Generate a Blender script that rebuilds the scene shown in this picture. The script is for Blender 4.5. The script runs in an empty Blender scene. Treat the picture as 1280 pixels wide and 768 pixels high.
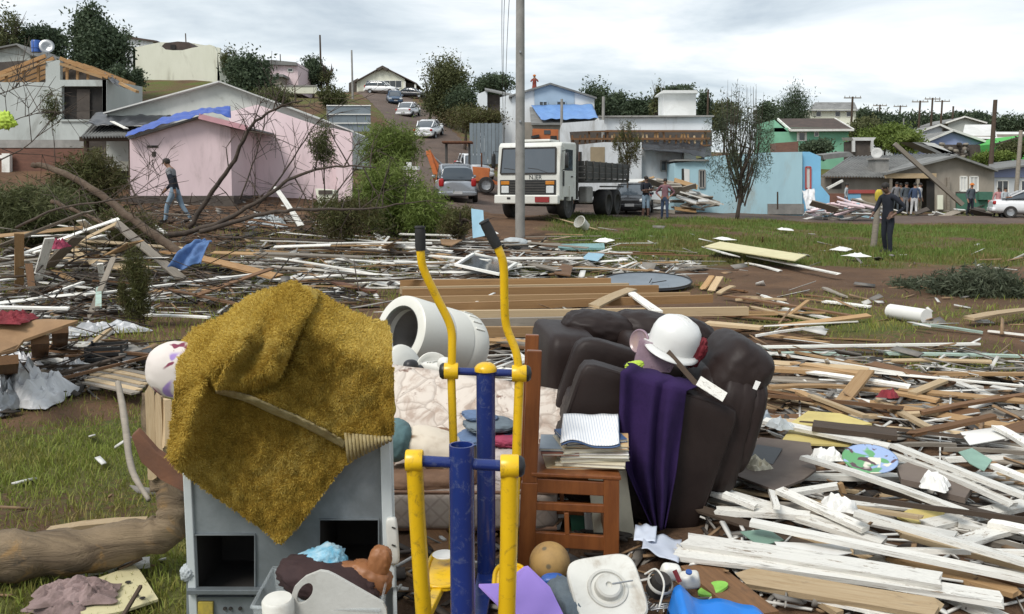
import bpy, math, random
import numpy as np
from mathutils import Vector, Matrix, Euler, noise as mnoise
Vc = Vector

R = math.radians
sc = bpy.context.scene
COL = sc.collection

# ---------------------------------------------------------------- camera, sky, sun, exposure
FPX, CX, CY, HZ = 1108.0, 640.0, 384.0, 237.0
CAMH = 1.6
PITCH = math.atan((CY - HZ) / FPX)
cam_d = bpy.data.cameras.new('camera')
cam_d.sensor_width = 36.0
cam_d.lens = 36.0 * FPX / 1280.0
cam_d.clip_end = 6000
cam_d.clip_start = 0.05
cam = bpy.data.objects.new('camera', cam_d)
COL.objects.link(cam)
cam.location = (0, 0, CAMH)
cam.rotation_euler = (R(90) - PITCH, 0, 0)
sc.camera = cam

SUN_EL, SUN_AZ = R(50), R(-140)          # azimuth from +Y (view direction) towards +X
wd = bpy.data.worlds.new('World')
sc.world = wd
wd.use_nodes = True
nt = wd.node_tree
nt.nodes.clear()
def wn(t, **kw):
    n = nt.nodes.new(t)
    for k, v in kw.items():
        setattr(n, k, v)
    return n
out = wn('ShaderNodeOutputWorld'); bg = wn('ShaderNodeBackground')
bg.inputs['Strength'].default_value = 0.10
sky = wn('ShaderNodeTexSky', sky_type='NISHITA', sun_disc=False, sun_elevation=SUN_EL, sun_rotation=SUN_AZ)
tc = wn('ShaderNodeTexCoord')
sep = wn('ShaderNodeSeparateXYZ'); nt.links.new(tc.outputs['Generated'], sep.inputs[0])
zz = wn('ShaderNodeMath', operation='MAXIMUM'); nt.links.new(sep.outputs['Z'], zz.inputs[0]); zz.inputs[1].default_value = 0.0
za = wn('ShaderNodeMath', operation='ADD'); nt.links.new(zz.outputs[0], za.inputs[0]); za.inputs[1].default_value = 0.16
dv = wn('ShaderNodeVectorMath', operation='DIVIDE')
cmb = wn('ShaderNodeCombineXYZ')
for i in range(3):
    nt.links.new(za.outputs[0], cmb.inputs[i])
nt.links.new(tc.outputs['Generated'], dv.inputs[0]); nt.links.new(cmb.outputs[0], dv.inputs[1])
mp = wn('ShaderNodeMapping'); nt.links.new(dv.outputs[0], mp.inputs[0])
mp.inputs['Location'].default_value = (3.1, 1.7, 0.0)
mp.inputs['Scale'].default_value = (0.75, 0.9, 0.5)
n1 = wn('ShaderNodeTexNoise'); nt.links.new(mp.outputs[0], n1.inputs['Vector'])
n1.inputs['Scale'].default_value = 1.25; n1.inputs['Detail'].default_value = 8; n1.inputs['Roughness'].default_value = 0.56
n1.inputs['Distortion'].default_value = 0.35
rmp = wn('ShaderNodeValToRGB'); nt.links.new(n1.outputs['Fac'], rmp.inputs[0])
e = rmp.color_ramp.elements
e[0].position = 0.38; e[0].color = (0.53, 0.60, 0.66, 1)
e[1].position = 0.60; e[1].color = (0.96, 0.985, 1.0, 1)
m = rmp.color_ramp.elements.new(0.48); m.color = (0.72, 0.785, 0.825, 1)
vm = wn('ShaderNodeVectorMath', operation='SCALE'); nt.links.new(rmp.outputs[0], vm.inputs[0]); vm.inputs['Scale'].default_value = 7.8
mx = wn('ShaderNodeMix', data_type='RGBA'); mx.inputs[0].default_value = 0.88
nt.links.new(sky.outputs[0], mx.inputs[6]); nt.links.new(vm.outputs[0], mx.inputs[7])
nt.links.new(mx.outputs[2], bg.inputs['Color']); nt.links.new(bg.outputs[0], out.inputs['Surface'])

sun_d = bpy.data.lights.new('sun', 'SUN')
sun_d.energy = 2.0; sun_d.angle = R(22); sun_d.color = (1.0, 0.96, 0.9)
sun = bpy.data.objects.new('sun', sun_d)
COL.objects.link(sun)
sd = Vc((math.sin(SUN_AZ) * math.cos(SUN_EL), math.cos(SUN_AZ) * math.cos(SUN_EL), math.sin(SUN_EL)))
sun.rotation_euler = sd.to_track_quat('Z', 'Y').to_euler()
sun.location = sd * 60

vs = sc.view_settings
vs.view_transform = 'Standard'; vs.look = 'None'; vs.gamma = 1.0; vs.exposure = 0.55
vs.use_curve_mapping = False
sc.cycles.max_bounces = 6
sc.cycles.transparent_max_bounces = 12
sc.cycles.use_denoising = True

# ---------------------------------------------------------------- terrain function
ZC = [-400, 60, 250, 400, 540, 660, 850, 1100, 1500]
ZD = [0, 12, 18, 24, 31, 42, 55, 75, 95, 120, 200, 600, 1600]
ZT = np.array([
    [0, 0, 0, 0, 0, 0, 0, 0, 0],
    [.05, .05, 0, 0, 0, 0, 0, 0, 0],
    [.35, .30, .22, .10, .02, 0, 0, 0, 0],
    [.75, .72, .62, .42, .22, .15, .08, 0, 0],
    [1.4, 1.2, .98, .85, .68, .55, .28, .05, .05],
    [3.8, 3.7, 2.6, 1.9, 1.2, .72, .42, .12, .1],
    [6.3, 6.3, 5.6, 4.3, 2.9, 2.2, .8, .4, .3],
    [10.6, 10.6, 10.6, 8.8, 6.2, 4.6, 2.9, 2.4, 2.2],
    [13, 13, 12.6, 11.2, 9.4, 7.2, 4.8, 4.4, 4.2],
    [15, 15, 14.8, 14.4, 14.3, 10.8, 6.6, 5.8, 5.8],
    [16, 16, 16, 16, 15.6, 13, 9, 8, 8.5],
    [16, 16, 16, 16, 16, 15, 13, 12, 12],
    [16, 16, 16, 16, 16, 15, 14, 14, 14]], float)
ZDa = np.array(ZD, float); ZCa = np.array(ZC, float)
def _bump(x, y):
    return (0.022 * np.sin(x * 1.7 + 0.6 * np.sin(y * 1.1)) * np.sin(y * 1.9 + 1.3) + 0.012 * np.sin(x * 4.3 + y * 2.7)
            + 0.008 * np.sin(y * 6.1 - x * 3.3))
def ground_np(x, y):
    x = np.asarray(x, float); y = np.asarray(y, float)
    yy = np.clip(y, 2.0, 1599.0)
    px = np.clip(CX + FPX * x / np.maximum(yy, 9.0), -399, 1499)
    i = np.clip(np.searchsorted(ZDa, yy) - 1, 0, len(ZD) - 2)
    j = np.clip(np.searchsorted(ZCa, px) - 1, 0, len(ZC) - 2)
    u = (yy - ZDa[i]) / (ZDa[i + 1] - ZDa[i]); v = (px - ZCa[j]) / (ZCa[j + 1] - ZCa[j])
    v = v * v * (3 - 2 * v)
    z = (ZT[i, j] * (1 - u) + ZT[i + 1, j] * u) * (1 - v) + (ZT[i, j + 1] * (1 - u) + ZT[i + 1, j + 1] * u) * v
    return z + _bump(x, y)
import bisect
ZTL = ZT.tolist()
def ground(x, y):
    yy = min(max(y, 2.0), 1599.0); px = min(max(CX + FPX * x / max(yy, 9.0), -399), 1499)
    i = min(max(bisect.bisect_left(ZD, yy) - 1, 0), len(ZD) - 2); j = min(max(bisect.bisect_left(ZC, px) - 1, 0), len(ZC) - 2)
    u = (yy - ZD[i]) / (ZD[i + 1] - ZD[i]); v = (px - ZC[j]) / (ZC[j + 1] - ZC[j]); v = v * v * (3 - 2 * v)
    z = (ZTL[i][j] * (1 - u) + ZTL[i + 1][j] * u) * (1 - v) + (ZTL[i][j + 1] * (1 - u) + ZTL[i + 1][j + 1] * u) * v
    return z + (0.022 * math.sin(x * 1.7 + 0.6 * math.sin(y * 1.1)) * math.sin(y * 1.9 + 1.3) + 0.012 * math.sin(x * 4.3 + y * 2.7) + 0.008 * math.sin(y * 6.1 - x * 3.3))

CF = Vc((0, math.cos(PITCH), -math.sin(PITCH))); CU = Vc((0, math.sin(PITCH), math.cos(PITCH)))
def ray(px, py):
    return CF + Vc((1, 0, 0)) * ((px - CX) / FPX) - CU * ((py - CY) / FPX)
def P(px, py, Y):                      # the point at distance Y ahead that is seen at this pixel of the photograph
    d = ray(px, py)
    return Vc((0, 0, CAMH)) + d * (Y / d.y)
def G(px, Y, h=0.0):                   # standing on the ground at distance Y
    x = (px - CX) / FPX * Y * 1.0
    x = P(px, 300, Y).x
    return Vc((x, Y, ground(x, Y) + h))
def GP(px, py, h=0.0):                 # where the line of sight meets the ground (raised by h)
    d = ray(px, py); o = Vc((0, 0, CAMH))
    t0, t = 0.3, 0.3
    while t < 400:
        p = o + d * t
        if p.z <= ground(p.x, p.y) + h:
            break
        t0 = t; t *= 1.04
    for _ in range(24):
        tm = 0.5 * (t0 + t); p = o + d * tm
        if p.z <= ground(p.x, p.y) + h: t = tm
        else: t0 = tm
    return o + d * t

# ---------------------------------------------------------------- materials
MATS = {}
def lk(t, a, b): t.links.new(a, b)
def newmat(name):
    mt = bpy.data.materials.new(name); mt.use_nodes = True
    t = mt.node_tree; t.nodes.clear()
    o = t.nodes.new('ShaderNodeOutputMaterial'); b = t.nodes.new('ShaderNodeBsdfPrincipled')
    lk(t, b.outputs[0], o.inputs['Surface'])
    MATS[name] = mt
    return mt, t, b
def mixc(t, fac, a, b, mode='MIX'):
    n = t.nodes.new('ShaderNodeMix'); n.data_type = 'RGBA'; n.blend_type = mode
    for s, v in ((n.inputs[0], fac), (n.inputs[6], a), (n.inputs[7], b)):
        if hasattr(v, 'is_output'): lk(t, v, s)
        elif isinstance(v, (int, float)): s.default_value = v
        else: s.default_value = (*v[:3], 1)
    return n.outputs[2]
def coords(t, scale=(1, 1, 1), kind='Object'):
    c = t.nodes.new('ShaderNodeTexCoord'); oi = t.nodes.new('ShaderNodeObjectInfo')
    mul = t.nodes.new('ShaderNodeMath'); mul.operation = 'MULTIPLY'; mul.inputs[1].default_value = 37.0
    lk(t, oi.outputs['Random'], mul.inputs[0])
    mpn = t.nodes.new('ShaderNodeMapping'); mpn.inputs['Scale'].default_value = scale
    lk(t, c.outputs[kind], mpn.inputs['Vector']); lk(t, mul.outputs[0], mpn.inputs['Location'])
    return mpn.outputs[0], oi
def noise(t, vec, scale, detail=5, rough=0.6, dist=0.0):
    n = t.nodes.new('ShaderNodeTexNoise'); lk(t, vec, n.inputs['Vector'])
    n.inputs['Scale'].default_value = scale; n.inputs['Detail'].default_value = detail
    n.inputs['Roughness'].default_value = rough; n.inputs['Distortion'].default_value = dist
    return n.outputs['Fac']
def ramp(t, fac, lo, hi, a=0.0, b=1.0):
    n = t.nodes.new('ShaderNodeMapRange'); lk(t, fac, n.inputs[0])
    n.inputs[1].default_value = lo; n.inputs[2].default_value = hi; n.inputs[3].default_value = a; n.inputs[4].default_value = b
    n.interpolation_type = 'SMOOTHSTEP'
    return n.outputs[0]
def bump(t, b, h, strength=0.3, dist=0.01):
    n = t.nodes.new('ShaderNodeBump'); lk(t, h, n.inputs['Height'])
    n.inputs['Strength'].default_value = strength; n.inputs['Distance'].default_value = dist
    lk(t, n.outputs[0], b.inputs['Normal'])
def mat(name, c1, c2=None, scale=3.0, rough=0.7, bmp=0.2, bdist=0.01, metal=0.0, dirt=None, dirt_amt=0.5, dirt_scale=1.3, vary=0.12,
        stretch=(1, 1, 1), fine=None, spec=None, sub=None, alpha=None):
    """a weathered surface: two tones of noise, blotches of dirt, a fine relief, and a small change of tone per object"""
    mt, t, b = newmat(name)
    vec, oi = coords(t, stretch)
    c2 = c2 or tuple(x * 0.75 for x in c1)
    f = ramp(t, noise(t, vec, scale, 6, 0.65, 0.3), 0.32, 0.68)
    c = mixc(t, f, c1, c2)
    if dirt:
        d = ramp(t, noise(t, vec, dirt_scale, 7, 0.7, 0.6), 0.62 - 0.25 * dirt_amt, 0.80 - 0.15 * dirt_amt, 0, min(1, dirt_amt + 0.25))
        c = mixc(t, d, c, dirt)
    if vary:
        h = t.nodes.new('ShaderNodeHueSaturation'); lk(t, c, h.inputs['Color'])
        lk(t, ramp(t, oi.outputs['Random'], 0, 1, 1 - vary, 1 + vary), h.inputs['Value'])
        c = h.outputs[0]
    lk(t, c, b.inputs['Base Color'])
    b.inputs['Roughness'].default_value = rough; b.inputs['Metallic'].default_value = metal
    if spec is not None: b.inputs['Specular IOR Level'].default_value = spec
    if sub: b.inputs['Sheen Weight'].default_value = sub
    if alpha is not None: b.inputs['Alpha'].default_value = alpha
    if bmp: bump(t, b, noise(t, vec, fine or scale * 7, 6, 0.7), bmp, bdist)
    return mt
def wood(name, c1, c2, gl=2.0, gw=26.0, rough=0.75, dirt=(0.06, 0.045, 0.035), dirt_amt=0.35, vary=0.22, paint=None, wear=0.3):
    """boards: local X is the length; grain in streaks along it; a coat of paint can be worn down to the wood"""
    mt, t, b = newmat(name)
    vec, oi = coords(t, (gl, gw * 0.35, gw))
    vec2, _ = coords(t, (5.0, 2.2, 2.2))
    g = noise(t, vec, 1.0, 6, 0.7, 0.4)
    c = mixc(t, ramp(t, g, 0.3, 0.72), c1, c2)
    if paint:
        w1 = noise(t, vec2, 1.6, 8, 0.72, 0.4); w2 = noise(t, vec, 2.2, 5, 0.7)
        ad = t.nodes.new('ShaderNodeMath'); ad.operation = 'ADD'; lk(t, w1, ad.inputs[0])
        ml = t.nodes.new('ShaderNodeMath'); ml.operation = 'MULTIPLY'; lk(t, w2, ml.inputs[0]); ml.inputs[1].default_value = 0.35
        lk(t, ml.outputs[0], ad.inputs[1])
        k = ramp(t, ad.outputs[0], 0.92 - wear * 0.5, 1.0 - wear * 0.45)
        pc = mixc(t, ramp(t, w2, 0.35, 0.7), paint, tuple(x * 0.86 for x in paint))
        c = mixc(t, k, pc, c)
    d = ramp(t, noise(t, vec2, 0.9, 8, 0.72, 0.8), 0.62 - 0.25 * dirt_amt, 0.85 - 0.2 * dirt_amt, 0, 0.75)
    c = mixc(t, d, c, dirt)
    h = t.nodes.new('ShaderNodeHueSaturation'); lk(t, c, h.inputs['Color'])
    lk(t, ramp(t, oi.outputs['Random'], 0, 1, 1 - vary, 1 + vary * 0.6), h.inputs['Value'])
    lk(t, h.outputs[0], b.inputs['Base Color'])
    b.inputs['Roughness'].default_value = rough; b.inputs['Specular IOR Level'].default_value = 0.3
    bump(t, b, g, 0.35, 0.01)
    return mt
def leafmat(name, stops, rough=0.6, trans=0.25):
    """foliage: the mesh carries a tone per leaf"""
    mt, t, b = newmat(name)
    a = t.nodes.new('ShaderNodeAttribute'); a.attribute_name = 'tint'
    r = t.nodes.new('ShaderNodeValToRGB'); lk(t, a.outputs['Fac'], r.inputs[0])
    el = r.color_ramp.elements
    el[0].position = 0; el[0].color = (*stops[0], 1); el[1].position = 1; el[1].color = (*stops[-1], 1)
    for i, s in enumerate(stops[1:-1]):
        q = el.new((i + 1) / (len(stops) - 1)); q.color = (*s, 1)
    lk(t, r.outputs[0], b.inputs['Base Color'])
    b.inputs['Roughness'].default_value = rough; b.inputs['Specular IOR Level'].default_value = 0.2
    if trans:
        tr = t.nodes.new('ShaderNodeBsdfTranslucent'); lk(t, r.outputs[0], tr.inputs['Color'])
        ms = t.nodes.new('ShaderNodeMixShader'); ms.inputs[0].default_value = trans
        o = [n for n in t.nodes if n.type == 'OUTPUT_MATERIAL'][0]
        lk(t, b.outputs[0], ms.inputs[1]); lk(t, tr.outputs[0], ms.inputs[2]); lk(t, ms.outputs[0], o.inputs['Surface'])
    return mt
def glassy(name, c, rough=0.08):
    mt, t, b = newmat(name)
    b.inputs['Base Color'].default_value = (*c, 1); b.inputs['Roughness'].default_value = rough
    b.inputs['Specular IOR Level'].default_value = 0.7
    return mt
def clear(name, c, alpha):
    mt, t, b = newmat(name)
    vec, oi = coords(t)
    b.inputs['Base Color'].default_value = (*c, 1); b.inputs['Roughness'].default_value = 0.12
    lk(t, ramp(t, noise(t, vec, 6, 5, 0.7), 0.3, 0.75, alpha * 0.7, min(1, alpha * 1.5)), b.inputs['Alpha'])
    return mt

# ---------------------------------------------------------------- mesh building
WORG = {}
def worg(o): return WORG.get(o.name, Vc((0, 0, 0))) if o else Vc((0, 0, 0))
def tag(o, label=None, cat=None, group=None, kind=None):
    if label: o['label'] = label
    if cat:
        o['category'] = cat
        if not kind: o['kind'] = 'thing'
    if group: o['group'] = group
    if kind: o['kind'] = kind
    return o
def thing(name, label, cat, loc=(0, 0, 0), group=None):
    o = bpy.data.objects.new(name, None); COL.objects.link(o)
    o.empty_display_size = 0.1
    o.location = loc; WORG[o.name] = Vector(loc)
    return tag(o, label, cat, group)
def np_mesh(name, v, f, material, parent=None, tint=None, smooth=False, org=None):
    v = np.asarray(v, np.float32); 
    if org is None:
        org = worg(parent) if parent else Vc(((v[:, 0].min() + v[:, 0].max()) / 2, (v[:, 1].min() + v[:, 1].max()) / 2, v[:, 2].min()))
    v = v - np.array(org, np.float32)
    me = bpy.data.meshes.new(name)
    f = np.asarray(f, np.int32); k = f.shape[1]
    me.vertices.add(len(v)); me.vertices.foreach_set('co', v.ravel())
    me.loops.add(f.size); me.loops.foreach_set('vertex_index', f.ravel())
    me.polygons.add(len(f)); me.polygons.foreach_set('loop_start', np.arange(0, f.size, k, dtype=np.int32))
    if smooth: me.polygons.foreach_set('use_smooth', np.ones(len(f), bool))
    me.update(calc_edges=True)
    if tint is not None:
        a = me.attributes.new('tint', 'FLOAT', 'POINT'); a.data.foreach_set('value', np.asarray(tint, np.float32))
    return link(name, me, material, parent, org)
def link(name, me, material, parent, org):
    o = bpy.data.objects.new(name, me); COL.objects.link(o)
    if material: me.materials.append(MATS[material] if isinstance(material, str) else material)
    if parent: o.parent = parent
    else: o.location = org
    WORG[o.name] = Vector(org)
    return o
class MB:
    def __init__(s): s.v = []; s.f = []
    def add(s, vs, fs):
        n = len(s.v); s.v += [tuple(p) for p in vs]; s.f += [tuple(i + n for i in q) for q in fs]
        return s
    def box(s, c, d, rot=None, taper=None):
        c = Vector(c); x, y, z = d[0] / 2, d[1] / 2, d[2] / 2
        tx, ty = taper or (1, 1)
        ps = [Vc((a * x * (tx if k > 0 else 1), b * y * (ty if k > 0 else 1), k * z)) for k in (-1, 1) for a, b in ((-1, -1), (1, -1), (1, 1), (-1, 1))]
        if rot: m_ = Euler(rot).to_matrix(); ps = [m_ @ p for p in ps]
        return s.add([c + p for p in ps], [(3, 2, 1, 0), (4, 5, 6, 7), (0, 1, 5, 4), (1, 2, 6, 5), (2, 3, 7, 6), (3, 0, 4, 7)])
    def bar(s, a, b, w, h, up=(0, 0, 1)):
        a = Vector(a); b = Vector(b); d = (b - a).normalized(); u = Vector(up)
        if abs(d.dot(u)) > 0.98: u = Vc((0, 1, 0))
        sx = d.cross(u).normalized(); u = sx.cross(d)
        o = [sx * (i * w / 2) + u * (j * h / 2) for i, j in ((-1, -1), (1, -1), (1, 1), (-1, 1))]
        return s.add([a + q for q in o] + [b + q for q in o], [(3, 2, 1, 0), (4, 5, 6, 7), (0, 1, 5, 4), (1, 2, 6, 5), (2, 3, 7, 6), (3, 0, 4, 7)])
    def tube(s, pts, rad, n=8, cap=True, closed=False):
        pts = [Vector(p) for p in pts]
        if not hasattr(rad, '__len__'): rad = [rad] * len(pts)
        base = len(s.v); prev = None
        m_ = len(pts)
        for i, p in enumerate(pts):
            if closed: d = pts[(i + 1) % m_] - pts[i - 1]
            else: d = (pts[min(i + 1, m_ - 1)] - pts[max(i - 1, 0)])
            d = d.normalized() if d.length > 1e-9 else Vc((0, 0, 1))
            if prev is None: u = d.orthogonal().normalized()
            else:
                u = prev - d * prev.dot(d); u = u.normalized() if u.length > 1e-6 else d.orthogonal().normalized()
            prev = u; w = d.cross(u)
            for k in range(n):
                a = 2 * math.pi * k / n
                s.v.append(tuple(p + (u * math.cos(a) + w * math.sin(a)) * rad[i]))
        for i in range(m_ if closed else m_ - 1):
            j = (i + 1) % m_
            for k in range(n):
                l = (k + 1) % n
                s.f.append((base + i * n + k, base + i * n + l, base + j * n + l, base + j * n + k))
        if cap and not closed:
            s.f.append(tuple(base + k for k in range(n - 1, -1, -1))); s.f.append(tuple(base + (m_ - 1) * n + k for k in range(n)))
        return s
    def lathe(s, prof, c=(0, 0, 0), axis=(0, 0, 1), n=24, caps=(False, False)):
        c = Vector(c); q = Vector(axis).normalized().to_track_quat('Z', 'Y'); base = len(s.v)
        for r, z in prof:
            for k in range(n):
                a = 2 * math.pi * k / n
                s.v.append(tuple(c + q @ Vc((r * math.cos(a), r * math.sin(a), z))))
        for i in range(len(prof) - 1):
            for k in range(n):
                l = (k + 1) % n
                s.f.append((base + i * n + k, base + i * n + l, base + (i + 1) * n + l, base + (i + 1) * n + k))
        if caps[0]: s.f.append(tuple(base + k for k in range(n - 1, -1, -1)))
        if caps[1]: s.f.append(tuple(base + (len(prof) - 1) * n + k for k in range(n)))
        return s
    def prism(s, poly, ex):            # a flat outline (3-D points) pushed along ex
        poly = [Vector(p) for p in poly]; ex = Vector(ex); n = len(poly)
        return s.add(poly + [p + ex for p in poly], [tuple(range(n - 1, -1, -1)), tuple(range(n, 2 * n))] +
                     [(i, (i + 1) % n, n + (i + 1) % n, n + i) for i in range(n)])
    def quad(s, a, b, c, d): return s.add([a, b, c, d], [(0, 1, 2, 3)])
    def sheet(s, fn, nu, nv, closed_u=False):
        base = len(s.v)
        for j in range(nv + 1):
            for i in range(nu + (0 if closed_u else 1)): s.v.append(tuple(fn(i / nu, j / nv)))
        w = nu + (0 if closed_u else 1)
        for j in range(nv):
            for i in range(nu):
                k = (i + 1) % w if closed_u else i + 1
                s.f.append((base + j * w + i, base + j * w + k, base + (j + 1) * w + k, base + (j + 1) * w + i))
        return s
    def build(s, name, material, parent=None, smooth=False, label=None, cat=None, group=None, kind=None, thick=0, bev=0, sub=0, angle=None):
        v = np.array(s.v, np.float32)
        org = worg(parent) if parent else Vc(((v[:, 0].min() + v[:, 0].max()) / 2, (v[:, 1].min() + v[:, 1].max()) / 2, v[:, 2].min()))
        org = Vector([float(q) for q in org])
        me = bpy.data.meshes.new(name)
        me.from_pydata([tuple(p) for p in (v - np.array(org, np.float32)).tolist()], [], s.f)
        me.validate(); me.update()
        if smooth:
            me.polygons.foreach_set('use_smooth', [True] * len(me.polygons))
            if angle: me.set_sharp_from_angle(angle=R(angle))
        o = link(name, me, material, parent, org)
        if thick:
            m_ = o.modifiers.new('thick', 'SOLIDIFY'); m_.thickness = thick; m_.offset = 0
        if bev:
            m_ = o.modifiers.new('bevel', 'BEVEL'); m_.width = bev; m_.segments = 2; m_.limit_method = 'ANGLE'; m_.angle_limit = R(40)
        if sub:
            m_ = o.modifiers.new('sub', 'SUBSURF'); m_.levels = sub; m_.render_levels = sub
        return tag(o, label, cat, group, kind)
def copy_tree(o, parent=None):
    c = o.copy(); COL.objects.link(c); c.parent = parent
    for ch in o.children: copy_tree(ch, c)
    return c
def spline(pts, n=6):                  # Catmull-Rom through the points
    pts = [Vector(p) for p in pts]; o = []
    for i in range(len(pts) - 1):
        a, b = pts[i], pts[i + 1]; z = pts[i - 1] if i else a * 2 - b; c = pts[i + 2] if i + 2 < len(pts) else b * 2 - a
        for k in range(n):
            t = k / n
            o.append(0.5 * ((2 * a) + (b - z) * t + (2 * z - 5 * a + 4 * b - c) * t * t + (3 * a - z - 3 * b + c) * t ** 3))
    o.append(pts[-1])
    return o
rnd = random.Random(7)
nrs = np.random.RandomState(11)
def nz(x, y=0.0, z=0.0): return mnoise.noise(Vc((x, y, z)))

# palette of surfaces
mat('mud', (0.10, 0.062, 0.04), (0.06, 0.04, 0.028), 2.0, 0.9, 0.5, 0.03)
mat('white_paint', (0.78, 0.77, 0.73), (0.68, 0.67, 0.62), 2.0, 0.6, 0.08, dirt=(0.25, 0.2, 0.15), dirt_amt=0.35)
mat('white_plastic', (0.66, 0.65, 0.60), (0.57, 0.56, 0.51), 5.0, 0.45, 0.04, dirt=(0.30, 0.24, 0.17), dirt_amt=0.5, dirt_scale=5)
mat('white_enamel', (0.80, 0.79, 0.72), (0.74, 0.72, 0.64), 1.5, 0.35, 0.03, dirt=(0.36, 0.28, 0.17), dirt_amt=0.28, dirt_scale=2.2)
mat('paper', (0.80, 0.79, 0.75), (0.74, 0.73, 0.70), 4, 0.8, 0.1, dirt=(0.4, 0.34, 0.26), dirt_amt=0.15)
mat('paper_blue', (0.62, 0.67, 0.76), (0.56, 0.60, 0.70), 4, 0.8, 0.1)
mat('concrete', (0.30, 0.29, 0.27), (0.22, 0.215, 0.2), 2.5, 0.9, 0.3, 0.01, dirt=(0.12, 0.10, 0.085), dirt_amt=0.35)
mat('black_plastic', (0.012, 0.012, 0.013), (0.022, 0.022, 0.022), 5, 0.45, 0.06)
mat('rubber', (0.016, 0.016, 0.016), (0.035, 0.03, 0.027), 4, 0.75, 0.15)
mat('dark_inside', (0.02, 0.019, 0.018), (0.035, 0.03, 0.026), 2, 0.9, 0.1)
mat('steel', (0.38, 0.39, 0.40), (0.28, 0.29, 0.30), 5, 0.4, 0.05, metal=0.8)
mat('glass_dark', (0.025, 0.03, 0.035), (0.035, 0.04, 0.045), 1, 0.08, 0, spec=0.8)
mat('rust', (0.16, 0.065, 0.03), (0.09, 0.04, 0.022), 4, 0.8, 0.3)
wood('plank_white', (0.30, 0.22, 0.15), (0.2, 0.15, 0.1), paint=(0.80, 0.78, 0.72), wear=0.36, dirt_amt=0.42, vary=0.16)
wood('plank_grey', (0.30, 0.26, 0.21), (0.20, 0.175, 0.145), dirt_amt=0.3)
wood('plank_fresh', (0.44, 0.29, 0.15), (0.34, 0.20, 0.09), dirt_amt=0.25)
wood('plank_pale', (0.52, 0.40, 0.25), (0.42, 0.30, 0.17), dirt_amt=0.2)
wood('plank_brown', (0.20, 0.105, 0.05), (0.13, 0.07, 0.035), dirt_amt=0.3)
wood('plank_dark', (0.085, 0.058, 0.04), (0.055, 0.04, 0.028), dirt_amt=0.2)
wood('plank_green', (0.30, 0.26, 0.2), (0.22, 0.2, 0.16), paint=(0.40, 0.52, 0.45), wear=0.45)
wood('beam', (0.40, 0.24, 0.11), (0.27, 0.145, 0.06), dirt_amt=0.28, gl=1.5)
mat('bark', (0.085, 0.062, 0.046), (0.045, 0.034, 0.027), 6, 0.9, 0.6, 0.02)
mat('tarp_black', (0.02, 0.022, 0.026), (0.03, 0.032, 0.036), 3, 0.35, 0.25)
mat('tarp_blue', (0.03, 0.085, 0.38), (0.022, 0.065, 0.30), 3, 0.45, 0.3, 0.02)
mat('foil_white', (0.74, 0.74, 0.74), (0.62, 0.62, 0.63), 4, 0.35, 0.3, 0.01, dirt=(0.2, 0.17, 0.14), dirt_amt=0.3)
# ---------------------------------------------------------------- ground sheet
def fbm(x, y, s, o=4):
    v = np.zeros_like(x); a = 1.0; tot = 0
    for k in range(o):
        ph = 1.7 * k
        v += a * (np.sin(x * s + 2.1 * np.sin(y * s * 0.7 + ph) + ph * 3) * np.sin(y * s * 1.1 + 1.9 * np.sin(x * s * 0.8 - ph) + ph))
        tot += a; a *= 0.55; s *= 2.07
    return v / tot
def smooth(a, lo, hi):
    q = np.clip((a - lo) / (hi - lo), 0, 1); return q * q * (3 - 2 * q)
def cover(x, y):
    """how grassy the soil is at a place: 0 bare red-brown soil, 1 turf"""
    x = np.asarray(x, float); y = np.asarray(y, float)
    px = CX + FPX * x / np.maximum(y, 2.5)
    n = fbm(x, y, 0.9, 4)
    near_left = (1 - smooth(x, -1.15, -0.6)) * (1 - smooth(y, 6.2, 7.6)) * (0.70 + 0.6 * n)
    rubble = (1 - smooth(y, 11.5, 15)) * (0.26 + 0.42 * n) * smooth(y, 5.5, 8)
    rubble_r = smooth(x, 2.0, 3.2) * smooth(y, 6.5, 8.0) * (1 - smooth(y, 13, 16)) * (0.42 + 0.45 * n)
    mid = smooth(y, 11.5, 14.5) * (1 - smooth(y, 18.5, 20.5)) * (0.40 + 0.5 * n - 0.25 * smooth(x, 3, 5))
    mead = smooth(y, 16.5 , 20.0) * (1 - smooth(y, 36, 40)) * (0.66 + 0.65 * n) * smooth(x, -.5, 2.5)
    far = smooth(y, 34, 50) * (0.45 + 0.6 * n)
    return np.clip(np.maximum.reduce([near_left, rubble, rubble_r, mid, mead, far]), 0, 1)
def nonuni(a, b, n, d0):
    k = np.linspace(-1, 1, n); s = np.sinh(k * 5.2) / np.sinh(5.2)
    return s
kx = np.linspace(-1, 1, 261); xs = np.sinh(kx * 5.6) / np.sinh(5.6) * 1500
ky = np.linspace(0, 1, 330); ys = -14 + 17 * ky * 3 + 1500 * (np.exp(ky * 7) - 1) / (math.exp(7) - 1) * 1.0
gx, gy = np.meshgrid(xs, ys)
gz = ground_np(gx, gy)
nx_, ny_ = len(xs), len(ys)
idx = np.arange(nx_ * ny_).reshape(ny_, nx_)
F = np.stack([idx[:-1, :-1], idx[:-1, 1:], idx[1:, 1:], idx[1:, :-1]], -1).reshape(-1, 4)
V = np.stack([gx, gy, gz], -1).reshape(-1, 3)
mt, t, b = newmat('soil_and_turf')
a = t.nodes.new('ShaderNodeAttribute'); a.attribute_name = 'tint'
vec, _ = coords(t)
na = noise(t, vec, 0.8, 8, 0.7, 0.5); nb = noise(t, vec, 14, 6, 0.75); nc_ = noise(t, vec, 70, 3, 0.7)
soil = mixc(t, ramp(t, na, 0.3, 0.7), (0.165, 0.097, 0.057), (0.095, 0.058, 0.037))
soil = mixc(t, ramp(t, nb, 0.5, 0.75, 0, 0.7), soil, (0.045, 0.033, 0.025))
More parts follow.
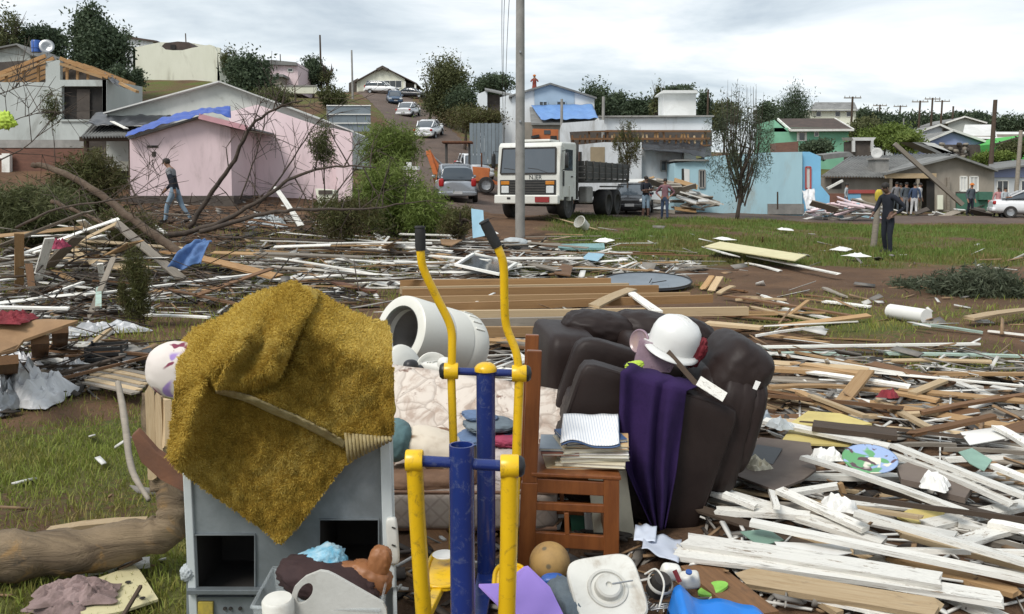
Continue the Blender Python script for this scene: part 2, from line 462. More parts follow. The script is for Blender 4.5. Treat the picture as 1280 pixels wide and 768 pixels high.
turf = mixc(t, ramp(t, nb, 0.3, 0.7), (0.115, 0.135, 0.035), (0.07, 0.085, 0.025))
turf = mixc(t, ramp(t, na, 0.42, 0.62, 0, 0.6), turf, (0.13, 0.115, 0.04))
ad = t.nodes.new('ShaderNodeMath'); ad.operation = 'ADD'; lk(t, a.outputs['Fac'], ad.inputs[0])
q = ramp(t, nb, 0.2, 0.8, -0.3, 0.3); lk(t, q, ad.inputs[1])
c = mixc(t, ramp(t, ad.outputs[0], 0.35, 0.6), soil, turf)
c = mixc(t, ramp(t, nc_, 0.62, 0.75, 0, 0.6), c, (0.22, 0.18, 0.13))
lk(t, c, b.inputs['Base Color']); b.inputs['Roughness'].default_value = 0.95; b.inputs['Specular IOR Level'].default_value = 0.15
bump(t, b, nb, 0.8, 0.05)
o = np_mesh('ground', V, F, 'soil_and_turf', tint=cover(V[:, 0], V[:, 1]), smooth=1, org=Vc((0, 0, 0)))
tag(o, kind='structure')

# dirt roads: one along the houses on the right behind the meadow, one climbing the hill
mt, t, b = newmat('dirt_road')
vec, _ = coords(t)
na = noise(t, vec, 0.35, 7, 0.7, 0.4); nb = noise(t, vec, 4, 7, 0.75); 
c = mixc(t, ramp(t, na, 0.35, 0.65), (0.115, 0.078, 0.058), (0.075, 0.05, 0.038))
c = mixc(t, ramp(t, nb, 0.5, 0.72, 0, 0.6), c, (0.17, 0.13, 0.105))
lk(t, c, b.inputs['Base Color']); b.inputs['Roughness'].default_value = 0.9
bump(t, b, nb, 0.6, 0.05)
def road(name, pts, widths, n=16, nw=10, lift=0.05):
    pts = spline([Vector(p) for p in pts], n); ws = np.interp(np.linspace(0, 1, len(pts)), np.linspace(0, 1, len(widths)), widths)
    v = []
    for i, p in enumerate(pts):
        d = (pts[min(i + 1, len(pts) - 1)] - pts[max(i - 1, 0)]); d.z = 0; d.normalize(); s = Vc((d.y, -d.x, 0))
        w = ws[i] * (1 + 0.10 * nz(p.x * 0.5, p.y * 0.5, 3))
        for k in range(nw + 1):
            u = k / nw * 2 - 1; q = p + s * (u * w / 2)
            v.append((q.x, q.y, ground(q.x, q.y) + lift * (1 - max(0, abs(u) - 0.8) * 6) * min(1, i / 6)))
    w_ = nw + 1
    f = [(i * w_ + k, i * w_ + k + 1, (i + 1) * w_ + k + 1, (i + 1) * w_ + k) for i in range(len(pts) - 1) for k in range(nw)]
    o = np_mesh(name, v, f, 'dirt_road', smooth=1); tag(o, kind='structure')
def gxy(px, Y): return (P(px, 300, Y).x, Y, 0)
road('street_road', [(60, 43, 0), (34, 43.5, 0), (20, 43, 0), (10, 42.5, 0), (3.5, 40.5, 0), (-1.5, 38.5, 0), (-6, 36.5, 0)], [6.5, 7, 7, 8, 9, 9, 6])
road('hill_road', [gxy(640, 36), gxy(590, 42), gxy(562, 52), gxy(545, 64), gxy(528, 78), gxy(508, 94), gxy(488, 110), gxy(470, 126), gxy(455, 150)],
     [7.5, 7.5, 6.5, 6, 6, 6, 6, 6, 6], lift=0.12)

# ---------------------------------------------------------------- grass blades
def blades(name, X, Y, H, W, matname, label, lean=0.6, base=None, tint=None):
    n = len(X); Z = ground_np(X, Y) - 0.01 if base is None else base
    a = nrs.uniform(0, 2 * math.pi, n); dx = np.cos(a); dy = np.sin(a)
    l = nrs.uniform(0.1, lean, n) * H; b2 = nrs.uniform(0, 2 * math.pi, n)
    lx = np.cos(b2) * l; ly = np.sin(b2) * l
    w = W * nrs.uniform(0.6, 1.3, n)
    p0 = np.stack([X - dx * w / 2, Y - dy * w / 2, Z], -1); p1 = np.stack([X + dx * w / 2, Y + dy * w / 2, Z], -1)
    m0 = np.stack([X - dx * w * .4 + lx * .4, Y - dy * w * .4 + ly * .4, Z + H * .6], -1); m1 = np.stack([X + dx * w * .4 + lx * .4, Y + dy * w * .4 + ly * .4, Z + H * .6], -1)
    tp = np.stack([X + lx, Y + ly, Z + H * np.sqrt(np.clip(1 - (l / np.maximum(H, 1e-6)) ** 2 * .5, .2, 1))], -1)
    v = np.stack([p0, p1, m1, m0, tp], 1).reshape(-1, 3)
    k = np.arange(n)[:, None] * 5
    f = np.concatenate([k + np.array([0, 1, 2]), k + np.array([0, 2, 3]), k + np.array([3, 2, 4])])
    tv = np.repeat(nrs.uniform(0, 1, n) if tint is None else np.clip(tint + nrs.uniform(-.25, .25, n), 0, 1), 5)
    o = np_mesh(name, v, f, matname, tint=tv)
    return tag(o, label, 'grass', kind='stuff')
leafmat('grass_fresh', [(0.21, 0.16, 0.065), (0.15, 0.165, 0.045), (0.125, 0.19, 0.04), (0.19, 0.26, 0.07)])
leafmat('grass_near', [(0.28, 0.22, 0.085), (0.23, 0.215, 0.055), (0.195, 0.235, 0.045), (0.26, 0.31, 0.065)])
def scatter(n, x0, x1, y0, y1, power=1.0):
    return nrs.uniform(x0, x1, n), y0 + (y1 - y0) * nrs.uniform(0, 1, n) ** power
def wedge(n, p0, p1, y0, y1):
    y = np.sqrt(nrs.uniform(y0 ** 2, y1 ** 2, n)); px = nrs.uniform(p0, p1, n)
    return (px - CX) / FPX * y, y
X, Y = wedge(160000, 600, 1330, 15, 39)
c = cover(X, Y); keep = nrs.uniform(0, 1, len(X)) < np.clip((c - 0.34) * 1.7 * (1 + .8 * fbm(X, Y, 1.6, 3)), 0, 1); keep &= (X + 1.5 * fbm(X, Y, 0.7, 3) > 0.8 + (Y < 17.5) * 2.2)
X, Y, c = X[keep], Y[keep], c[keep]
hh = nrs.uniform(0.05, 0.19, len(X)) * (0.45 + 0.6 * c) * (1 + 0.5 * fbm(X, Y, 1.3, 3))
blades('meadow_grass', X, Y, hh, 0.022, 'grass_fresh', 'tall fresh green grass of the strip before the truck and houses', tint=0.12 + 0.45 * c + 0.5 * fbm(X, Y, 0.6, 4))
X, Y = scatter(85000, -4.2, -0.55, 2.6, 8.0, 1.1)
keep = nrs.uniform(0, 1, len(X)) < np.clip((cover(X, Y) - 0.22) * 1.9, 0, 1)
X, Y = X[keep], Y[keep]
blades('lawn_grass', X, Y, nrs.uniform(0.02, 0.075, len(X)), 0.006, 'grass_near', 'short patchy lawn with bare spots left of the mustard rug', lean=1.0,
       tint=0.5 + 0.35 * fbm(X, Y, 1.4, 3))
X, Y = wedge(70000, 560, 1330, 6.5, 17)
keep = nrs.uniform(0, 1, len(X)) < np.clip((cover(X, Y) - 0.25) * 1.3, 0, 1) * np.where(X < 1.5, 0.35, 1)
X, Y = X[keep], Y[keep]
blades('sparse_grass', X, Y, nrs.uniform(0.03, 0.11, len(X)), 0.009, 'grass_near', 'thin trampled grass among the boards on the right', lean=1.0)
X, Y = wedge(60000, -60, 560, 6.5, 24)
keep = nrs.uniform(0, 1, len(X)) < 0.25 + 0.5 * fbm(X, Y, 0.8, 3)
X, Y = X[keep], Y[keep]
blades('rubble_grass', X, Y, nrs.uniform(0.04, 0.16, len(X)), 0.012, 'grass_near', 'thin grass and weeds growing through the rubble on the left', lean=1.0)
# ---------------------------------------------------------------- generic shapes
def puff_pts(size, e=3.0, n=14, wr=0.0, seed=0.0, freq=5.0):
    """a padded block: a cube-sphere pulled towards a box, with wrinkles"""
    vs, fs, key = [], [], {}
    def vid(p):
        k = tuple(round(q, 5) for q in p)
        if k not in key: key[k] = len(vs); vs.append(Vector(p))
        return key[k]
    for ax in range(3):
        for sg in (-1, 1):
            for i in range(n):
                for j in range(n):
                    q = []
                    for di, dj in ((0, 0), (1, 0), (1, 1), (0, 1)):
                        p = [0, 0, 0]; p[ax] = sg
                        p[(ax + 1) % 3] = math.tan((2 * (i + di) / n - 1) * math.pi / 4); p[(ax + 2) % 3] = math.tan((2 * (j + dj) / n - 1) * math.pi / 4)
                        q.append(vid(p))
                    fs.append(tuple(q if sg > 0 else q[::-1]))
    o = []
    for p in vs:
        l = (abs(p.x) ** e + abs(p.y) ** e + abs(p.z) ** e) ** (1 / e); q = p / l
        if wr:
            m_ = nz(q.x * freq + seed, q.y * freq, q.z * freq) + 0.5 * nz(q.x * freq * 2.3, q.y * freq * 2.3 + seed, q.z * freq * 2.3)
            q = q * (1 + wr * m_)
        o.append(Vc((q.x * size[0] / 2, q.y * size[1] / 2, q.z * size[2] / 2)))
    return o, fs
def puff(mb, c, size, e=3.0, rot=None, n=14, wr=0.0, seed=0.0, mtx=None, freq=5.0):
    vs, fs = puff_pts(size, e, n, wr, seed, freq); c = Vector(c)
    if rot: m_ = Euler(rot).to_matrix(); vs = [m_ @ v for v in vs]
    vs = [c + v for v in vs]
    if mtx: vs = [mtx @ v for v in vs]
    return mb.add(vs, fs)
def pinpoly(px, py, poly):
    px = np.asarray(px); py = np.asarray(py); ins = np.zeros(px.shape, bool); n = len(poly); j = n - 1
    for i in range(n):
        xi, yi = poly[i]; xj, yj = poly[j]
        cnd = ((yi > py) != (yj > py)) & (px < (xj - xi) * (py - yi) / (yj - yi + 1e-12) + xi)
        ins ^= cnd; j = i
    return ins
def blur(a, k, it=2):
    for _ in range(it):
        for ax in (0, 1):
            p = np.pad(a, [(k, k) if q == ax else (0, 0) for q in (0, 1)], mode='edge'); cs = np.cumsum(p, axis=ax)
            cs = np.insert(cs, 0, 0, axis=ax); w = 2 * k + 1
            a = (np.take(cs, range(w, cs.shape[ax]), axis=ax) - np.take(cs, range(0, cs.shape[ax] - w), axis=ax)) / w
    return a

# ---------------------------------------------------------------- boards
def plank_mesh(seed, jag, bow):
    r = random.Random(seed); n = 3; vs = []
    for i in range(n + 1):
        u = i / n - 0.5
        for s in (1, -1):
            for k in (-1, 0, 1):
                x = u + (r.uniform(-jag, jag) if i in (0, n) else 0)
                if i == 0: x = min(x, -0.5 + jag)
                vs.append((x, k * 0.5 * (1 + (r.uniform(-.08, .05) if jag else 0)), s * 0.5 + bow * (0.25 - u * u) * 4))
    fs = []
    for i in range(n):
        a, b = i * 6, (i + 1) * 6
        for k in (0, 1):
            fs += [(a + k, b + k, b + k + 1, a + k + 1), (a + 3 + k + 1, b + 3 + k + 1, b + 3 + k, a + 3 + k)]
        fs += [(a + 3, b + 3, b, a), (a + 2, b + 2, b + 5, a + 5)]
    e_ = n * 6
    for k in (0, 1):
        fs += [(k, k + 1, 3 + k + 1, 3 + k), (e_ + k + 1, e_ + k, e_ + 3 + k, e_ + 3 + k + 1)]
    me = bpy.data.meshes.new('plank'); me.from_pydata(vs, [], fs); me.update()
    return me
PM = {}
def plank_data(var, matname):
    k = (var, matname)
    if k not in PM:
        me = plank_mesh(var, (0, 0.02, 0.05, 0.012)[var % 4], (0, 0.25, -0.1, 0.5)[var % 4] * (1 if var < 4 else -1)); me.materials.append(MATS[matname]); PM[k] = me
    return PM[k]
def plank(a, b, w, th, matname, label=None, roll=0.0, var=0, name='plank', cat='plank', group=None, parent=None):
    a = Vector(a); b = Vector(b); d = b - a; L = max(d.length, 0.02); x = d.normalized()
    y = Vc((0, 0, 1)).cross(x); y = y.normalized() if y.length > 0.05 else Vc((1, 0, 0)); z = x.cross(y)
    rm = Matrix((x, y, z)).transposed() @ Matrix.Rotation(roll, 3, 'X')
    o = bpy.data.objects.new(name, plank_data(var, matname)); COL.objects.link(o)
    m_ = Matrix.Translation((a + b) / 2) @ rm.to_4x4() @ Matrix.Diagonal((L, w, th, 1))
    if parent:
        o.parent = parent; m_ = Matrix.Translation(-worg(parent)) @ m_
    o.matrix_local = m_
    return tag(o, label, None if parent else cat, group)
def pk(x1, y1, x2, y2, w, matname, label, h1=0.03, h2=None, th=0.02, var=0, roll=0.0, group=None, name='plank', cat='plank'):
    h2 = h1 if h2 is None else h2
    return plank(GP(x1, y1, h1), GP(x2, y2, h2), w, th, matname, label, roll, var, name, cat, group)

# ---------------------------------------------------------------- steel cabinet under the rug
mat('galvanised', (0.235, 0.26, 0.275), (0.155, 0.175, 0.185), 5, 0.42, 0.06, metal=0.3, fine=60, dirt=(0.12, 0.12, 0.11), dirt_amt=0.35)
mat('cabinet_white', (0.62, 0.66, 0.66), (0.52, 0.56, 0.56), 3, 0.4, 0.03, dirt=(0.2, 0.18, 0.15), dirt_amt=0.3)
mat('socket_yellow', (0.45, 0.34, 0.05), (0.25, 0.2, 0.05), 20, 0.6, 0.1)
def CP(px, py, d=0.0): return P(px, py, 2.95 + (px - 222) / 275 * 0.10 + d)
cab = thing('metal_cabinet', 'grey galvanised steel cabinet with dark square openings under the mustard rug', 'cabinet', Vc((P(360, 700, 3.1).x, 3.2, 0)))
cols = [233, 243, 320, 400, 474, 482]; rows = [500, 648, 667, 722, 745, 830]
mb = MB()
for i in range(5):
    for j in range(5):
        if (i == 1 and j in (2, 3)) or (i == 3 and j in (1, 2)): continue
        q = [CP(cols[i], rows[j]), CP(cols[i + 1], rows[j]), CP(cols[i + 1], rows[j + 1]), CP(cols[i], rows[j + 1])]
        mb.prism(q, (0, 0.004, 0))
mb.build('back_panel', 'galvanised', cab)
for x0, x1, y0, y1 in ((243, 320, 667, 745), (400, 474, 648, 722)):
    mb = MB()
    f = [CP(x0, y0, .006), CP(x1, y0, .006), CP(x1, y1, .006), CP(x0, y1, .006)]; bk = [p + Vc((0, 0.3, 0)) for p in f]
    mb.add(f + bk, [(0, 1, 5, 4), (1, 2, 6, 5), (2, 3, 7, 6), (3, 0, 4, 7), (4, 5, 6, 7)])
    mb.build('opening_recess', 'dark_inside', cab)  # dark-coloured box standing in for the shade inside the opening
    mb = MB()
    for a, c_ in ((f[0], f[1]), (f[1], f[2]), (f[2], f[3]), (f[3], f[0])): mb.bar(a + Vc((0, -.010, 0)), c_ + Vc((0, -.010, 0)), .004, .010, (0, 1, 0))
    mb.build('opening_rim', 'galvanised', cab)
for xs_, nm in (((222, 226, 238, 244), 'edge_trim'), ((471, 478, 487, 497), 'edge_trim')):
    q = [CP(xs_[0] + 3, 520, -.012), CP(xs_[0] + 13, 520, -.012), CP(xs_[2] + (9 if xs_[0] < 300 else 8), 780 if xs_[0] < 300 else 730, -.012), CP(xs_[2] - 1 if xs_[0] < 300 else 484, 780 if xs_[0] < 300 else 730, -.012)]
    if xs_[0] > 300: q = [CP(474.5, 545, -.012), CP(487, 545, -.012), CP(494, 735, -.012), CP(480, 735, -.012)]
    MB().prism(q, (0, 0.03, 0)).build(nm, 'cabinet_white', cab, bev=0.003)
mb = MB()
for s in (0, 1):
    px = 224 if s == 0 else 490
    a = CP(px, 500); c_ = CP(px + (16 if s == 0 else 8), 830)
    mb = MB().prism([a, c_, c_ + Vc((.15 * -s, .5, 0)), a + Vc((.15 * -s, .5, 0))], (0.012 if s == 0 else -0.012, 0, 0)); mb.build('side_panel', 'cabinet_white', cab)
top = [CP(226, 500), CP(488, 500)]
MB().prism([top[0], top[1], top[1] + Vc((-.15, .5, 0)), top[0] + Vc((0, .5, 0))], (0, 0, -0.015)).build('top_panel', 'cabinet_white', cab)
q = [CP(233, 738, -.03), CP(326, 738, -.03), CP(326, 744, -.03), CP(233, 744, -.03)]
MB().prism(q, (0, .03, 0)).build('ledge', 'galvanised', cab, bev=.002)
MB().prism([CP(247, 753, -.012), CP(266, 753, -.012), CP(266, 772, -.012), CP(247, 772, -.012)], (0, .012, 0)).build('socket', 'socket_yellow', cab, bev=.002)
for x in (281, 288, 300): MB().lathe([(0.001, -.003), (.006, -.003), (.006, .01)], CP(x, 761, -.004), (0, 1, 0), 10).build('screw_hole', 'dark_inside', cab)
mb = MB(); puff(mb, CP(491, 676, -.012), (.04, .03, .175), 6, (0, R(-3), 0), 8)
mb.build('corner_guard', 'white_plastic', cab, smooth=1)
for y in (660, 682):
    MB().box(CP(492, y, -.03), (.014, .004, .004), (0, R(20), 0)).build('slot', 'dark_inside', cab)

# ---------------------------------------------------------------- mustard rug
leafmat('rug_pile', [(0.31, 0.195, 0.03), (0.46, 0.305, 0.05), (0.57, 0.41, 0.085), (0.66, 0.51, 0.15)], rough=0.9, trans=0.2)
mat('rug_backing', (0.40, 0.275, 0.04), (0.29, 0.19, 0.025), 9, 0.95, 0.6, 0.02)
mat('rug_hem', (0.44, 0.36, 0.19), (0.34, 0.26, 0.11), 40, 0.9, 0.5, 0.01, stretch=(1, 1, 1))
rug = thing('rug', 'thick mustard yellow shaggy rug draped over the grey steel cabinet', 'rug', Vc((P(350, 600, 3.0).x, 2.95, .45)))
outl = [(224, 425), (240, 409), (262, 399), (282, 390), (303, 372), (320, 363), (345, 357), (362, 350), (380, 357), (400, 362), (416, 373), (440, 386), (470, 398), (486, 401), (491, 418),
        (493, 470), (494, 545), (486, 549), (458, 562), (430, 586), (405, 618), (378, 655), (352, 683), (345, 680), (325, 662), (290, 638), (250, 610), (222, 590), (207, 573), (212, 530), (217, 480)]
st = 2.5
pxs = np.arange(200, 500, st); pys = np.arange(344, 690, st)
PX, PY = np.meshgrid(pxs, pys)
ins = pinpoly(PX, PY, outl)
tp = np.interp(pxs, [200, 224, 262, 282, 320, 362, 400, 440, 486, 500], [430, 425, 399, 390, 363, 350, 362, 386, 401, 404])
back = np.clip((tp[None, :] + 62 - PY) / 62, 0, 1.2) ** 1.5 * 0.45
def pmask(poly, k, it=2): return blur(pinpoly(PX, PY, poly).astype(float), k, it)
upper = pmask([(200, 300), (520, 300), (520, 560), (470, 553), (432, 550), (385, 529), (340, 509), (300, 494), (272, 489), (262, 470), (245, 520), (230, 585), (190, 585)], 1)
flap = pmask([(345, 362), (385, 352), (402, 366), (388, 390), (372, 412), (350, 470), (343, 480), (322, 474), (306, 487), (268, 486), (284, 448), (300, 420), (316, 392)], 1)
ridge = pmask([(330, 352), (350, 352), (318, 395), (285, 450), (255, 520), (232, 585), (214, 580), (240, 500), (275, 430), (300, 385)], 4)
flute = pmask([(345, 380), (360, 375), (325, 440), (300, 480), (285, 480)], 4)
lowl = pmask([(272, 494), (340, 515), (430, 556), (420, 590), (370, 560), (310, 530), (280, 520)], 5)
crease = pmask([(378, 398), (386, 400), (360, 470), (346, 490), (300, 498), (272, 496), (272, 490), (305, 488), (343, 478), (352, 462)], 1)
nse = np.array([[nz(x * 0.035, y * 0.035, 2.2) + 0.5 * nz(x * .09, y * .09, 7) for x in pxs] for y in pys])
D = -0.06 * upper - 0.11 * ridge + 0.03 * flute + 0.02 * lowl + 0.045 * crease + 0.022 * nse
D -= 0.02 * np.exp(-((PX - 490) / 10) ** 2) * (PY < 545)
YY = 2.95 + (PX - 222) / 275 * 0.10 - 0.065 + back + D
d0 = np.stack([(PX - CX) / FPX, math.cos(PITCH) - math.sin(PITCH) * (PY - CY) / FPX, -math.sin(PITCH) - math.cos(PITCH) * (PY - CY) / FPX], -1)
d0 = d0.copy(); d0[..., 1] = math.cos(PITCH) + math.sin(PITCH) * (-(PY - CY) / FPX)
W3 = np.array([0, 0, CAMH]) + d0 * (YY / d0[..., 1])[..., None]
h_, w_ = PX.shape
ii = np.arange(h_ * w_).reshape(h_, w_)
okc = ins[:-1, :-1] & ins[1:, :-1] & ins[:-1, 1:] & ins[1:, 1:]
Fq = np.stack([ii[:-1, :-1], ii[1:, :-1], ii[1:, 1:], ii[:-1, 1:]], -1)[okc]
def rug_pts(Ya): return np.array([0, 0, CAMH]) + d0 * (Ya / d0[..., 1])[..., None]
fpoly = [(345, 358), (366, 349), (388, 357), (403, 366), (388, 392), (374, 416), (352, 470), (344, 480), (332, 474), (322, 474), (306, 486), (292, 489), (268, 487), (270, 478), (284, 448), (300, 420), (316, 392)]
fin = pinpoly(PX, PY, fpoly); fsoft = blur(fin.astype(float), 3, 2)
YF2 = YY - 0.035 - 0.075 * np.clip(fsoft * 1.6 - .35, 0, 1) + 0.05 * flute + 0.008 * nse
okf = fin[:-1, :-1] & fin[1:, :-1] & fin[:-1, 1:] & fin[1:, 1:]
W3f = rug_pts(YF2); Ff = np.stack([ii[:-1, :-1], ii[1:, :-1], ii[1:, 1:], ii[:-1, 1:]], -1)[okf]
o = np_mesh('folded_layer', W3f.reshape(-1, 3), Ff, 'rug_backing', rug, smooth=1)
mo = o.modifiers.new('thick', 'SOLIDIFY'); mo.thickness = 0.02; mo.offset = -1
o = np_mesh('woven_backing', W3.reshape(-1, 3), Fq, 'rug_backing', rug, smooth=1)
mo = o.modifiers.new('thick', 'SOLIDIFY'); mo.thickness = 0.012; mo.offset = -1
# the pile: short tufts standing on the surface
def pile(Vr, Fq, NT, name):
    A_, B_, C_, D_ = (Vr[Fq[:, k]] for k in range(4))
    nrm = np.cross(C_ - A_, D_ - B_); nrm /= np.linalg.norm(nrm, axis=1)[:, None] + 1e-9
    nrm = np.where((nrm[:, 1] > 0)[:, None], -nrm, nrm)
    fi = nrs.randint(0, len(Fq), NT); u, v = nrs.uniform(0, 1, NT)[:, None], nrs.uniform(0, 1, NT)[:, None]
    base = A_[fi] * (1 - u) * (1 - v) + B_[fi] * u * (1 - v) + C_[fi] * u * v + D_[fi] * (1 - u) * v
    clump = np.stack([np.sin(base[:, 0] * 60 + 3 * np.sin(base[:, 2] * 31)), np.zeros(NT), np.sin(base[:, 2] * 55 + 2 * np.sin(base[:, 0] * 43)) - 0.6], -1)
    dr = nrm[fi] + 0.5 * clump + nrs.normal(0, 0.45, (NT, 3)); dr /= np.linalg.norm(dr, axis=1)[:, None]
    ln = nrs.uniform(0.005, 0.012, NT)[:, None]
    sd_ = np.cross(dr, nrs.normal(0, 1, (NT, 3))); sd_ /= np.linalg.norm(sd_, axis=1)[:, None]
    tv = np.stack([base - sd_ * .0016, base + sd_ * .0016, base + dr * ln], 1).reshape(-1, 3)
    stain = fbm(base[:, 0] * 1.0, base[:, 2] * 1.0, 7.0, 5)
    o = np_mesh(name, tv, np.arange(NT * 3).reshape(-1, 3), 'rug_pile', rug, tint=np.repeat(np.clip(0.52 + 0.55 * stain + nrs.normal(0, .2, NT), 0, 1), 3)); o['kind'] = 'stuff'
pile(W3.reshape(-1, 3), Fq, 130000, 'pile'); pile(W3f.reshape(-1, 3), Ff, 30000, 'pile')
def on_rug(px, py, d=0.0):
    i = int(np.clip(round((px - 200) / st), 0, w_ - 1)); j = int(np.clip(round((py - 344) / st), 0, h_ - 1))
    return P(px, py, float(YY[j, i]) - d)
def ribbon(pts, wpx, d):
    mb = MB(); L = len(pts); pts = [Vc((x, y, 0)) for x, y in pts]; pts = spline(pts, 8)
    def fn(u, v):
        k = u * (len(pts) - 1); i = min(int(k), len(pts) - 2); p = pts[i].lerp(pts[i + 1], k - i); tdir = (pts[i + 1] - pts[i]).normalized()
        nv = Vc((-tdir.y, tdir.x, 0)); wloc = wpx * (0.55 + 0.45 * min(1, u * 3))
        q = p + nv * ((v - 0.5) * wloc)
        return on_rug(q.x, q.y, d + 0.012 * math.sin(v * math.pi))
    return mb.sheet(fn, 60, 6)
ribbon([(270, 489), (286, 492), (312, 499), (340, 512), (372, 525), (402, 540), (432, 556)], 9, 0.02).build('hem', 'rug_hem', rug, smooth=1, thick=.006)
mb = MB()
for k in range(13):
    u = k / 12
    a = Vc((432, 541, 0)).lerp(Vc((487, 547, 0)), u); b_ = Vc((436, 578, 0)).lerp(Vc((488, 551, 0)), u)
    mb.tube([P(a.x, a.y, 2.90), P((a.x + b_.x) / 2, (a.y + b_.y) / 2, 2.89), P(b_.x, b_.y, 2.905)], .0062, 6)
mb.build('ribbed_hem_end', 'rug_hem', rug, smooth=1)

# unseen padded bedding that fills out the rug, and the printed cushion poking out on the left
mt, t, b = newmat('cushion_print')
vec, _ = coords(t)
n1_ = noise(t, vec, 9, 2, 0.4, 0.8); n2_ = noise(t, vec, 7, 2, 0.4, 1.0)
c = mixc(t, ramp(t, n1_, 0.53, 0.57), (0.66, 0.60, 0.56), (0.20, 0.035, 0.07))
c = mixc(t, ramp(t, n2_, 0.60, 0.63), c, (0.33, 0.22, 0.50))
lk(t, c, b.inputs['Base Color']); b.inputs['Roughness'].default_value = 0.85
mb = MB(); puff(mb, P(226, 463, 3.15), (0.24, 0.2, 0.205), 2.3, (0, 0.2, 0), 16, 0.02, 3)
mb.build('cushion', 'cushion_print', smooth=1, label='white cushion printed with crimson and purple sticking out left of the mustard rug', cat='cushion')
mb = MB(); puff(mb, P(365, 440, 3.26) + Vc((0, .06, -.04)), (.58, .36, .30), 2.8, (0, 0, 0), 14, 0.04, 9)
mat('bedding', (0.5, 0.45, 0.4), (0.4, 0.36, 0.33), 4, 0.9, 0.3)
mb.build('bedding_bundle', 'bedding', cab, smooth=1)

# ---------------------------------------------------------------- exercise machine
mat('machine_yellow', (0.80, 0.50, 0.012), (0.72, 0.44, 0.01), 3, 0.32, 0.03, dirt=(0.13, 0.07, 0.03), dirt_amt=0.42, dirt_scale=26, vary=0, spec=0.5)
mat('machine_blue', (0.014, 0.032, 0.17), (0.011, 0.026, 0.14), 3, 0.22, 0.03, dirt=(0.12, 0.14, 0.22), dirt_amt=0.42, dirt_scale=26, vary=0, spec=0.5)
mat('grip_black', (0.014, 0.014, 0.014), (0.024, 0.024, 0.024), 30, 0.8, 0.3)
YF, YB = 2.62, 3.45
em = thing('exercise_machine', 'blue and yellow outdoor walking machine with black hand grips', 'exercise machine', Vc((P(590, 700, 3.0).x, 3.0, 0)))
def post(px, top, Y, r, name):
    a = P(px, top, Y); 
    mb = MB(); mb.lathe([(r * .86, -.12), (r * .86, 0), (r, 0), (r, -a.z)], a, (0, 0, 1), 28)
    return a, mb.build(name, 'machine_blue', em, smooth=1, angle=40)
fa, _p = post(577, 556, YF, 0.0385, 'front_post')
ba, _p = post(607, 462, YB, 0.0375, 'rear_post')
q = ba
MB().lathe([(.0, .028), (.02, .027), (.034, .020), (.043, .010), (.045, .002), (.045, -.006), (.0378, -.008)], q, (0, 0, 1), 28).build('post_cap', 'machine_yellow', em, smooth=1, angle=50)
def hub(px, py, Y, r, w, name='hub'):
    c_ = P(px, py, Y)
    MB().lathe([(0, -w / 2), (r * .94, -w / 2), (r, -w / 2 + .004), (r, w / 2 - .004), (r * .94, w / 2), (0, w / 2)], c_, (1, 0, 0), 28).build(name, 'machine_yellow', em, smooth=1, angle=40)
    return c_
hl = hub(518, 576, YF, .034, .052); hr = hub(637, 583, YF, .036, .056)
kl = hub(564, 464, YB, .033, .056); kr = hub(649, 467, YB, .034, .058)
for a, c_ in ((hl, hr), (kl, kr)):
    MB().tube([a, c_], .0175 if a is hl else .0155, 16).build('crossbar', 'machine_blue', em, smooth=1, angle=40)
for c_, s, w in ((hr, 1, .056), (kl, -1, .056), (kr, 1, .058)):
    MB().lathe([(.033, 0), (.032, .008), (.024, .017), (.0, .021)], c_ + Vc((s * w / 2, 0, 0)), (s, 0, 0), 20).build('end_cap', 'black_plastic', em, smooth=1)
def rod(pts, r, name, m_='machine_yellow', n=14):
    return MB().tube(pts, r, n).build(name, m_, em, smooth=1, angle=50)
LH = spline([kl, P(565, 440, YB), P(563, 408, YB), P(546, 372, YB - .02), P(530, 338, YB - .04), P(526, 318, YB - .05), P(525, 286, YB - .05)], 6)
RH = spline([kr, P(645, 440, YB), P(633, 408, YB), P(630.5, 375, YB - .02), P(629.5, 335, YB - .04), P(624, 314, YB - .05), P(606, 279, YB - .06)], 6)
rod(LH, .0165, 'handle'); rod(RH, .0165, 'handle')
for H in (LH, RH):
    a, c_ = H[-1], H[-6]
    g = [c_.lerp(a, k / 6) for k in range(7)]
    g[-1] = a + (a - c_).normalized() * .004
    rod(g, [.0195, .021, .021, .021, .021, .021, .019], 'grip', 'grip_black')
    rod([g[-1], g[-1] + (a - c_).normalized() * .006], [.0225, .02], 'grip_end', 'grip_black')
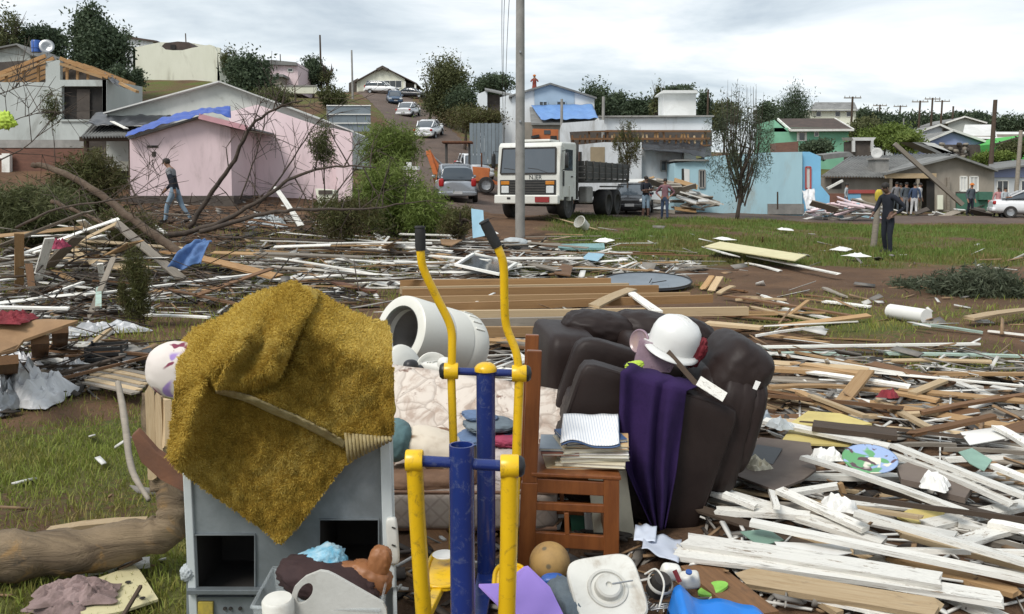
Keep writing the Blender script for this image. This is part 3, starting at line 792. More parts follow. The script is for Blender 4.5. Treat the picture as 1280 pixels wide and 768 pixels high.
# lower links of the rear handles, front arms, pedals
plb = P(566, 700, 3.40); prb = P(640, 716, 3.45)
rod([kl - Vc((0, 0, .02)), P(567, 560, YB), plb], .0165, 'rear_link'); rod([kr - Vc((0, 0, .02)), P(646, 560, YB), prb], .0185, 'rear_link')
flb = P(531, 770, 2.72) - Vc((0, 0, .06)); frb = P(632, 790, 2.66) - Vc((0, 0, .06))
rod([hl, P(521, 640, YF + .02), flb], [.026, .026, .027], 'front_arm'); rod([hr, P(636, 680, YF + .02), frb], [.0275, .0275, .028], 'front_arm')
for a, c_, pp in ((flb, plb, (545, 704)), (frb, prb, (630, 735))):
    MB().bar(a + Vc((0, .02, .05)), c_ - Vc((0, 0, .0)), .036, .03).build('pedal_bar', 'machine_yellow', em, bev=.004)
    cpos = a.lerp(c_, 0.62) + Vc((.0, 0, .045))
    mb = MB(); n = 28
    ring = [(math.copysign(abs(math.cos(i / n * 2 * math.pi)) ** .6, math.cos(i / n * 2 * math.pi)) * .062, math.copysign(abs(math.sin(i / n * 2 * math.pi)) ** .6, math.sin(i / n * 2 * math.pi)) * .16) for i in range(n)]
    mb.prism([cpos + Vc((x, y, 0)) for x, y in ring], (0, 0, .012)); pd = mb.build('pedal', 'machine_yellow', em, bev=.003)
    MB().tube([cpos + Vc((x * .97, y * .97, .016)) for x, y in ring], .008, 6, closed=True).build('pedal_rim', 'machine_yellow', pd, smooth=1)
    for e_, s in ((a + Vc((0, .02, .04)), -1), (a + Vc((0, .02, .04)), 1), (c_, 1)):
        MB().lathe([(0, 0), (.011, 0), (.011, .012), (.006, .014), (.006, .024), (0, .024)], e_ + Vc((s * .024, 0, 0)), (s, 0, 0), 6).build('bolt', 'white_plastic', em)
    MB().tube([e2 for e2 in (c_ + Vc((-.03, -.22, .01)), c_ + Vc((.03, -.22, .01)))], .026, 14).build('bearing', 'black_plastic', em)
MB().bar(Vc((fa.x, YF, .03)), Vc((ba.x, YB, .03)), .07, .05).build('base_bar', 'machine_blue', em, bev=.004)
MB().bar(P(560, 720, 3.5), P(535, 735, 3.3), .05, .05).build('base_bracket', 'machine_blue', em)

# ---------------------------------------------------------------- mattresses, pillows, clothes
mt, t, b = newmat('mattress_print')
vec, _ = coords(t)
vo = t.nodes.new('ShaderNodeTexVoronoi'); vo.feature = 'DISTANCE_TO_EDGE'; vo.inputs['Scale'].default_value = 7.5
nzv = t.nodes.new('ShaderNodeTexNoise'); nzv.inputs['Scale'].default_value = 6; lk(t, vec, nzv.inputs['Vector'])
mxv = t.nodes.new('ShaderNodeMix'); mxv.data_type = 'VECTOR'; mxv.inputs[0].default_value = 0.08
lk(t, vec, mxv.inputs[4]); lk(t, nzv.outputs['Color'], mxv.inputs[5]); lk(t, mxv.outputs[1], vo.inputs['Vector'])
c = mixc(t, ramp(t, noise(t, vec, 9, 5, 0.6, 0.8), 0.47, 0.66), (0.62, 0.55, 0.48), (0.42, 0.33, 0.27))
c = mixc(t, ramp(t, noise(t, vec, 13, 4, 0.6), 0.62, 0.7), c, (0.20, 0.12, 0.09))
c = mixc(t, ramp(t, vo.outputs['Distance'], 0.0, 0.045, 0.55, 0), c, (0.30, 0.24, 0.2))
lk(t, c, b.inputs['Base Color']); b.inputs['Roughness'].default_value = 0.9
bump(t, b, ramp(t, vo.outputs['Distance'], 0, 0.12), 0.4, 0.012)
mt, t, b = newmat('mattress_side')
vec, _ = coords(t)
c = mixc(t, ramp(t, noise(t, vec, 3, 6, 0.7), 0.35, 0.7), (0.42, 0.36, 0.31), (0.27, 0.21, 0.17))
ch = t.nodes.new('ShaderNodeTexWave'); ch.wave_type = 'BANDS'; ch.bands_direction = 'DIAGONAL'; ch.inputs['Scale'].default_value = 7
lk(t, vec, ch.inputs['Vector'])
v2, _ = coords(t, (-1, 1, 1)); ch2 = t.nodes.new('ShaderNodeTexWave'); ch2.bands_direction = 'DIAGONAL'; ch2.inputs['Scale'].default_value = 7; lk(t, v2, ch2.inputs['Vector'])
mm = t.nodes.new('ShaderNodeMath'); mm.operation = 'MAXIMUM'; lk(t, ch.outputs['Fac'], mm.inputs[0]); lk(t, ch2.outputs['Fac'], mm.inputs[1])
lk(t, mixc(t, ramp(t, mm.outputs[0], 0.9, 1.0, 0, 0.35), c, (0.16, 0.12, 0.1)), b.inputs['Base Color']); b.inputs['Roughness'].default_value = 0.9
bump(t, b, mm.outputs[0], -0.4, 0.012)
mat('mattress_piping', (0.34, 0.20, 0.13), (0.27, 0.15, 0.1), 9, 0.8, 0.2)
lm = thing('mattress', 'stained quilted mattress lying flat on the ground behind the yellow posts', 'mattress', Vc((-.2, 4.4, 0)))
x0, x1 = P(470, 640, 3.95).x, P(700, 640, 3.95).x
mb = MB(); puff(mb, ((x0 + x1) / 2, 4.42, .115), (x1 - x0, .94, .19), 12, None, 16)
mb.build('mattress_body', 'mattress_side', lm, smooth=1)
for z in (.03, .205):
    zz = z; c0 = [Vc((x0 + .02, 3.965, zz)), Vc((x1 - .02, 3.965, zz)), Vc((x1 - .02, 4.87, zz)), Vc((x0 + .02, 4.87, zz))]
    MB().tube(c0, .011, 8, closed=True).build('piping', 'mattress_piping', lm, smooth=1)
um = thing('mattress', 'floral quilted mattress bent up on edge behind the blue posts', 'mattress', Vc((0, 4.7, .2)))
TLp, TRp, BRp, BLp = P(455, 466, 5.0), P(713, 513, 4.75), P(700, 575, 4.52), P(455, 625, 4.6)
def fn(u, v):
    a = TLp.lerp(TRp, u); b_ = BLp.lerp(BRp, u); p = a.lerp(b_, v)
    s = math.sin(v * math.pi / 2)
    return p + Vc((0, -.10 * math.sin(v * math.pi), 0)) + Vc((0, -.02 * (nz(u * 6, v * 4, 1)), .012 * nz(u * 7, 3, v)))
o = MB().sheet(fn, 40, 16).build('mattress_slab', 'mattress_print', um, smooth=1)
mo = o.modifiers.new('thick', 'SOLIDIFY'); mo.thickness = 0.13; mo.offset = -1
MB().tube([fn(i / 30, 0) + Vc((0, -.0, .004)) for i in range(31)], .010, 8).build('piping', 'mattress_piping', um, smooth=1)
mt, t, b = newmat('pillow_print')
vec, _ = coords(t)
c = mixc(t, ramp(t, noise(t, vec, 4.5, 2, 0.4, 0.3), 0.53, 0.57), (0.66, 0.58, 0.47), (0.19, 0.12, 0.07))
lk(t, mixc(t, ramp(t, noise(t, vec, 20, 5), 0.5, 0.8, 0, 0.4), c, (0.4, 0.3, 0.2)), b.inputs['Base Color']); b.inputs['Roughness'].default_value = 0.9
mat('pillow_teal', (0.13, 0.24, 0.25), (0.10, 0.18, 0.19), 6, 0.9, 0.3, dirt=(0.1, 0.1, 0.08), dirt_amt=0.4)
mat('cloth_denim', (0.13, 0.20, 0.34), (0.10, 0.15, 0.25), 12, 0.9, 0.4)
mat('cloth_grey', (0.16, 0.20, 0.23), (0.11, 0.14, 0.17), 12, 0.9, 0.4)
mat('cloth_pink', (0.36, 0.05, 0.10), (0.26, 0.04, 0.08), 12, 0.9, 0.4)
mat('cloth_white', (0.58, 0.52, 0.49), (0.45, 0.40, 0.38), 9, 0.9, 0.4)
mat('cloth_brown', (0.26, 0.15, 0.09), (0.18, 0.1, 0.06), 9, 0.9, 0.4)
def pillow(c_, size, rot, m_, label, cat='pillow', wr=.05, seed=1, e=2.4):
    mb = MB(); puff(mb, c_, size, e, rot, 14, wr, seed)
    return mb.build(cat if ' ' not in cat else cat.replace(' ', '_'), m_, smooth=1, label=label, cat=cat)
pillow(P(541, 562, 4.25), (.34, .26, .19), (.2, .3, .1), 'pillow_print', 'cream pillow with brown print between the two mattresses')
pillow(P(494, 550, 4.22), (.16, .26, .2), (.0, .2, .1), 'pillow_teal', 'grubby teal pillow behind the right edge of the rug')
pillow(P(540, 598, 4.15), (.44, .3, .10), (.0, .0, .1), 'cloth_brown', 'brown blanket folded flat on the lower mattress', 'blanket', .08, 4, 4)
for i, (px, py, Y, sz, m_, lb) in enumerate([
        (608, 545, 4.35, (.30, .26, .05), 'cloth_denim', 'pale blue denim cloth at the bottom left of the clothes pile'),
        (612, 531, 4.36, (.25, .25, .045), 'cloth_grey', 'slate grey folded cloth on the clothes pile'),
        (633, 549, 4.28, (.16, .2, .05), 'cloth_pink', 'dark pink garment in the clothes pile'),
        (634, 570, 4.22, (.19, .2, .09), 'cloth_white', 'crumpled whitish garment under the pink one'),
        (640, 595, 4.15, (.17, .2, .09), 'cloth_white', 'crumpled whitish garment at the edge of the lower mattress'),
        (600, 520, 4.42, (.17, .2, .03), 'cloth_denim', 'blue folded cloth on top of the clothes pile'),
        (545, 545, 4.5, (.16, .2, .07), 'cloth_brown', 'rust brown cloth against the upright mattress')]):
    mb = MB(); puff(mb, P(px, py, Y), sz, 3.2, (0, .08 * (i % 3 - 1), .3 * (i % 2)), 14, .10, i * 3.1, freq=6)
    mb.build('garment', m_, smooth=1, label=lb, cat='clothes', group='clothes piled on the mattress')
# ---------------------------------------------------------------- white washer tub lying on its side
mat('tub_inside', (0.30, 0.29, 0.27), (0.22, 0.2, 0.18), 3, 0.6, 0.1, dirt=(0.08, 0.06, 0.04), dirt_amt=0.5)
ta, tb = P(499, 415, 6.15), P(582, 437, 6.62)
ax = (tb - ta).normalized(); L = (tb - ta).length
tank = thing('washer_tub', 'white round washing machine tub lying on its side with dark open mouth', 'washing machine', Vc((ta.x + .2, 6.4, .14)))
prof = [(.178, .10), (.178, .012), (.19, 0), (.245, -.004), (.262, .006), (.266, .03), (.266, .30), (.262, .31), (.266, .325), (.268, L * .72), (.262, L * .73), (.268, L * .745), (.27, L * .93), (.25, L * .99), (.2, L * 1.03), (0, L * 1.04)]
mb = MB().lathe(prof, ta, ax, 48); mb.build('shell', 'white_enamel', tank, smooth=1, angle=35)
MB().lathe([(.176, .012), (.172, .05), (.2, .07), (.2, L * .8), (0, L * .8)], ta, ax, 40).build('drum', 'tub_inside', tank, smooth=1, angle=40)
MB().lathe([(.19, -.002), (.18, .004), (.176, .02)], ta, ax, 40).build('mouth_seal', 'steel', tank, smooth=1)
sidev = ax.cross(Vc((0, 0, 1))).normalized()
for k in range(4):
    a_ = R(35 + k * 14)
    r_ = (sidev * math.cos(a_) + sidev.cross(ax) * math.sin(a_)) * .272
    if r_.z < 0: r_.z = -r_.z
    MB().bar(ta + ax * L * .76 + r_, ta + ax * L * .9 + r_, .012, .008, r_).build('moulded_rib', 'white_enamel', tank, bev=.003)
pillow(ta + ax * .22 + Vc((.05, -.02, -.04)), (.12, .1, .1), (0, 0, 0), 'cloth_pink', 'red cloth left inside the washer tub', 'cloth', .15, 3)
pillow(ta + ax * .2 + Vc((-.03, -.03, -.12)), (.16, .14, .1), (0, 0, 0), 'cloth_grey', 'grey cloth at the bottom inside the washer tub', 'cloth', .15, 5)
# lid and small things in front of it
ld = P(507, 462, 5.5)
mb = MB().lathe([(0, .035), (.09, .03), (.15, .014), (.165, 0), (.15, -.004), (0, .01)], ld, (.75, -.5, .35), 32)
mb.build('tub_lid', 'white_enamel', smooth=1, label='round white plastic lid leaning before the washer tub mouth', cat='lid')
def shoe(px, py, Y, rz, m_, sole, label, s=1.0):
    c_ = P(px, py, Y); t_ = thing('shoe', label, 'shoe', c_)
    M_ = Matrix.Translation(c_) @ Matrix.Rotation(rz, 4, 'Z') @ Matrix.Diagonal((s, s, s, 1))
    mb = MB(); puff(mb, (0, 0, .045), (.25, .085, .07), 2.6, None, 12, 0, 0, M_); mb.build('upper', m_, t_, smooth=1)
    mb = MB(); puff(mb, (-.07, 0, .075), (.09, .075, .09), 2.6, None, 8, 0, 0, M_); mb.build('collar', m_, t_, smooth=1)
    mb = MB(); puff(mb, (0, 0, .012), (.265, .095, .03), 5, None, 10, 0, 0, M_); mb.build('sole', sole, t_, smooth=1)
    for k in range(3):
        mb = MB(); mb.bar(M_ @ Vc((.01 + k * .02, -.03, .085 - k * .004)), M_ @ Vc((.01 + k * .02, .03, .085 - k * .004)), .006, .006); mb.build('lace', 'white_plastic', t_)
shoe(546, 470, 5.1, 2.4, 'white_plastic', 'white_plastic', 'white sneaker lying behind the upright mattress')
shoe(527, 473, 5.15, .6, 'black_plastic', 'white_plastic', 'black and white sneaker beside the round white lid')
MB().lathe([(0, 0), (.09, 0), (.11, .02), (.105, .022), (.085, .006), (0, .006)], P(541, 463, 5.3), (.3, -.8, .4), 28).build('saucer', 'white_enamel', smooth=1, label='white saucer standing on edge by the sneakers', cat='plate')

# ---------------------------------------------------------------- wooden chair with a pile of books
mat('varnish', (0.22, 0.075, 0.022), (0.15, 0.048, 0.015), 4, 0.35, 0.06, stretch=(6, 6, .8), dirt=(0.08, 0.03, 0.012), dirt_amt=0.3, vary=0.05)
CN, CFar = 3.62, 4.02
chair = thing('chair', 'brown varnished wooden chair seen side-on carrying a pile of books', 'chair', Vc((P(710, 700, 3.7).x, 3.8, 0)))
def cb(a, b_, w, h, name, up=(0, 1, 0)): return MB().bar(a, b_, w, h, up).build(name, 'varnish', chair, bev=.004)
for Y in (CN, CFar):
    dx = 0
    p = [P(668, 438, CN), P(662, 600, CN), P(657, 712, CN)]
    p = [Vc((q.x, Y, q.z)) for q in p]
    cb(p[0], p[1] + Vc((0, 0, -.01)), .062, .03, 'back_post'); cb(p[1] + Vc((0, .001, -.008)), Vc((p[2].x, Y, .0)), .07, .032, 'rear_leg')
    f = [P(764, 596, CN), P(764, 700, CN)]; f = [Vc((q.x, Y, q.z)) for q in f]
    cb(f[0], Vc((f[1].x, Y, 0)), .066, .032, 'front_leg')
    for (ya, yb, hh) in ((606, 611, .062), (632, 636, .036), (673, 679, .065)):
        a, b_ = P(668, ya, CN), P(759, yb, CN)
        cb(Vc((a.x, Y, a.z)), Vc((b_.x, Y, b_.z)), .022, hh, 'rail', (0, 0, 1))
    a, b_ = P(708, 640, CN), P(709, 668, CN); cb(Vc((a.x, Y + .003, a.z)), Vc((b_.x, Y + .003, b_.z)), .02, .03, 'slat')
a, b_ = P(664, 594, CN), P(776, 599, CN)
MB().prism([Vc((a.x, CN - .02, a.z)), Vc((b_.x, CN - .02, b_.z)), Vc((b_.x, CFar + .02, b_.z)), Vc((a.x, CFar + .02, a.z))], (0, 0, .016)).build('seat', 'varnish', chair, bev=.004)
for k, y in enumerate((470, 520, 560)):
    a = P(667 - k, y, CN); MB().bar(Vc((a.x, CN, a.z)), Vc((a.x, CFar, a.z)), .016, .05, (0, 0, 1)).build('back_rail', 'varnish', chair)
for px, y in ((662, 690), (763, 680)):
    a = P(px, y, CN); MB().bar(Vc((a.x, CN, a.z)), Vc((a.x, CFar, a.z)), .02, .04, (0, 0, 1)).build('stretcher', 'varnish', chair)
mat('cover_blue', (0.05, 0.10, 0.22), (0.04, 0.08, 0.17), 5, 0.5, 0.05); mat('cover_red', (0.30, 0.10, 0.06), (0.24, 0.08, 0.05), 5, 0.5, 0.05)
mat('cover_grey', (0.28, 0.33, 0.37), (0.22, 0.26, 0.3), 5, 0.5, 0.05); mat('cover_cream', (0.62, 0.56, 0.42), (0.5, 0.45, 0.33), 5, 0.6, 0.05)
mat('cover_orange', (0.55, 0.27, 0.10), (0.6, 0.5, 0.3), 9, 0.5, 0.05); mat('cover_green', (0.03, 0.11, 0.07), (0.02, 0.08, 0.05), 6, 0.5, 0.05)
mat('pages', (0.70, 0.67, 0.56), (0.56, 0.53, 0.43), 1, 0.9, 0.3, stretch=(2, 2, 90))
mt, t, b = newmat('lined_paper')
vec, _ = coords(t); wv_ = t.nodes.new('ShaderNodeTexWave'); wv_.bands_direction = 'X'; wv_.inputs['Scale'].default_value = 26; lk(t, vec, wv_.inputs['Vector'])
lk(t, mixc(t, ramp(t, wv_.outputs['Fac'], 0.75, 0.95, 0, 0.7), (0.80, 0.80, 0.80), (0.36, 0.42, 0.52)), b.inputs['Base Color']); b.inputs['Roughness'].default_value = 0.8
seatz = P(720, 596, 3.8).z
seatz = (P(664, 594, CN).z + P(776, 599, CN).z) / 2 + .016
sx0, sx1 = P(672, 595, 3.7).x, P(790, 595, 3.7).x
def book(c_, w, d, th, rz, cover, label, tilt=(0, 0)):
    t_ = thing('book', label, 'book', c_, 'books piled on the chair')
    M_ = Matrix.Translation(c_) @ Euler((tilt[0], tilt[1], rz)).to_matrix().to_4x4()
    def bx(cc, dd, nm, m_):
        mb = MB().box(cc, dd); mb.v = [tuple(M_ @ Vector(v)) for v in mb.v]; mb.build(nm, m_, t_)
    bx((0, 0, th / 2), (w - .008, d - .008, th - .004), 'page_block', 'pages')
    bx((0, 0, .001), (w, d, .002), 'cover', cover); bx((0, 0, th - .001), (w, d, .002), 'cover', cover)
    bx((0, d / 2, th / 2), (w, .003, th), 'spine', cover)
cz = seatz; cy = 3.80; cxm = (sx0 + sx1) / 2
for i, (dx, w, d, th, rz, cov, lb) in enumerate([
        (-.01, .33, .26, .010, .05, 'cover_orange', 'magazine with an orange printed edge at the bottom of the book pile'),
        (.035, .30, .24, .016, -.15, 'cover_cream', 'cream book second from the bottom of the pile'),
        (.03, .30, .25, .018, .10, 'cover_cream', 'cream book third from the bottom of the pile'),
        (.045, .29, .22, .016, -.05, 'paper', 'white book in the middle of the pile on the chair'),
        (.03, .29, .23, .018, .16, 'cover_cream', 'cream book with curled pages above the white book'),
        (.055, .28, .21, .014, -.12, 'cover_orange', 'thin book with an orange cover near the top of the pile'),
        (.03, .27, .22, .014, .2, 'cover_blue', 'dark blue book just under the open notebook'),
        (-.11, .16, .22, .012, .02, 'cover_red', 'reddish book at the upper left of the pile'),
        (-.11, .16, .22, .012, -.06, 'cover_grey', 'grey book on the reddish one at the upper left of the pile')]):
    if i == 7: cz = seatz + .06
    book(Vc((cxm + dx, cy - .02 * (i % 2), cz)), w, d, th, rz, cov, lb); cz += th + .0025
cz -= .012
for s_ in (0,):
    def fn(u, v):
        x = cxm + .015 + (u - .5) * .25; y = cy - .15 + v * .30
        return Vc((x + .03 * v, y, seatz + .122 + .012 * math.sin(u * math.pi * 2) * (1 - v) + .05 * v + .01 * nz(u * 3, v * 3)))
    nb_ = thing('notebook', 'open ruled notebook lying on top of the book pile', 'notebook', Vc((cxm, cy, seatz + .12)))
    MB().sheet(fn, 20, 10).build('ruled_page', 'lined_paper', nb_, smooth=1, thick=.003)
    MB().sheet(lambda u, v: fn(u, v) + Vc((.004, -.004, -.009)), 20, 10).build('cover', 'cover_blue', nb_, smooth=1, thick=.004)
# pale album and things stored under the chair
al = thing('album', 'tall off-white album with a small barcode standing behind the front chair leg', 'album', P(770, 690, 3.98))
q = [P(735, 592, 3.98), P(783, 588, 3.98), P(797, 690, 3.90), P(745, 696, 3.90)]
MB().prism(q, (0, .03, 0)).build('cover', 'cover_cream', al, bev=.003)
for k in range(5): MB().prism([P(780 + k * 1.6, 679, 3.897), P(780.8 + k * 1.6, 679, 3.897), P(780.8 + k * 1.6, 687, 3.893), P(780 + k * 1.6, 687, 3.893)], (0, .001, 0)).build('barcode_bar', 'black_plastic', al)
for i, (pts, m_, lb) in enumerate([([(730, 640), (752, 638), (756, 676), (733, 678)], 'paper', 'white box under the chair beside the dark green folder'),
                                   ([(712, 640), (731, 640), (733, 676), (716, 676)], 'cover_green', 'dark green folder standing under the chair'),
                                   ([(683, 645), (700, 620), (711, 626), (698, 668)], 'paper', 'white paper leaf tilted under the chair rail')]):
    MB().prism([P(x, y, 4.0 + .03 * i) for x, y in pts], (0, .025, 0)).build('folder' if i == 1 else 'paper_box', m_, label=lb, cat='folder' if i == 1 else 'box')

# ---------------------------------------------------------------- dark brown armchairs
mat('upholstery', (0.017, 0.0105, 0.0095), (0.027, 0.018, 0.016), 3, 0.5, 0.25, 0.004, fine=120, vary=0.1, dirt=(0.035, 0.027, 0.024), dirt_amt=0.25, spec=0.22)
p0, p1 = P(730, 452, 4.02), P(927, 513, 4.02)
ang = math.atan2(p1.z - p0.z, p1.x - p0.x)
MA = Matrix.Translation(p0) @ Matrix.Rotation(-ang, 4, 'Y')
ac = thing('armchair', 'dark brown padded armchair tipped backwards and draped with a purple cloth', 'armchair', Vc((P(830, 600, 4.2).x, 4.3, .05)))
AL = (p1 - p0).length
def ap(c_, sz, name, e=6.0, rot=None, wr=.012, seed=0, n=16, freq=5):
    mb = MB(); puff(mb, c_, sz, e, rot, n, wr, seed, MA, freq); return mb.build(name, 'upholstery', ac, smooth=1)
ap((AL / 2, .085, -.325), (AL, .17, .65), 'arm', 14, None, .008, 1, 20); ap((AL / 2 - .02, .62, -.26), (AL - .05, .17, .60), 'arm', 7, None, .01, 2)
ap((AL / 2 - .03, .35, -.30), (AL - .1, .42, .2), 'seat_cushion', 6, None, .02, 3); ap((AL / 2, .35, -.5), (AL - .06, .56, .2), 'base', 14)
ap((AL + .02, .36, -.16), (.2, .62, .62), 'backrest', 5, (0, -.1, 0), .02, 4, 18)
ap((AL + .0, .37, .13), (.29, .56, .34), 'headrest', 3.6, (0, .25, 0), .022, 5, 22, 4); ap((AL - .09, .37, .0), (.2, .5, .26), 'back_cushion', 3.2, (0, .1, 0), .03, 6, 16)
ap((AL + .09, .34, -.10), (.15, .55, .5), 'rear_cover', 4, (0, -.05, 0), .02, 8, 16)
for yy_ in (.012, .158):
    MB().tube([MA @ Vc((AL / 2 + math.copysign(abs(math.cos(a_)) ** .25, math.cos(a_)) * AL * .485, yy_, -.325 + math.copysign(abs(math.sin(a_)) ** .25, math.sin(a_)) * .315)) for a_ in [i / 48 * 2 * math.pi for i in range(48)]], .007, 6, closed=True).build('piping', 'upholstery', ac, smooth=1)
MB().prism([P(x, y, 3.94) for x, y in ((945, 476), (951, 478), (946, 488), (941, 486))], (0, .004, 0)).build('care_tag', 'paper', ac)
sf = thing('armchair', 'dark brown armchair standing upright behind the tipped one', 'armchair', Vc((P(720, 480, 5).x, 5.1, .1)))
def sp(c_, sz, name, e=5, rot=None, wr=.012, seed=0, n=14, freq=5, m_='upholstery'):
    mb = MB(); puff(mb, c_, sz, e, rot, n, wr, seed, None, freq); return mb.build(name, m_, sf, smooth=1)
c_ = P(704, 464, 4.85); sp(c_ + Vc((0, .28, -.10)), (.28, .75, .62), 'arm', 9, (0, .06, .12), .012, 11)
c_ = P(742, 480, 4.9); sp(c_ + Vc((.17, .3, -.1)), (.5, .62, .4), 'seat', 6, (0, .05, .12), .02, 12)
c_ = P(785, 452, 4.75); sp(c_ + Vc((.10, .3, -.12)), (.26, .7, .46), 'arm', 8, (0, .1, .12), .012, 13)
c_ = P(760, 440, 5.45); sp(c_ + Vc((.12, .05, -.2)), (.9, .22, .7), 'backrest', 5, (0, .05, .05), .02, 15)
# soft quilted cushion thrown over the back
qc = thing('quilted_cushion', 'crumpled dark brown back cushion thrown over the upright armchair', 'cushion', P(795, 430, 5.35))
for k, (px, py, Y, sz, rot) in enumerate([(752, 412, 5.25, (.48, .34, .22), (.1, .12, .2)), (812, 415, 5.3, (.48, .36, .24), (0, .18, -.1)), (862, 420, 5.35, (.32, .3, .22), (0, .35, .1))]):
    mb = MB(); puff(mb, P(px, py, Y), sz, 2.6, rot, 16, .07, 20 + k * 3, None, 3.5); mb.build('padded_section', 'upholstery', qc, smooth=1)
# purple cloth over the near arm
mat('cloth_purple', (0.030, 0.014, 0.068), (0.020, 0.010, 0.048), 5, 0.9, 0.5, 0.006, fine=90, vary=0, spec=0.2)
def fn(u, v):
    if v < .16:
        w = v / .16; a = Vc((P(779, 461, 4.3).x + (P(858, 484, 4.3).x - P(779, 461, 4.3).x) * u, 4.30 - .27 * w, 0))
        z = P(777, 461, 4.0).z * (1 - u) + P(858, 486, 4.0).z * u + .02 * math.sin(w * math.pi) - .05 * (1 - w)
        return Vc((a.x, a.y, z + .012 * nz(u * 6, v * 9)))
    w = (v - .16) / .84
    xl = np.interp(w, [0, .3, .62, 1], [776, 774, 782, 816]); xr = np.interp(w, [0, .3, .6, 1], [858, 852, 845, 831])
    yy = np.interp(w, [0, 1], [462 + 24 * u, 664 - 6 * abs(u - .5)])
    px = xl + (xr - xl) * u
    return P(px, yy, 3.99 - .045 * math.sin(u * 17 + 2.5 * w + 2 * nz(u * 3, w * 2)) * (0.35 + .65 * w) - .05 * w - .02)
MB().sheet(fn, 50, 40).build('purple_cloth', 'cloth_purple', smooth=1, thick=.006, label='deep purple cloth hanging in folds over the armchair arm', cat='cloth')
# white helmet with visor
mat('helmet_white', (0.70, 0.70, 0.68), (0.63, 0.63, 0.61), 3, 0.3, 0.02, dirt=(0.4, 0.38, 0.35), dirt_amt=0.12)
hc = P(842, 428, 4.32); hx = Vc((-.30, -.42, .82)).normalized()
hel = thing('helmet', 'white safety helmet resting on the tipped armchair', 'helmet', hc - Vc((0, 0, .08)))
hx = Vc((.28, -.25, .92)).normalized()
MB().lathe([(.125, -.02), (.125, .01), (.123, .05), (.112, .085), (.09, .112), (.05, .130), (0, .136)], hc, hx, 32).build('shell', 'helmet_white', hel, smooth=1)
qh = hx.to_track_quat('Z', 'Y')
def fn(u, v):
    a_ = u * 2 * math.pi; fr = max(0, math.cos(a_ - R(210))) ** 2
    r = .122 + v * (.022 + .045 * fr)
    return hc + qh @ Vc((r * math.cos(a_), r * math.sin(a_), -.018 - v * v * .014))
MB().sheet(fn, 40, 3, closed_u=True).build('brim', 'helmet_white', hel, smooth=1, thick=.004)
MB().lathe([(.118, -.022), (.112, .05), (.08, .105), (0, .125)], hc, hx, 24).build('lining', 'dark_inside', hel, smooth=1)
for k in (-1, 0, 1):
    MB().tube([hc + qh @ Vc((k * .03 + .0, math.cos(t_) * .124, math.sin(t_) * .136)) for t_ in [R(25 + i * 13) for i in range(11)]], .004, 6).build('ridge', 'helmet_white', hel, smooth=1)
clear('visor', (0.42, 0.30, 0.36), 0.6)
mat('mauve_plastic', (0.30, 0.20, 0.25), (0.24, 0.16, 0.2), 4, 0.4, 0.05); mat('lens', (0.26, 0.20, 0.27), (0.35, 0.24, 0.2), 4, 0.25, 0.0)
bxm = thing('plastic_case', 'mauve plastic case with a white grid pad beneath the helmet', 'case', P(815, 455, 4.28))
MB().prism([P(x, y, 4.28) for x, y in ((800, 424), (848, 444), (838, 462), (792, 462))], (.01, .12, -.02)).build('case_body', 'mauve_plastic', bxm, bev=.006)
MB().prism([P(x, y, 4.272) for x, y in ((814, 433), (836, 442), (830, 458), (806, 458))], (0, .003, 0)).build('pad', 'lined_paper', bxm)
MB().prism([P(x, y, 4.262) for x, y in ((800, 422), (850, 443), (838, 466), (790, 464))], (0, .003, 0)).build('visor_sheet', 'visor', bxm)
gm = thing('round_mirror', 'small round mauve mirror standing left of the white helmet', 'mirror', P(799, 440, 4.35))
MB().lathe([(0, .0), (.045, 0), (.05, .004), (.056, .008), (.056, -.01), (0, -.012)], P(799, 427, 4.35), (-.75, -.62, .2), 28).build('glass', 'lens', gm, smooth=1, angle=40)
MB().tube([P(799, 427, 4.35) + Vc((-.75, -.62, .2)).normalized().to_track_quat('Z', 'Y') @ Vc((.056 * math.cos(a_), .056 * math.sin(a_), 0)) for a_ in [i / 24 * 2 * math.pi for i in range(24)]], .007, 6, closed=True).build('rim', 'mauve_plastic', gm, smooth=1)
mat('cloth_red', (0.23, 0.02, 0.03), (0.15, 0.014, 0.02), 9, 0.8, 0.4); mat('lime', (0.42, 0.56, 0.06), (0.34, 0.46, 0.05), 6, 0.7, 0.2)
pillow(P(868, 440, 4.3), (.10, .1, .16), (0, .5, 0), 'cloth_red', 'crumpled dark red cloth right of the helmet', 'cloth', .2, 4)
pillow(P(793, 457, 4.15), (.09, .06, .04), (0, -.2, 0), 'lime', 'lime green cloth at the top of the purple cloth', 'cloth', .18, 8)
plank(P(873, 476, 4.0), P(906, 497, 3.98), .05, .006, 'plank_white', 'short white strip of wood on the rear of the armchair arm', R(60))
plank(P(835, 440, 4.2), P(872, 482, 4.05), .025, .006, 'plank_dark', 'thin dark slat leaning over the purple cloth', R(70))

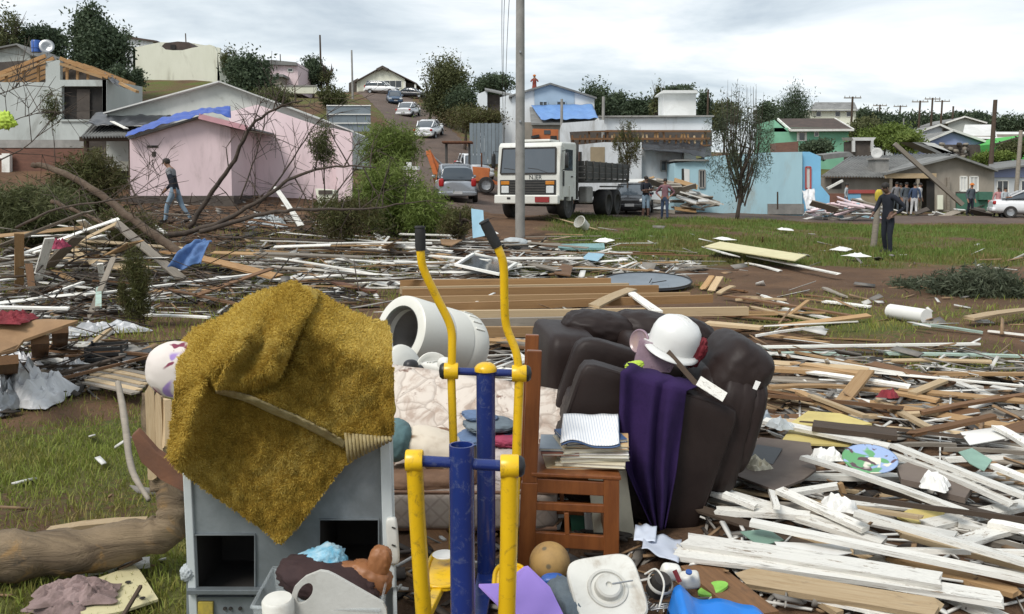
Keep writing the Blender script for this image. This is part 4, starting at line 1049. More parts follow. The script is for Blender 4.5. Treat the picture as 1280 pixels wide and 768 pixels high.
# ---------------------------------------------------------------- small things at the machine's foot
mt, t, b = newmat('old_ball')
vec, _ = coords(t); vo = t.nodes.new('ShaderNodeTexVoronoi'); vo.inputs['Scale'].default_value = 21; lk(t, vec, vo.inputs['Vector'])
c = mixc(t, ramp(t, noise(t, vec, 8, 6, 0.7), 0.35, 0.7), (0.42, 0.26, 0.09), (0.25, 0.15, 0.06))
lk(t, mixc(t, ramp(t, vo.outputs['Distance'], 0.12, 0.30, .8, 0), c, (0.09, 0.085, 0.06)), b.inputs['Base Color']); b.inputs['Roughness'].default_value = 0.7
bc = P(687, 703, 3.42)
mb = MB(); puff(mb, bc, (.165, .165, .165), 2, None, 16)
mb.build('ball', 'old_ball', smooth=1, label='worn orange ball with dark patches under the wooden chair', cat='ball')
mat('blue_plastic', (0.03, 0.10, 0.36), (0.025, 0.08, 0.28), 5, 0.35, 0.1); mat('sky_blue', (0.10, 0.30, 0.55), (0.08, 0.24, 0.45), 5, 0.4, 0.1)
pillow(P(690, 724, 3.22), (.085, .06, .04), (0, -.1, 0), 'blue_plastic', 'small blue plastic piece in front of the ball', 'toy', .05, 2)
pillow(P(706, 737, 3.16), (.05, .05, .025), (0, -.1, .3), 'sky_blue', 'light blue bottle cap beside the fan base', 'cap', .02, 2)
pillow(P(707, 752, 3.1), (.12, .3, .13), (0, 0, .2), 'cloth_grey', 'dark navy cloth between the purple foam and the fan base', 'cloth', .1, 6)
# fan: square foot, motor head and grille
fb = thing('electric_fan', 'dirty white square base of an electric fan with rounded boss', 'fan', P(760, 768, 3.1))
fbx = [P(718, 705, 3.12), P(778, 696, 3.16), P(806, 760, 2.98), P(735, 790, 2.92)]
fnrm = (fbx[1] - fbx[0]).cross(fbx[3] - fbx[0]).normalized()
if fnrm.y > 0: fnrm = -fnrm
fc = sum(fbx, Vector()) / 4; fu = (fbx[1] - fbx[0]).normalized(); fv = fnrm.cross(fu)
mb = MB(); n = 48
def fplate(r, z): return [fc + (fu * math.copysign(abs(math.cos(a_)) ** .42, math.cos(a_)) + fv * math.copysign(abs(math.sin(a_)) ** .42, math.sin(a_))) * r + fnrm * z for a_ in [2 * math.pi * i / n for i in range(n)]]
rings = [fplate(.132, -.02), fplate(.132, .0), fplate(.126, .006), fplate(.10, .006)]
mb.v = [tuple(p) for r_ in rings for p in r_]
mb.f = [(i * n + k, i * n + (k + 1) % n, (i + 1) * n + (k + 1) % n, (i + 1) * n + k) for i in range(3) for k in range(n)] + [tuple(3 * n + k for k in range(n))]
mb.build('base_plate', 'white_plastic', fb, smooth=1, angle=35)
MB().lathe([(.075, .006), (.073, .013), (.064, .013), (.062, .008)], fc, fnrm, 40).build('raised_ring', 'white_plastic', fb, smooth=1, angle=35)
MB().lathe([(.05, .006), (.047, .03), (.04, .036), (.012, .036), (.010, .026), (0, .026)], fc, fnrm, 32).build('boss', 'white_plastic', fb, smooth=1, angle=35)
MB().tube([fc + fnrm * .038 + fu * .012, fc + fnrm * .038 + fu * .09], .003, 6).build('pin', 'steel', fb)
fm = thing('fan_motor', 'broken white fan motor with bent wire grille beside the fan base', 'fan motor', P(825, 770, 3.1))
mc = P(824, 742, 3.1)
mb = MB().lathe([(.0, .05), (.03, .05), (.035, .03), (.04, .0), (.04, -.03), (0, -.03)], mc + Vc((0, .02, .02)), (.2, -.5, .8), 20); mb.build('motor_housing', 'dark_inside', fm, smooth=1, angle=40)
MB().lathe([(.045, .0), (.05, .01), (.045, .02)], mc + Vc((0, .0, .035)), (.2, -.5, .8), 24).build('coil', 'white_plastic', fm, smooth=1)
mb = MB(); puff(mb, P(838, 715, 3.18), (.075, .05, .06), 4, (.3, .2, .2), 8); mb.build('switch_box', 'white_plastic', fm, smooth=1)
mb = MB(); puff(mb, P(862, 725, 3.15), (.075, .05, .06), 5, (.3, -.2, -.2), 8); mb.build('control_box', 'white_plastic', fm, smooth=1)
MB().bar(P(843, 713, 3.1), P(850, 728, 3.08), .012, .012).build('red_clip', 'cloth_red', fm)
MB().lathe([(0, .0), (.012, 0), (.012, .006), (0, .006)], P(861, 716, 3.1), (0, -.4, 1), 16).build('blue_knob', 'blue_plastic', fm)
gc = mc + Vc((.015, .0, -.03))
for r_ in (.062, .085, .105):
    MB().tube([gc + Vc((r_ * math.cos(a_), r_ * .75 * math.sin(a_), .012 * math.sin(3 * a_))) for a_ in [i / 28 * 2 * math.pi for i in range(28)]], .003, 5, closed=True).build('grille_ring', 'steel', fm, smooth=1)
for i in range(30):
    a_ = i / 30 * 2 * math.pi
    MB().tube([gc + Vc((.055 * math.cos(a_), .041 * math.sin(a_), .004)), gc + Vc((.088 * math.cos(a_), .066 * math.sin(a_), -.008)), gc + Vc((.108 * math.cos(a_), .081 * math.sin(a_), .0))], .0022, 4).build('grille_wire', 'white_plastic' if i % 3 else 'steel', fm)
MB().tube(spline([P(806, 718, 3.05), P(820, 712, 3.02), P(830, 730, 2.98), P(824, 760, 2.95)], 8), .004, 6).build('cable', 'white_plastic', fm, smooth=1)
# purple foam sheet, blue bag, papers, green flip-flop, brown board
mat('foam_lilac', (0.34, 0.23, 0.66), (0.31, 0.21, 0.61), 4, 0.75, 0.05, vary=0)
vsf = [P(598, 734, 2.98), P(628, 733, 3.0), P(655, 712, 3.05), P(660, 711, 3.05), P(688, 738, 2.95), P(706, 775, 2.80), P(640, 775, 2.80), P(622, 758, 2.86)]
MB().prism(vsf, (0, .01, .008)).build('foam_sheet', 'foam_lilac', bev=.002, label='cut sheet of lilac foam lying by the right yellow arm', cat='foam sheet')
mat('bag_blue', (0.012, 0.20, 0.66), (0.01, 0.16, 0.55), 2, 0.35, 0.25, 0.01, vary=0)
def fn(u, v):
    pts = [(838, 764), (846, 742), (853, 738), (868, 752), (890, 756), (915, 757), (945, 764), (962, 775)]
    k = u * (len(pts) - 1); i = min(int(k), len(pts) - 2); a_, b_ = pts[i], pts[i + 1]; x = a_[0] + (b_[0] - a_[0]) * (k - i); y = a_[1] + (b_[1] - a_[1]) * (k - i)
    p = P(x, y, 2.95); return p + Vc((0, .10 - .34 * v, -.13 * v ** 1.6 - .10 * (1 - v) * (v < .15) + .014 * nz(u * 7, v * 4, 2)))
MB().sheet(fn, 50, 12).build('bag', 'bag_blue', smooth=1, thick=.006, label='bright blue plastic bag at the bottom edge right of the fan motor', cat='bag')
MB().sheet(lambda u, v: P(806 + 46 * u + (-4) * v, 672 + 8 * u + (20 + 10 * u) * v, 3.72 - .30 * v) + Vc((0, 0, .02 + .015 * nz(u * 3, v * 3, 9))), 14, 10).build('paper_sheet', 'paper_blue', smooth=1, thick=.002, label='large pale blue paper sheet below the purple cloth', cat='paper')
MB().sheet(lambda u, v: P(794 + 27 * u - 2 * v, 664 + 2 * u + 20 * v, 3.74 - .16 * v) + Vc((0, 0, .03 + .012 * nz(u * 3, v * 3, 4))), 10, 8).build('paper_sheet', 'paper_blue', smooth=1, thick=.002, label='small folded pale blue paper left of the large sheet', cat='paper')
mat('lime_foam', (0.28, 0.62, 0.10), (0.22, 0.5, 0.08), 16, 0.7, 0.1)
a0 = P(891, 738, 3.25)
MB().prism([a0 + Vc((.05 * math.cos(t_) * (1 + .15 * math.cos(2 * t_ + .5)), .045 * math.sin(t_), .02 * math.cos(t_))) for t_ in [i / 20 * 2 * math.pi for i in range(20)]], (0, 0, .01)).build('foam_sole', 'lime_foam', label='lime green foam sandal sole with red dots on the brown board', cat='sandal')
pk(872, 708, 950, 772, .16, 'plank_brown', 'wide reddish brown board behind the green sandal sole', .05, .05, .025)
# ---------------------------------------------------------------- clear tub with household things, in front of the cabinet
clear('clear_plastic', (0.72, 0.78, 0.80), 0.22)
tubq = [P(330, 700, 2.9), P(478, 742, 2.55), P(470, 800, 2.62), P(325, 790, 2.7)]
tbx = thing('plastic_tub', 'clear plastic tub of household things before the steel cabinet', 'tub', Vc((P(400, 740, 2.7).x, 2.72, .0)))
c_ = Vc((P(402, 745, 2.68).x, 2.70, 0))
mb = MB()
for i in range(0, 1):
    rim = [(-.20, .16), (.19, .12), (.20, -.14), (-.19, -.12)]
    def ring(s, z): return [c_ + Vc((x * s, y * s, z)) for x, y in rim]
    lo, hi = ring(.86, .04), ring(1.0, P(360, 705, 2.85).z - .02)
    mb.v = [tuple(p) for p in lo + hi]; mb.f = [(0, 1, 5, 4), (1, 2, 6, 5), (2, 3, 7, 6), (3, 0, 4, 7), (3, 2, 1, 0)]
mb.build('tub_body', 'clear_plastic', tbx, thick=.003)
hi2 = ring(1.02, P(360, 705, 2.85).z - .02)
MB().tube(hi2, .006, 6, closed=True).build('rim', 'clear_plastic', tbx, smooth=1)
mat('leather_tan', (0.33, 0.14, 0.055), (0.24, 0.10, 0.04), 6, 0.5, 0.2); mat('cloth_plum', (0.035, 0.017, 0.018), (0.05, 0.025, 0.024), 6, 0.85, 0.4)
mat('bag_cyan', (0.10, 0.42, 0.62), (0.5, 0.62, 0.66), 9, 0.35, 0.4, 0.01)
pillow(P(397, 708, 2.8), (.19, .12, .12), (.2, -.35, .2), 'bag_cyan', 'crinkled light blue plastic bag in the clear tub', 'bag', .16, 3)
pillow(P(412, 726, 2.76), (.34, .2, .13), (0, .25, 0), 'cloth_plum', 'dark plum garment in the clear tub', 'garment', .1, 6)
lb_ = thing('leather_bag', 'crumpled tan leather bag at the right of the clear tub', 'bag', P(465, 735, 2.78))
mb = MB(); puff(mb, P(462, 722, 2.78), (.15, .1, .1), 2.6, (.1, .35, 0), 14, .09, 5); mb.build('bag_body', 'leather_tan', lb_, smooth=1)
mb = MB(); puff(mb, P(474, 704, 2.77), (.075, .06, .12), 2.8, (.1, .25, 0), 12, .10, 25); mb.build('strap_fold', 'leather_tan', lb_, smooth=1)
mb = MB(); puff(mb, P(440, 712, 2.78), (.12, .06, .05), 2.4, (0, .2, .3), 10, .08, 15); mb.build('flap', 'leather_tan', lb_, smooth=1)
cbp = [(363, 752), (366, 736), (380, 722), (400, 714), (412, 716), (482, 756), (484, 775), (364, 775)]
hole = P(381, 741, 2.56)
cbd = thing('cutting_board', 'scratched grey-white cutting board with an oval handle hole in the tub', 'cutting board', P(420, 768, 2.58))
# board as a ring of quads round the hole
outer = [P(x, y, 2.56) for x, y in cbp]; 
hl_ = [P(381 + 9 * math.cos(a_) + 5 * math.sin(a_), 742 - 13 * math.sin(a_), 2.56) for a_ in [R(180 - 0) - i / 16 * 2 * math.pi for i in range(16)]]
def resample(poly, n):
    d = [0]; P2 = poly + [poly[0]]
    for i in range(len(poly)): d.append(d[-1] + (P2[i + 1] - P2[i]).length)
    o = []
    for k in range(n):
        s = d[-1] * k / n; i = max(j for j in range(len(poly)) if d[j] <= s + 1e-9); o.append(P2[i].lerp(P2[i + 1], (s - d[i]) / (d[i + 1] - d[i])))
    return o
oo = resample(outer, 32); hh_ = resample(hl_, 32)
bk = Vc((0, .014, 0)); mb = MB(); mb.v = [tuple(p) for p in oo + hh_ + [p + bk for p in oo] + [p + bk for p in hh_]]
for k in range(32):
    l = (k + 1) % 32; mb.f += [(k, l, 32 + l, 32 + k), (64 + k, 96 + k, 96 + l, 64 + l), (k, 64 + k, 64 + l, l), (32 + k, 32 + l, 96 + l, 96 + k)]
mat('board_plastic', (0.50, 0.50, 0.47), (0.42, 0.42, 0.39), 7, 0.5, 0.15, dirt=(0.24, 0.21, 0.17), dirt_amt=0.45, dirt_scale=5)
mb.build('board', 'board_plastic', cbd, bev=.002)
mb = MB().lathe([(0, .04), (.042, .038), (.048, .03), (.048, -.1), (0, -.1)], P(348, 762, 2.55), (0, -.1, 1), 28); mb.build('jar', 'white_plastic', smooth=1, angle=40, label='white plastic jar at the bottom left of the clear tub', cat='jar')
pk(520, 640, 560, 690, .12, 'plank_brown', 'dark board under the walking machine beside the mattress', .02, .02, .02, 1)
MB().tube([P(575, 712, 3.25), P(553, 700, 3.3)], .01, 8).build('pipe_stub', 'white_plastic', label='white pipe stub on the yellow pedal', cat='pipe')
MB().lathe([(0, 0), (.03, 0), (.045, .012), (.042, .014), (.028, .004), (0, .004)], P(555, 697, 3.18), (0, 0, 1), 24).build('saucer', 'paper', smooth=1, label='small patterned saucer on the left yellow pedal', cat='plate')
# ---------------------------------------------------------------- boards and wreckage, largest ones one by one
W_, B_, D_, F_, PL, GR, GN = 'plank_white', 'plank_brown', 'plank_dark', 'plank_fresh', 'plank_pale', 'plank_grey', 'plank_green'
for row in [
    # right foreground
    (857, 676, 1180, 727, .105, W_, 'wide white board, upper of the pair below the armchair', .10, .10),
    (845, 692, 1250, 750, .10, W_, 'long wide white board, lower of the pair below the armchair', .08, .08),
    (892, 614, 1105, 678, .085, W_, 'white board beginning right beside the foot of the tipped armchair', .14, .10),
    (938, 653, 1282, 724, .06, W_, 'long narrow white board running to the bottom right corner', .15, .12),
    (974, 613, 1082, 662, .055, W_, 'white board with a chewed left end beside the long curved batten', .17, .14),
    (1070, 641, 1290, 706, .06, W_, 'white board with a rounded left end crossing the right rubble', .21, .18),
    (1005, 572, 1206, 641, .055, W_, 'slim white board with a broken left tip below the printed round plate', .20, .14),
    (1117, 557, 1285, 622, .06, W_, 'upper of the two parallel white boards at the right edge', .18, .16),
    (1112, 567, 1266, 631, .055, W_, 'lower of the two parallel white boards at the right edge', .14, .12),
    (955, 526, 1112, 559, .07, W_, 'white board above the yellow panel behind the armchair', .16, .14),
    (1159, 657, 1290, 629, .09, W_, 'broad white board slanting the other way under the long white ones', .07, .07),
    (1205, 678, 1290, 657, .10, W_, 'broad white board slanting upward near the bottom right', .06, .06),
    (1060, 621, 1290, 651, .018, D_, 'thin dark batten lying across the white boards', .23, .23),
    (1124, 667, 1285, 711, .045, PL, 'tan moulding strip just under a long white board', .13, .13),
    (1107, 694, 1272, 742, .075, F_, 'raw brown board beside the bottom right white board', .07, .07),
    (1160, 705, 1290, 737, .05, B_, 'dark brown board in the bottom right corner', .05, .05),
    (1240, 582, 1290, 602, .07, W_, 'short white board end at the right edge below the green sheet', .14, .14),
    (958, 597, 971, 634, .028, W_, 'small white stick standing on the brown sheet', .05, .18),
    (905, 618, 945, 634, .04, W_, 'short white slat left of the small standing stick', .16, .13),
    (985, 617, 1050, 607, .05, W_, 'white slat crossing behind the small raw stick', .15, .15),
    (1050, 604, 1058, 628, .022, F_, 'small raw stick standing between white boards', .2, .1),
    (940, 700, 1050, 768, .035, PL, 'pale stick below the wide white boards at the bottom', .04, .02),
    (1016, 532, 1121, 544, .19, D_, 'wide dark brown board resting above the yellow panel', .17, .17),
    (1137, 543, 1244, 520, .06, B_, 'rough brown stake slanting up to the right behind the white boards', .12, .2),
    (1098, 500, 1163, 536, .07, PL, 'pale raw board slanting down behind the brown stake', .1, .1),
    (1246, 534, 1290, 560, .06, W_, 'white board end at the right edge above the green sheet', .15, .15),
    (1105, 558, 1195, 557, .03, GR, 'grey batten lying flat behind the parallel white boards', .1, .1),
    (1180, 562, 1290, 568, .025, GR, 'grey thin batten behind the green sheet', .1, .1),
    # middle right
    (946, 434, 1222, 430, .09, W_, 'very long straight white board lying across behind the armchair', .10, .10),
    (950, 443, 1058, 443, .13, GN, 'left pale green board just below the long white board', .05, .05),
    (1107, 442, 1295, 446, .13, GN, 'right pale green board reaching the right edge', .05, .05),
    (957, 461, 1074, 467, .15, F_, 'broad raw board beside the right armchair back', .12, .12),
    (957, 473, 1092, 477, .08, GR, 'grey board under the broad raw board', .06, .06),
    (962, 484, 1060, 484, .09, F_, 'raw brown board lying below the grey one', .1, .1),
    (1067, 485, 1172, 501, .08, F_, 'raw board slanting down right of the propped board', .08, .08),
    (1050, 506, 1084, 464, .11, F_, 'short raw board propped upright across the others', .06, .22),
    (1088, 455, 1190, 481, .12, B_, 'brown board slanting down below the green boards', .12, .08),
    (1140, 492, 1180, 476, .07, PL, 'short pale board slanting up near the white lath', .12, .12),
    (1167, 467, 1240, 496, .09, W_, 'white lath slanting down on bare ground at the right', .05, .03),
    (1152, 516, 1290, 493, .05, B_, 'long rough brown stick at the right edge', .08, .1),
    (1013, 495, 1082, 521, .05, PL, 'pale batten slanting down behind the armchair', .14, .1),
    (998, 490, 1056, 518, .055, F_, 'raw batten parallel to the pale batten behind the armchair', .12, .08),
    (1099, 503, 1128, 521, .09, F_, 'stubby raw board end above the brown stake', .08, .05),
    (1073, 501, 1112, 520, .05, B_, 'short brown batten above the stubby raw board', .08, .05),
    (908, 370, 1064, 395, .10, B_, 'long brown board slanting away behind the armchair', .08, .06),
    (939, 384, 1018, 401, .07, PL, 'pale board lying nearer than the long brown board', .06, .05),
    (980, 386, 1048, 401, .07, W_, 'white board lying right of the pale board behind the armchair', .06, .05),
    (883, 404, 952, 410, .22, PL, 'short broad pale board between the beams and the white boards', .12, .12),
    (945, 420, 1028, 409, .05, W_, 'white batten slanting up behind the armchair head', .10, .12),
    (949, 417, 1034, 429, .09, F_, 'raw board slanting down to the long white board', .06, .06),
    (936, 320, 1049, 343, .10, W_, 'long white board beside the cream panel in the grass', .14, .12),
    (933, 329, 975, 339, .09, W_, 'short white board in the grass below the cream panel', .04, .03),
    (1030, 377, 1088, 384, .12, W_, 'white board flat on the bare ground right of centre', .04, .03),
    (1211, 398, 1295, 387, .15, PL, 'thick squared timber at the right edge', .10, .12),
    (1142, 405, 1228, 416, .05, GN, 'thin pale green batten in the grass at the right', .05, .04),
    (1236, 414, 1290, 420, .06, W_, 'white batten end at the right edge below the squared timber', .04, .04),
    (1030, 360, 1056, 371, .10, GR, 'small grey board in the grass right of centre', .05, .03),
    (985, 395, 1010, 376, .06, F_, 'small raw board end by the long brown board', .06, .2),
    (878, 362, 890, 345, .14, F_, 'raw block standing on end right of the round dish', .02, .22),
    (889, 364, 900, 346, .14, PL, 'pale block standing on end beside the raw block', .02, .22),
    (898, 367, 916, 358, .10, PL, 'pale block lying beside the standing blocks', .04, .1),
    # centre, beyond the beams
    (742, 383, 790, 362, .15, PL, 'pale board lying aslant over the ends of the beams', .22, .25),
    (788, 366, 822, 390, .12, W_, 'white board lying aslant over the ends of the beams', .25, .22),
    (600, 313, 886, 320, .12, B_, 'very long brown beam lying in the grass edge behind the dish', .12, .12),
    (432, 353, 607, 344, .06, D_, 'long thin dark batten left of the right yellow handle', .22, .22),
    (439, 334, 570, 328, .10, F_, 'raw orange brown board among white boards left of the yellow handles', .20, .2),
    (320, 317, 455, 322, .20, GR, 'wide grey board topmost of the white pile left of centre', .25, .22),
    (348, 323, 472, 344, .14, W_, 'bright white board slanting right in the pile left of centre', .24, .2),
    (338, 333, 490, 345, .13, W_, 'long white board at the front of the pile left of centre', .15, .15),
    (330, 341, 420, 339, .12, GR, 'grey board at the front left of the white pile', .1, .1),
    (417, 353, 468, 365, .16, 'rust', 'rust red board piece behind the rug', .12, .08),
    (589, 312, 720, 317, .08, GR, 'grey long batten behind the right yellow handle', .2, .18),
    (659, 330, 699, 338, .18, GR, 'grey slatted piece right of the yellow handle', .15, .12),
    (682, 269, 746, 287, .09, PL, 'pale pole lying in the grass before the truck', .15, .1),
    (652, 308, 713, 296, .06, PL, 'pale stick in the grass right of the yellow handle', .08, .12),
    (455, 306, 478, 314, .16, W_, 'white board end behind the left yellow handle', .2, .15),
    (470, 316, 486, 296, .06, W_, 'white lath leaning up behind the left yellow handle', .05, .35),
    (344, 234, 376, 282, .16, W_, 'white board leaning in the torn branches right of the pink house', .9, .35),
    # left
    (24, 366, 24, 292, .12, F_, 'raw board standing upright at the left edge', .02, .95),
    (40, 372, 62, 298, .13, W_, 'white board leaning up in the left rubble', .02, .92),
    (60, 334, 98, 296, .20, GR, 'grey board leaning behind the white one in the left rubble', .35, .85),
    (142, 276, 229, 350, .17, GR, 'long grey board sloping down from the torn branches on the left', .95, .25),
    (106, 369, 318, 343, .06, W_, 'long thin white lath rising to the right on the left', .25, .3),
    (195, 360, 295, 380, .12, B_, 'brown board sloping down behind the rug', .25, .15),
    (247, 369, 340, 336, .10, B_, 'brown board rising to the right behind the rug', .2, .35),
    (208, 314, 345, 346, .24, 'beam', 'wide orange brown board beneath the blue jeans', .3, .2),
    (-10, 384, 86, 386, .10, W_, 'white board lying level at the left edge', .30, .3),
    (-10, 353, 16, 349, .12, W_, 'white board stub at the left edge', .3, .3),
    (33, 484, 190, 445, .035, B_, 'thin brown batten rising to the cushion on the left', .12, .18),
    (58, 472, 155, 446, .06, D_, 'dark board parallel to the thin brown batten on the left', .1, .14),
    (181, 394, 262, 397, .07, W_, 'thin white board behind the cushion', .1, .1),
    (112, 396, 142, 322, .07, GR, 'splintered grey slat standing in the left rubble', .05, .7),
    (125, 330, 131, 372, .07, W_, 'short white slat standing in the left rubble', .6, .1),
    (50, 372, 104, 353, .06, W_, 'white lath sloping in the left rubble', .25, .35),
    (68, 338, 92, 352, .10, F_, 'raw short board behind the white lath on the left', .3, .25),
    (36, 330, 40, 360, .09, B_, 'brown short board beside the upright raw board', .6, .3),
    (100, 445, 140, 410, .05, PL, 'pale stick by the white plastic sheet', .1, .3),
    (60, 440, 80, 415, .05, B_, 'dark red brown stick under the plywood sheet', .05, .4),
    (60, 664, 182, 652, .07, PL, 'pale board lying behind the fallen log', .06, .1),
    (100, 715, 188, 703, .06, W_, 'white board under the fallen log', .02, .03),
]:
    x1, y1, x2, y2, w, m_, lb, h1, h2 = row
    pk(x1, y1, x2, y2, w, m_, lb, h1, h2, .022 if w < .15 else .03, rnd.choice((0, 0, 1, 3)) if m_ in (W_, GN) else rnd.choice((1, 2, 3, 0)), rnd.uniform(-.12, .12))
# parallel roof beams
for i, (x1, y1, x2, y2) in enumerate([(500, 354, 762, 349), (500, 362, 786, 357), (503, 370, 822, 364), (506, 378, 858, 371), (508, 388, 893, 379), (512, 398, 930, 387), (560, 409, 770, 402), (590, 421, 720, 413)]):
    a, b_ = GP(x1, y1, .16), GP(x2, y2, .16)
    nth = ('farthest', 'second', 'third', 'fourth', 'fifth', 'sixth', 'seventh', 'nearest')[i]
    a.z += rnd.uniform(-.03, .05); b_.z += rnd.uniform(-.04, .05); b_.y += rnd.uniform(-.25, .25)
    plank(a, b_, .075, .10, ('beam', 'plank_pale', 'beam', 'plank_fresh', 'beam', 'plank_pale', 'plank_grey', 'plank_fresh')[i], nth + ' of the parallel squared roof beams behind the armchairs, counted from the far side', 0, 0, 'roof_beam', 'beam', 'parallel roof beams')
for i, (px, y0) in enumerate(((540, 352), (700, 360))):
    plank(GP(px, 350, .05), GP(px + 22, 425, .05), .08, .06, D_, ('left' if i == 0 else 'right') + ' dark bearer lying under the parallel beams', 0, 0, 'bearer', 'beam')
# mostly hidden boards in heaps: alike pieces
GROUPS = []
def heap(n, poly, mats, lr, wr, am, asd, hr, label, group, name='board', tilt=.08):
    xs_ = [p[0] for p in poly]; ys_ = [p[1] for p in poly]; k = 0; g = 0
    while k < n and g < 9000:
        g += 1
        x = rnd.uniform(min(xs_), max(xs_)); y = rnd.uniform(min(ys_), max(ys_))
        if not bool(pinpoly(np.array([x]), np.array([y]), poly)[0]): continue
        c_ = GP(x, y, 0); a_ = rnd.gauss(am, asd); l = rnd.uniform(*lr) / 2; d = Vc((math.cos(a_), math.sin(a_), 0)) * l
        h1 = rnd.uniform(*hr); h2 = h1 + rnd.uniform(-tilt, tilt)
        m_ = rnd.choice(mats)
        p, q = c_ - d, c_ + d
        p.z = ground(p.x, p.y) + max(.012, h1); q.z = ground(q.x, q.y) + max(.012, h2)
        tone = {W_: 'white', GR: 'grey', F_: 'raw', PL: 'pale', B_: 'brown', D_: 'blackish', GN: 'pale green', 'rust': 'rust red', 'beam': 'orange brown'}[m_]
        w_b = rnd.uniform(*wr); fx = (x - min(xs_)) / (max(xs_) - min(xs_)); fy = (y - min(ys_)) / (max(ys_) - min(ys_))
        sz = ('short ', 'long ')[l * 2 > sum(lr) / 2] + ('narrow ', 'broad ')[w_b > sum(wr) / 2]
        at_ = ('far ', 'near ', 'nearest ')[min(2, int(fy * 3))] + ('left end', 'left part', 'middle', 'right part', 'right end')[min(4, int(fx * 5))] + ' of '
        plank(p, q, w_b, rnd.uniform(.012, .028), m_, sz + tone + ' board, ' + at_ + label, rnd.uniform(-.3, .3), rnd.randrange(4), name, 'board', group)
        k += 1
heap(38, [(890, 640), (960, 560), (1080, 545), (1400, 560), (1400, 768), (1040, 768), (870, 725)], [W_, W_, W_, GR, PL, D_, W_], (.4, 1.5), (.045, .11), -.42, .3, (.01, .10), 'bottom right heap', 'loose boards in the bottom right heap')
heap(42, [(965, 445), (1110, 455), (1240, 480), (1400, 500), (1400, 545), (960, 535)], [F_, F_, PL, W_, B_, GR], (.5, 1.9), (.05, .12), -.2, .45, (.01, .10), 'scatter right of tipped armchair', 'loose boards right of the armchair')
heap(50, [(300, 318), (420, 308), (560, 303), (720, 318), (735, 345), (700, 352), (500, 358), (330, 352)], [W_, W_, GR, W_, D_, F_, GR, W_], (1.1, 3.4), (.07, .2), .03, .35, (.02, .28), 'pale heap beyond walking machine', 'loose boards in the pale heap beyond the machine')
heap(24, [(560, 400), (700, 395), (720, 440), (640, 480), (590, 470), (612, 430)], [W_, GR, F_, B_, D_, PL], (.3, 1.3), (.04, .10), -.2, .7, (.01, .14), 'heap behind washer tub', 'loose boards behind the washer tub')
heap(32, [(0, 330), (120, 310), (190, 330), (180, 380), (90, 395), (0, 400)], [GR, D_, B_, W_, D_, F_], (.5, 1.6), (.05, .14), .3, .8, (.05, .40), 'tangled far left heap', 'loose boards in the left heap')
heap(22, [(0, 430), (110, 440), (190, 440), (180, 470), (50, 495), (0, 500)], [GR, D_, B_, W_, D_], (.3, 1.0), (.03, .09), .4, .6, (.02, .18), 'low heap left of cushion', 'loose boards left of the cushion')
heap(26, [(180, 350), (330, 345), (420, 352), (470, 365), (430, 385), (330, 352), (190, 385)], [GR, D_, B_, W_, F_], (.4, 1.6), (.04, .10), .2, .5, (.02, .15), 'scatter behind mustard rug', 'loose boards behind the rug')
heap(18, [(880, 350), (1060, 375), (1100, 400), (1040, 430), (960, 425), (890, 395)], [F_, W_, PL, B_, F_], (.3, 1.4), (.04, .10), -.2, .5, (.01, .06), 'scatter behind the armchairs', 'loose boards behind the armchair')
heap(18, [(200, 262), (350, 265), (520, 290), (480, 310), (300, 312), (180, 300)], [GR, D_, B_, W_, B_], (.6, 2.0), (.06, .14), .2, .7, (.05, .45), 'scatter before pink house', 'loose boards before the pink house')
heap(20, [(610, 292), (760, 300), (880, 325), (860, 345), (740, 335), (640, 318)], [B_, GR, F_, W_], (.5, 2.2), (.05, .10), 0, .4, (.01, .10), 'scatter at grass edge', 'loose boards at the grass edge')
heap(24, [(0, 310), (120, 305), (180, 318), (210, 350), (120, 375), (0, 375)], [GR, W_, GR, PL, F_, W_], (.9, 2.2), (.12, .26), .3, .9, (.25, .6), 'tilted far left heap', 'tilted boards in the left heap', tilt=.75)
# splinters and scraps nobody could count: one mesh per tone
def scraps(name, n, polys, matname, lr, wr, label, hmax=.12, flat=.4):
    vs_, k = [], 0; base = np.array([(-.5, -.5, -.5), (.5, -.5, -.5), (.5, .5, -.5), (-.5, .5, -.5), (-.5, -.5, .5), (.5, -.5, .5), (.5, .5, .5), (-.5, .5, .5)])
    fq = np.array([(3, 2, 1, 0), (4, 5, 6, 7), (0, 1, 5, 4), (1, 2, 6, 5), (2, 3, 7, 6), (3, 0, 4, 7)])
    V_ = []; F_2 = []
    wts = [w for _, w in polys]
    for i in range(n):
        poly = rnd.choices(polys, wts)[0][0]; xs_ = [p[0] for p in poly]; ys_ = [p[1] for p in poly]
        for _ in range(30):
            x = rnd.uniform(min(xs_), max(xs_)); y = rnd.uniform(min(ys_), max(ys_))
            if bool(pinpoly(np.array([x]), np.array([y]), poly)[0]): break
        c_ = GP(x, y, 0); s_ = min(1.8, max(.4, c_.y / 8))
        l, w = rnd.uniform(*lr) * s_, rnd.uniform(*wr) * s_
        m_ = np.array(Euler((rnd.gauss(0, flat), rnd.gauss(0, flat * .6), rnd.uniform(0, 6.3))).to_matrix())
        sh = base * np.array([l, w, .006 + .004 * rnd.random()]); sh[:4] += nrs.uniform(-.15, .15, (4, 3)) * np.array([l, w, .004]); sh[4:] += (sh[:4] - base[:4] * np.array([l, w, .01])) * 0.8
        V_.append(sh @ m_.T + np.array([c_.x, c_.y, ground(c_.x, c_.y) + .01 + rnd.random() ** 2 * hmax * min(1, c_.y / 9)])); F_2.append(fq + 8 * i)
    o = np_mesh(name, np.concatenate(V_), np.concatenate(F_2), matname); tag(o, label, 'rubble', kind='stuff')
ZR = [(880, 620), (960, 545), (1090, 500), (1480, 520), (1480, 768), (960, 768), (870, 715)]; ZM = [(940, 440), (1430, 445), (1430, 530), (950, 540)]
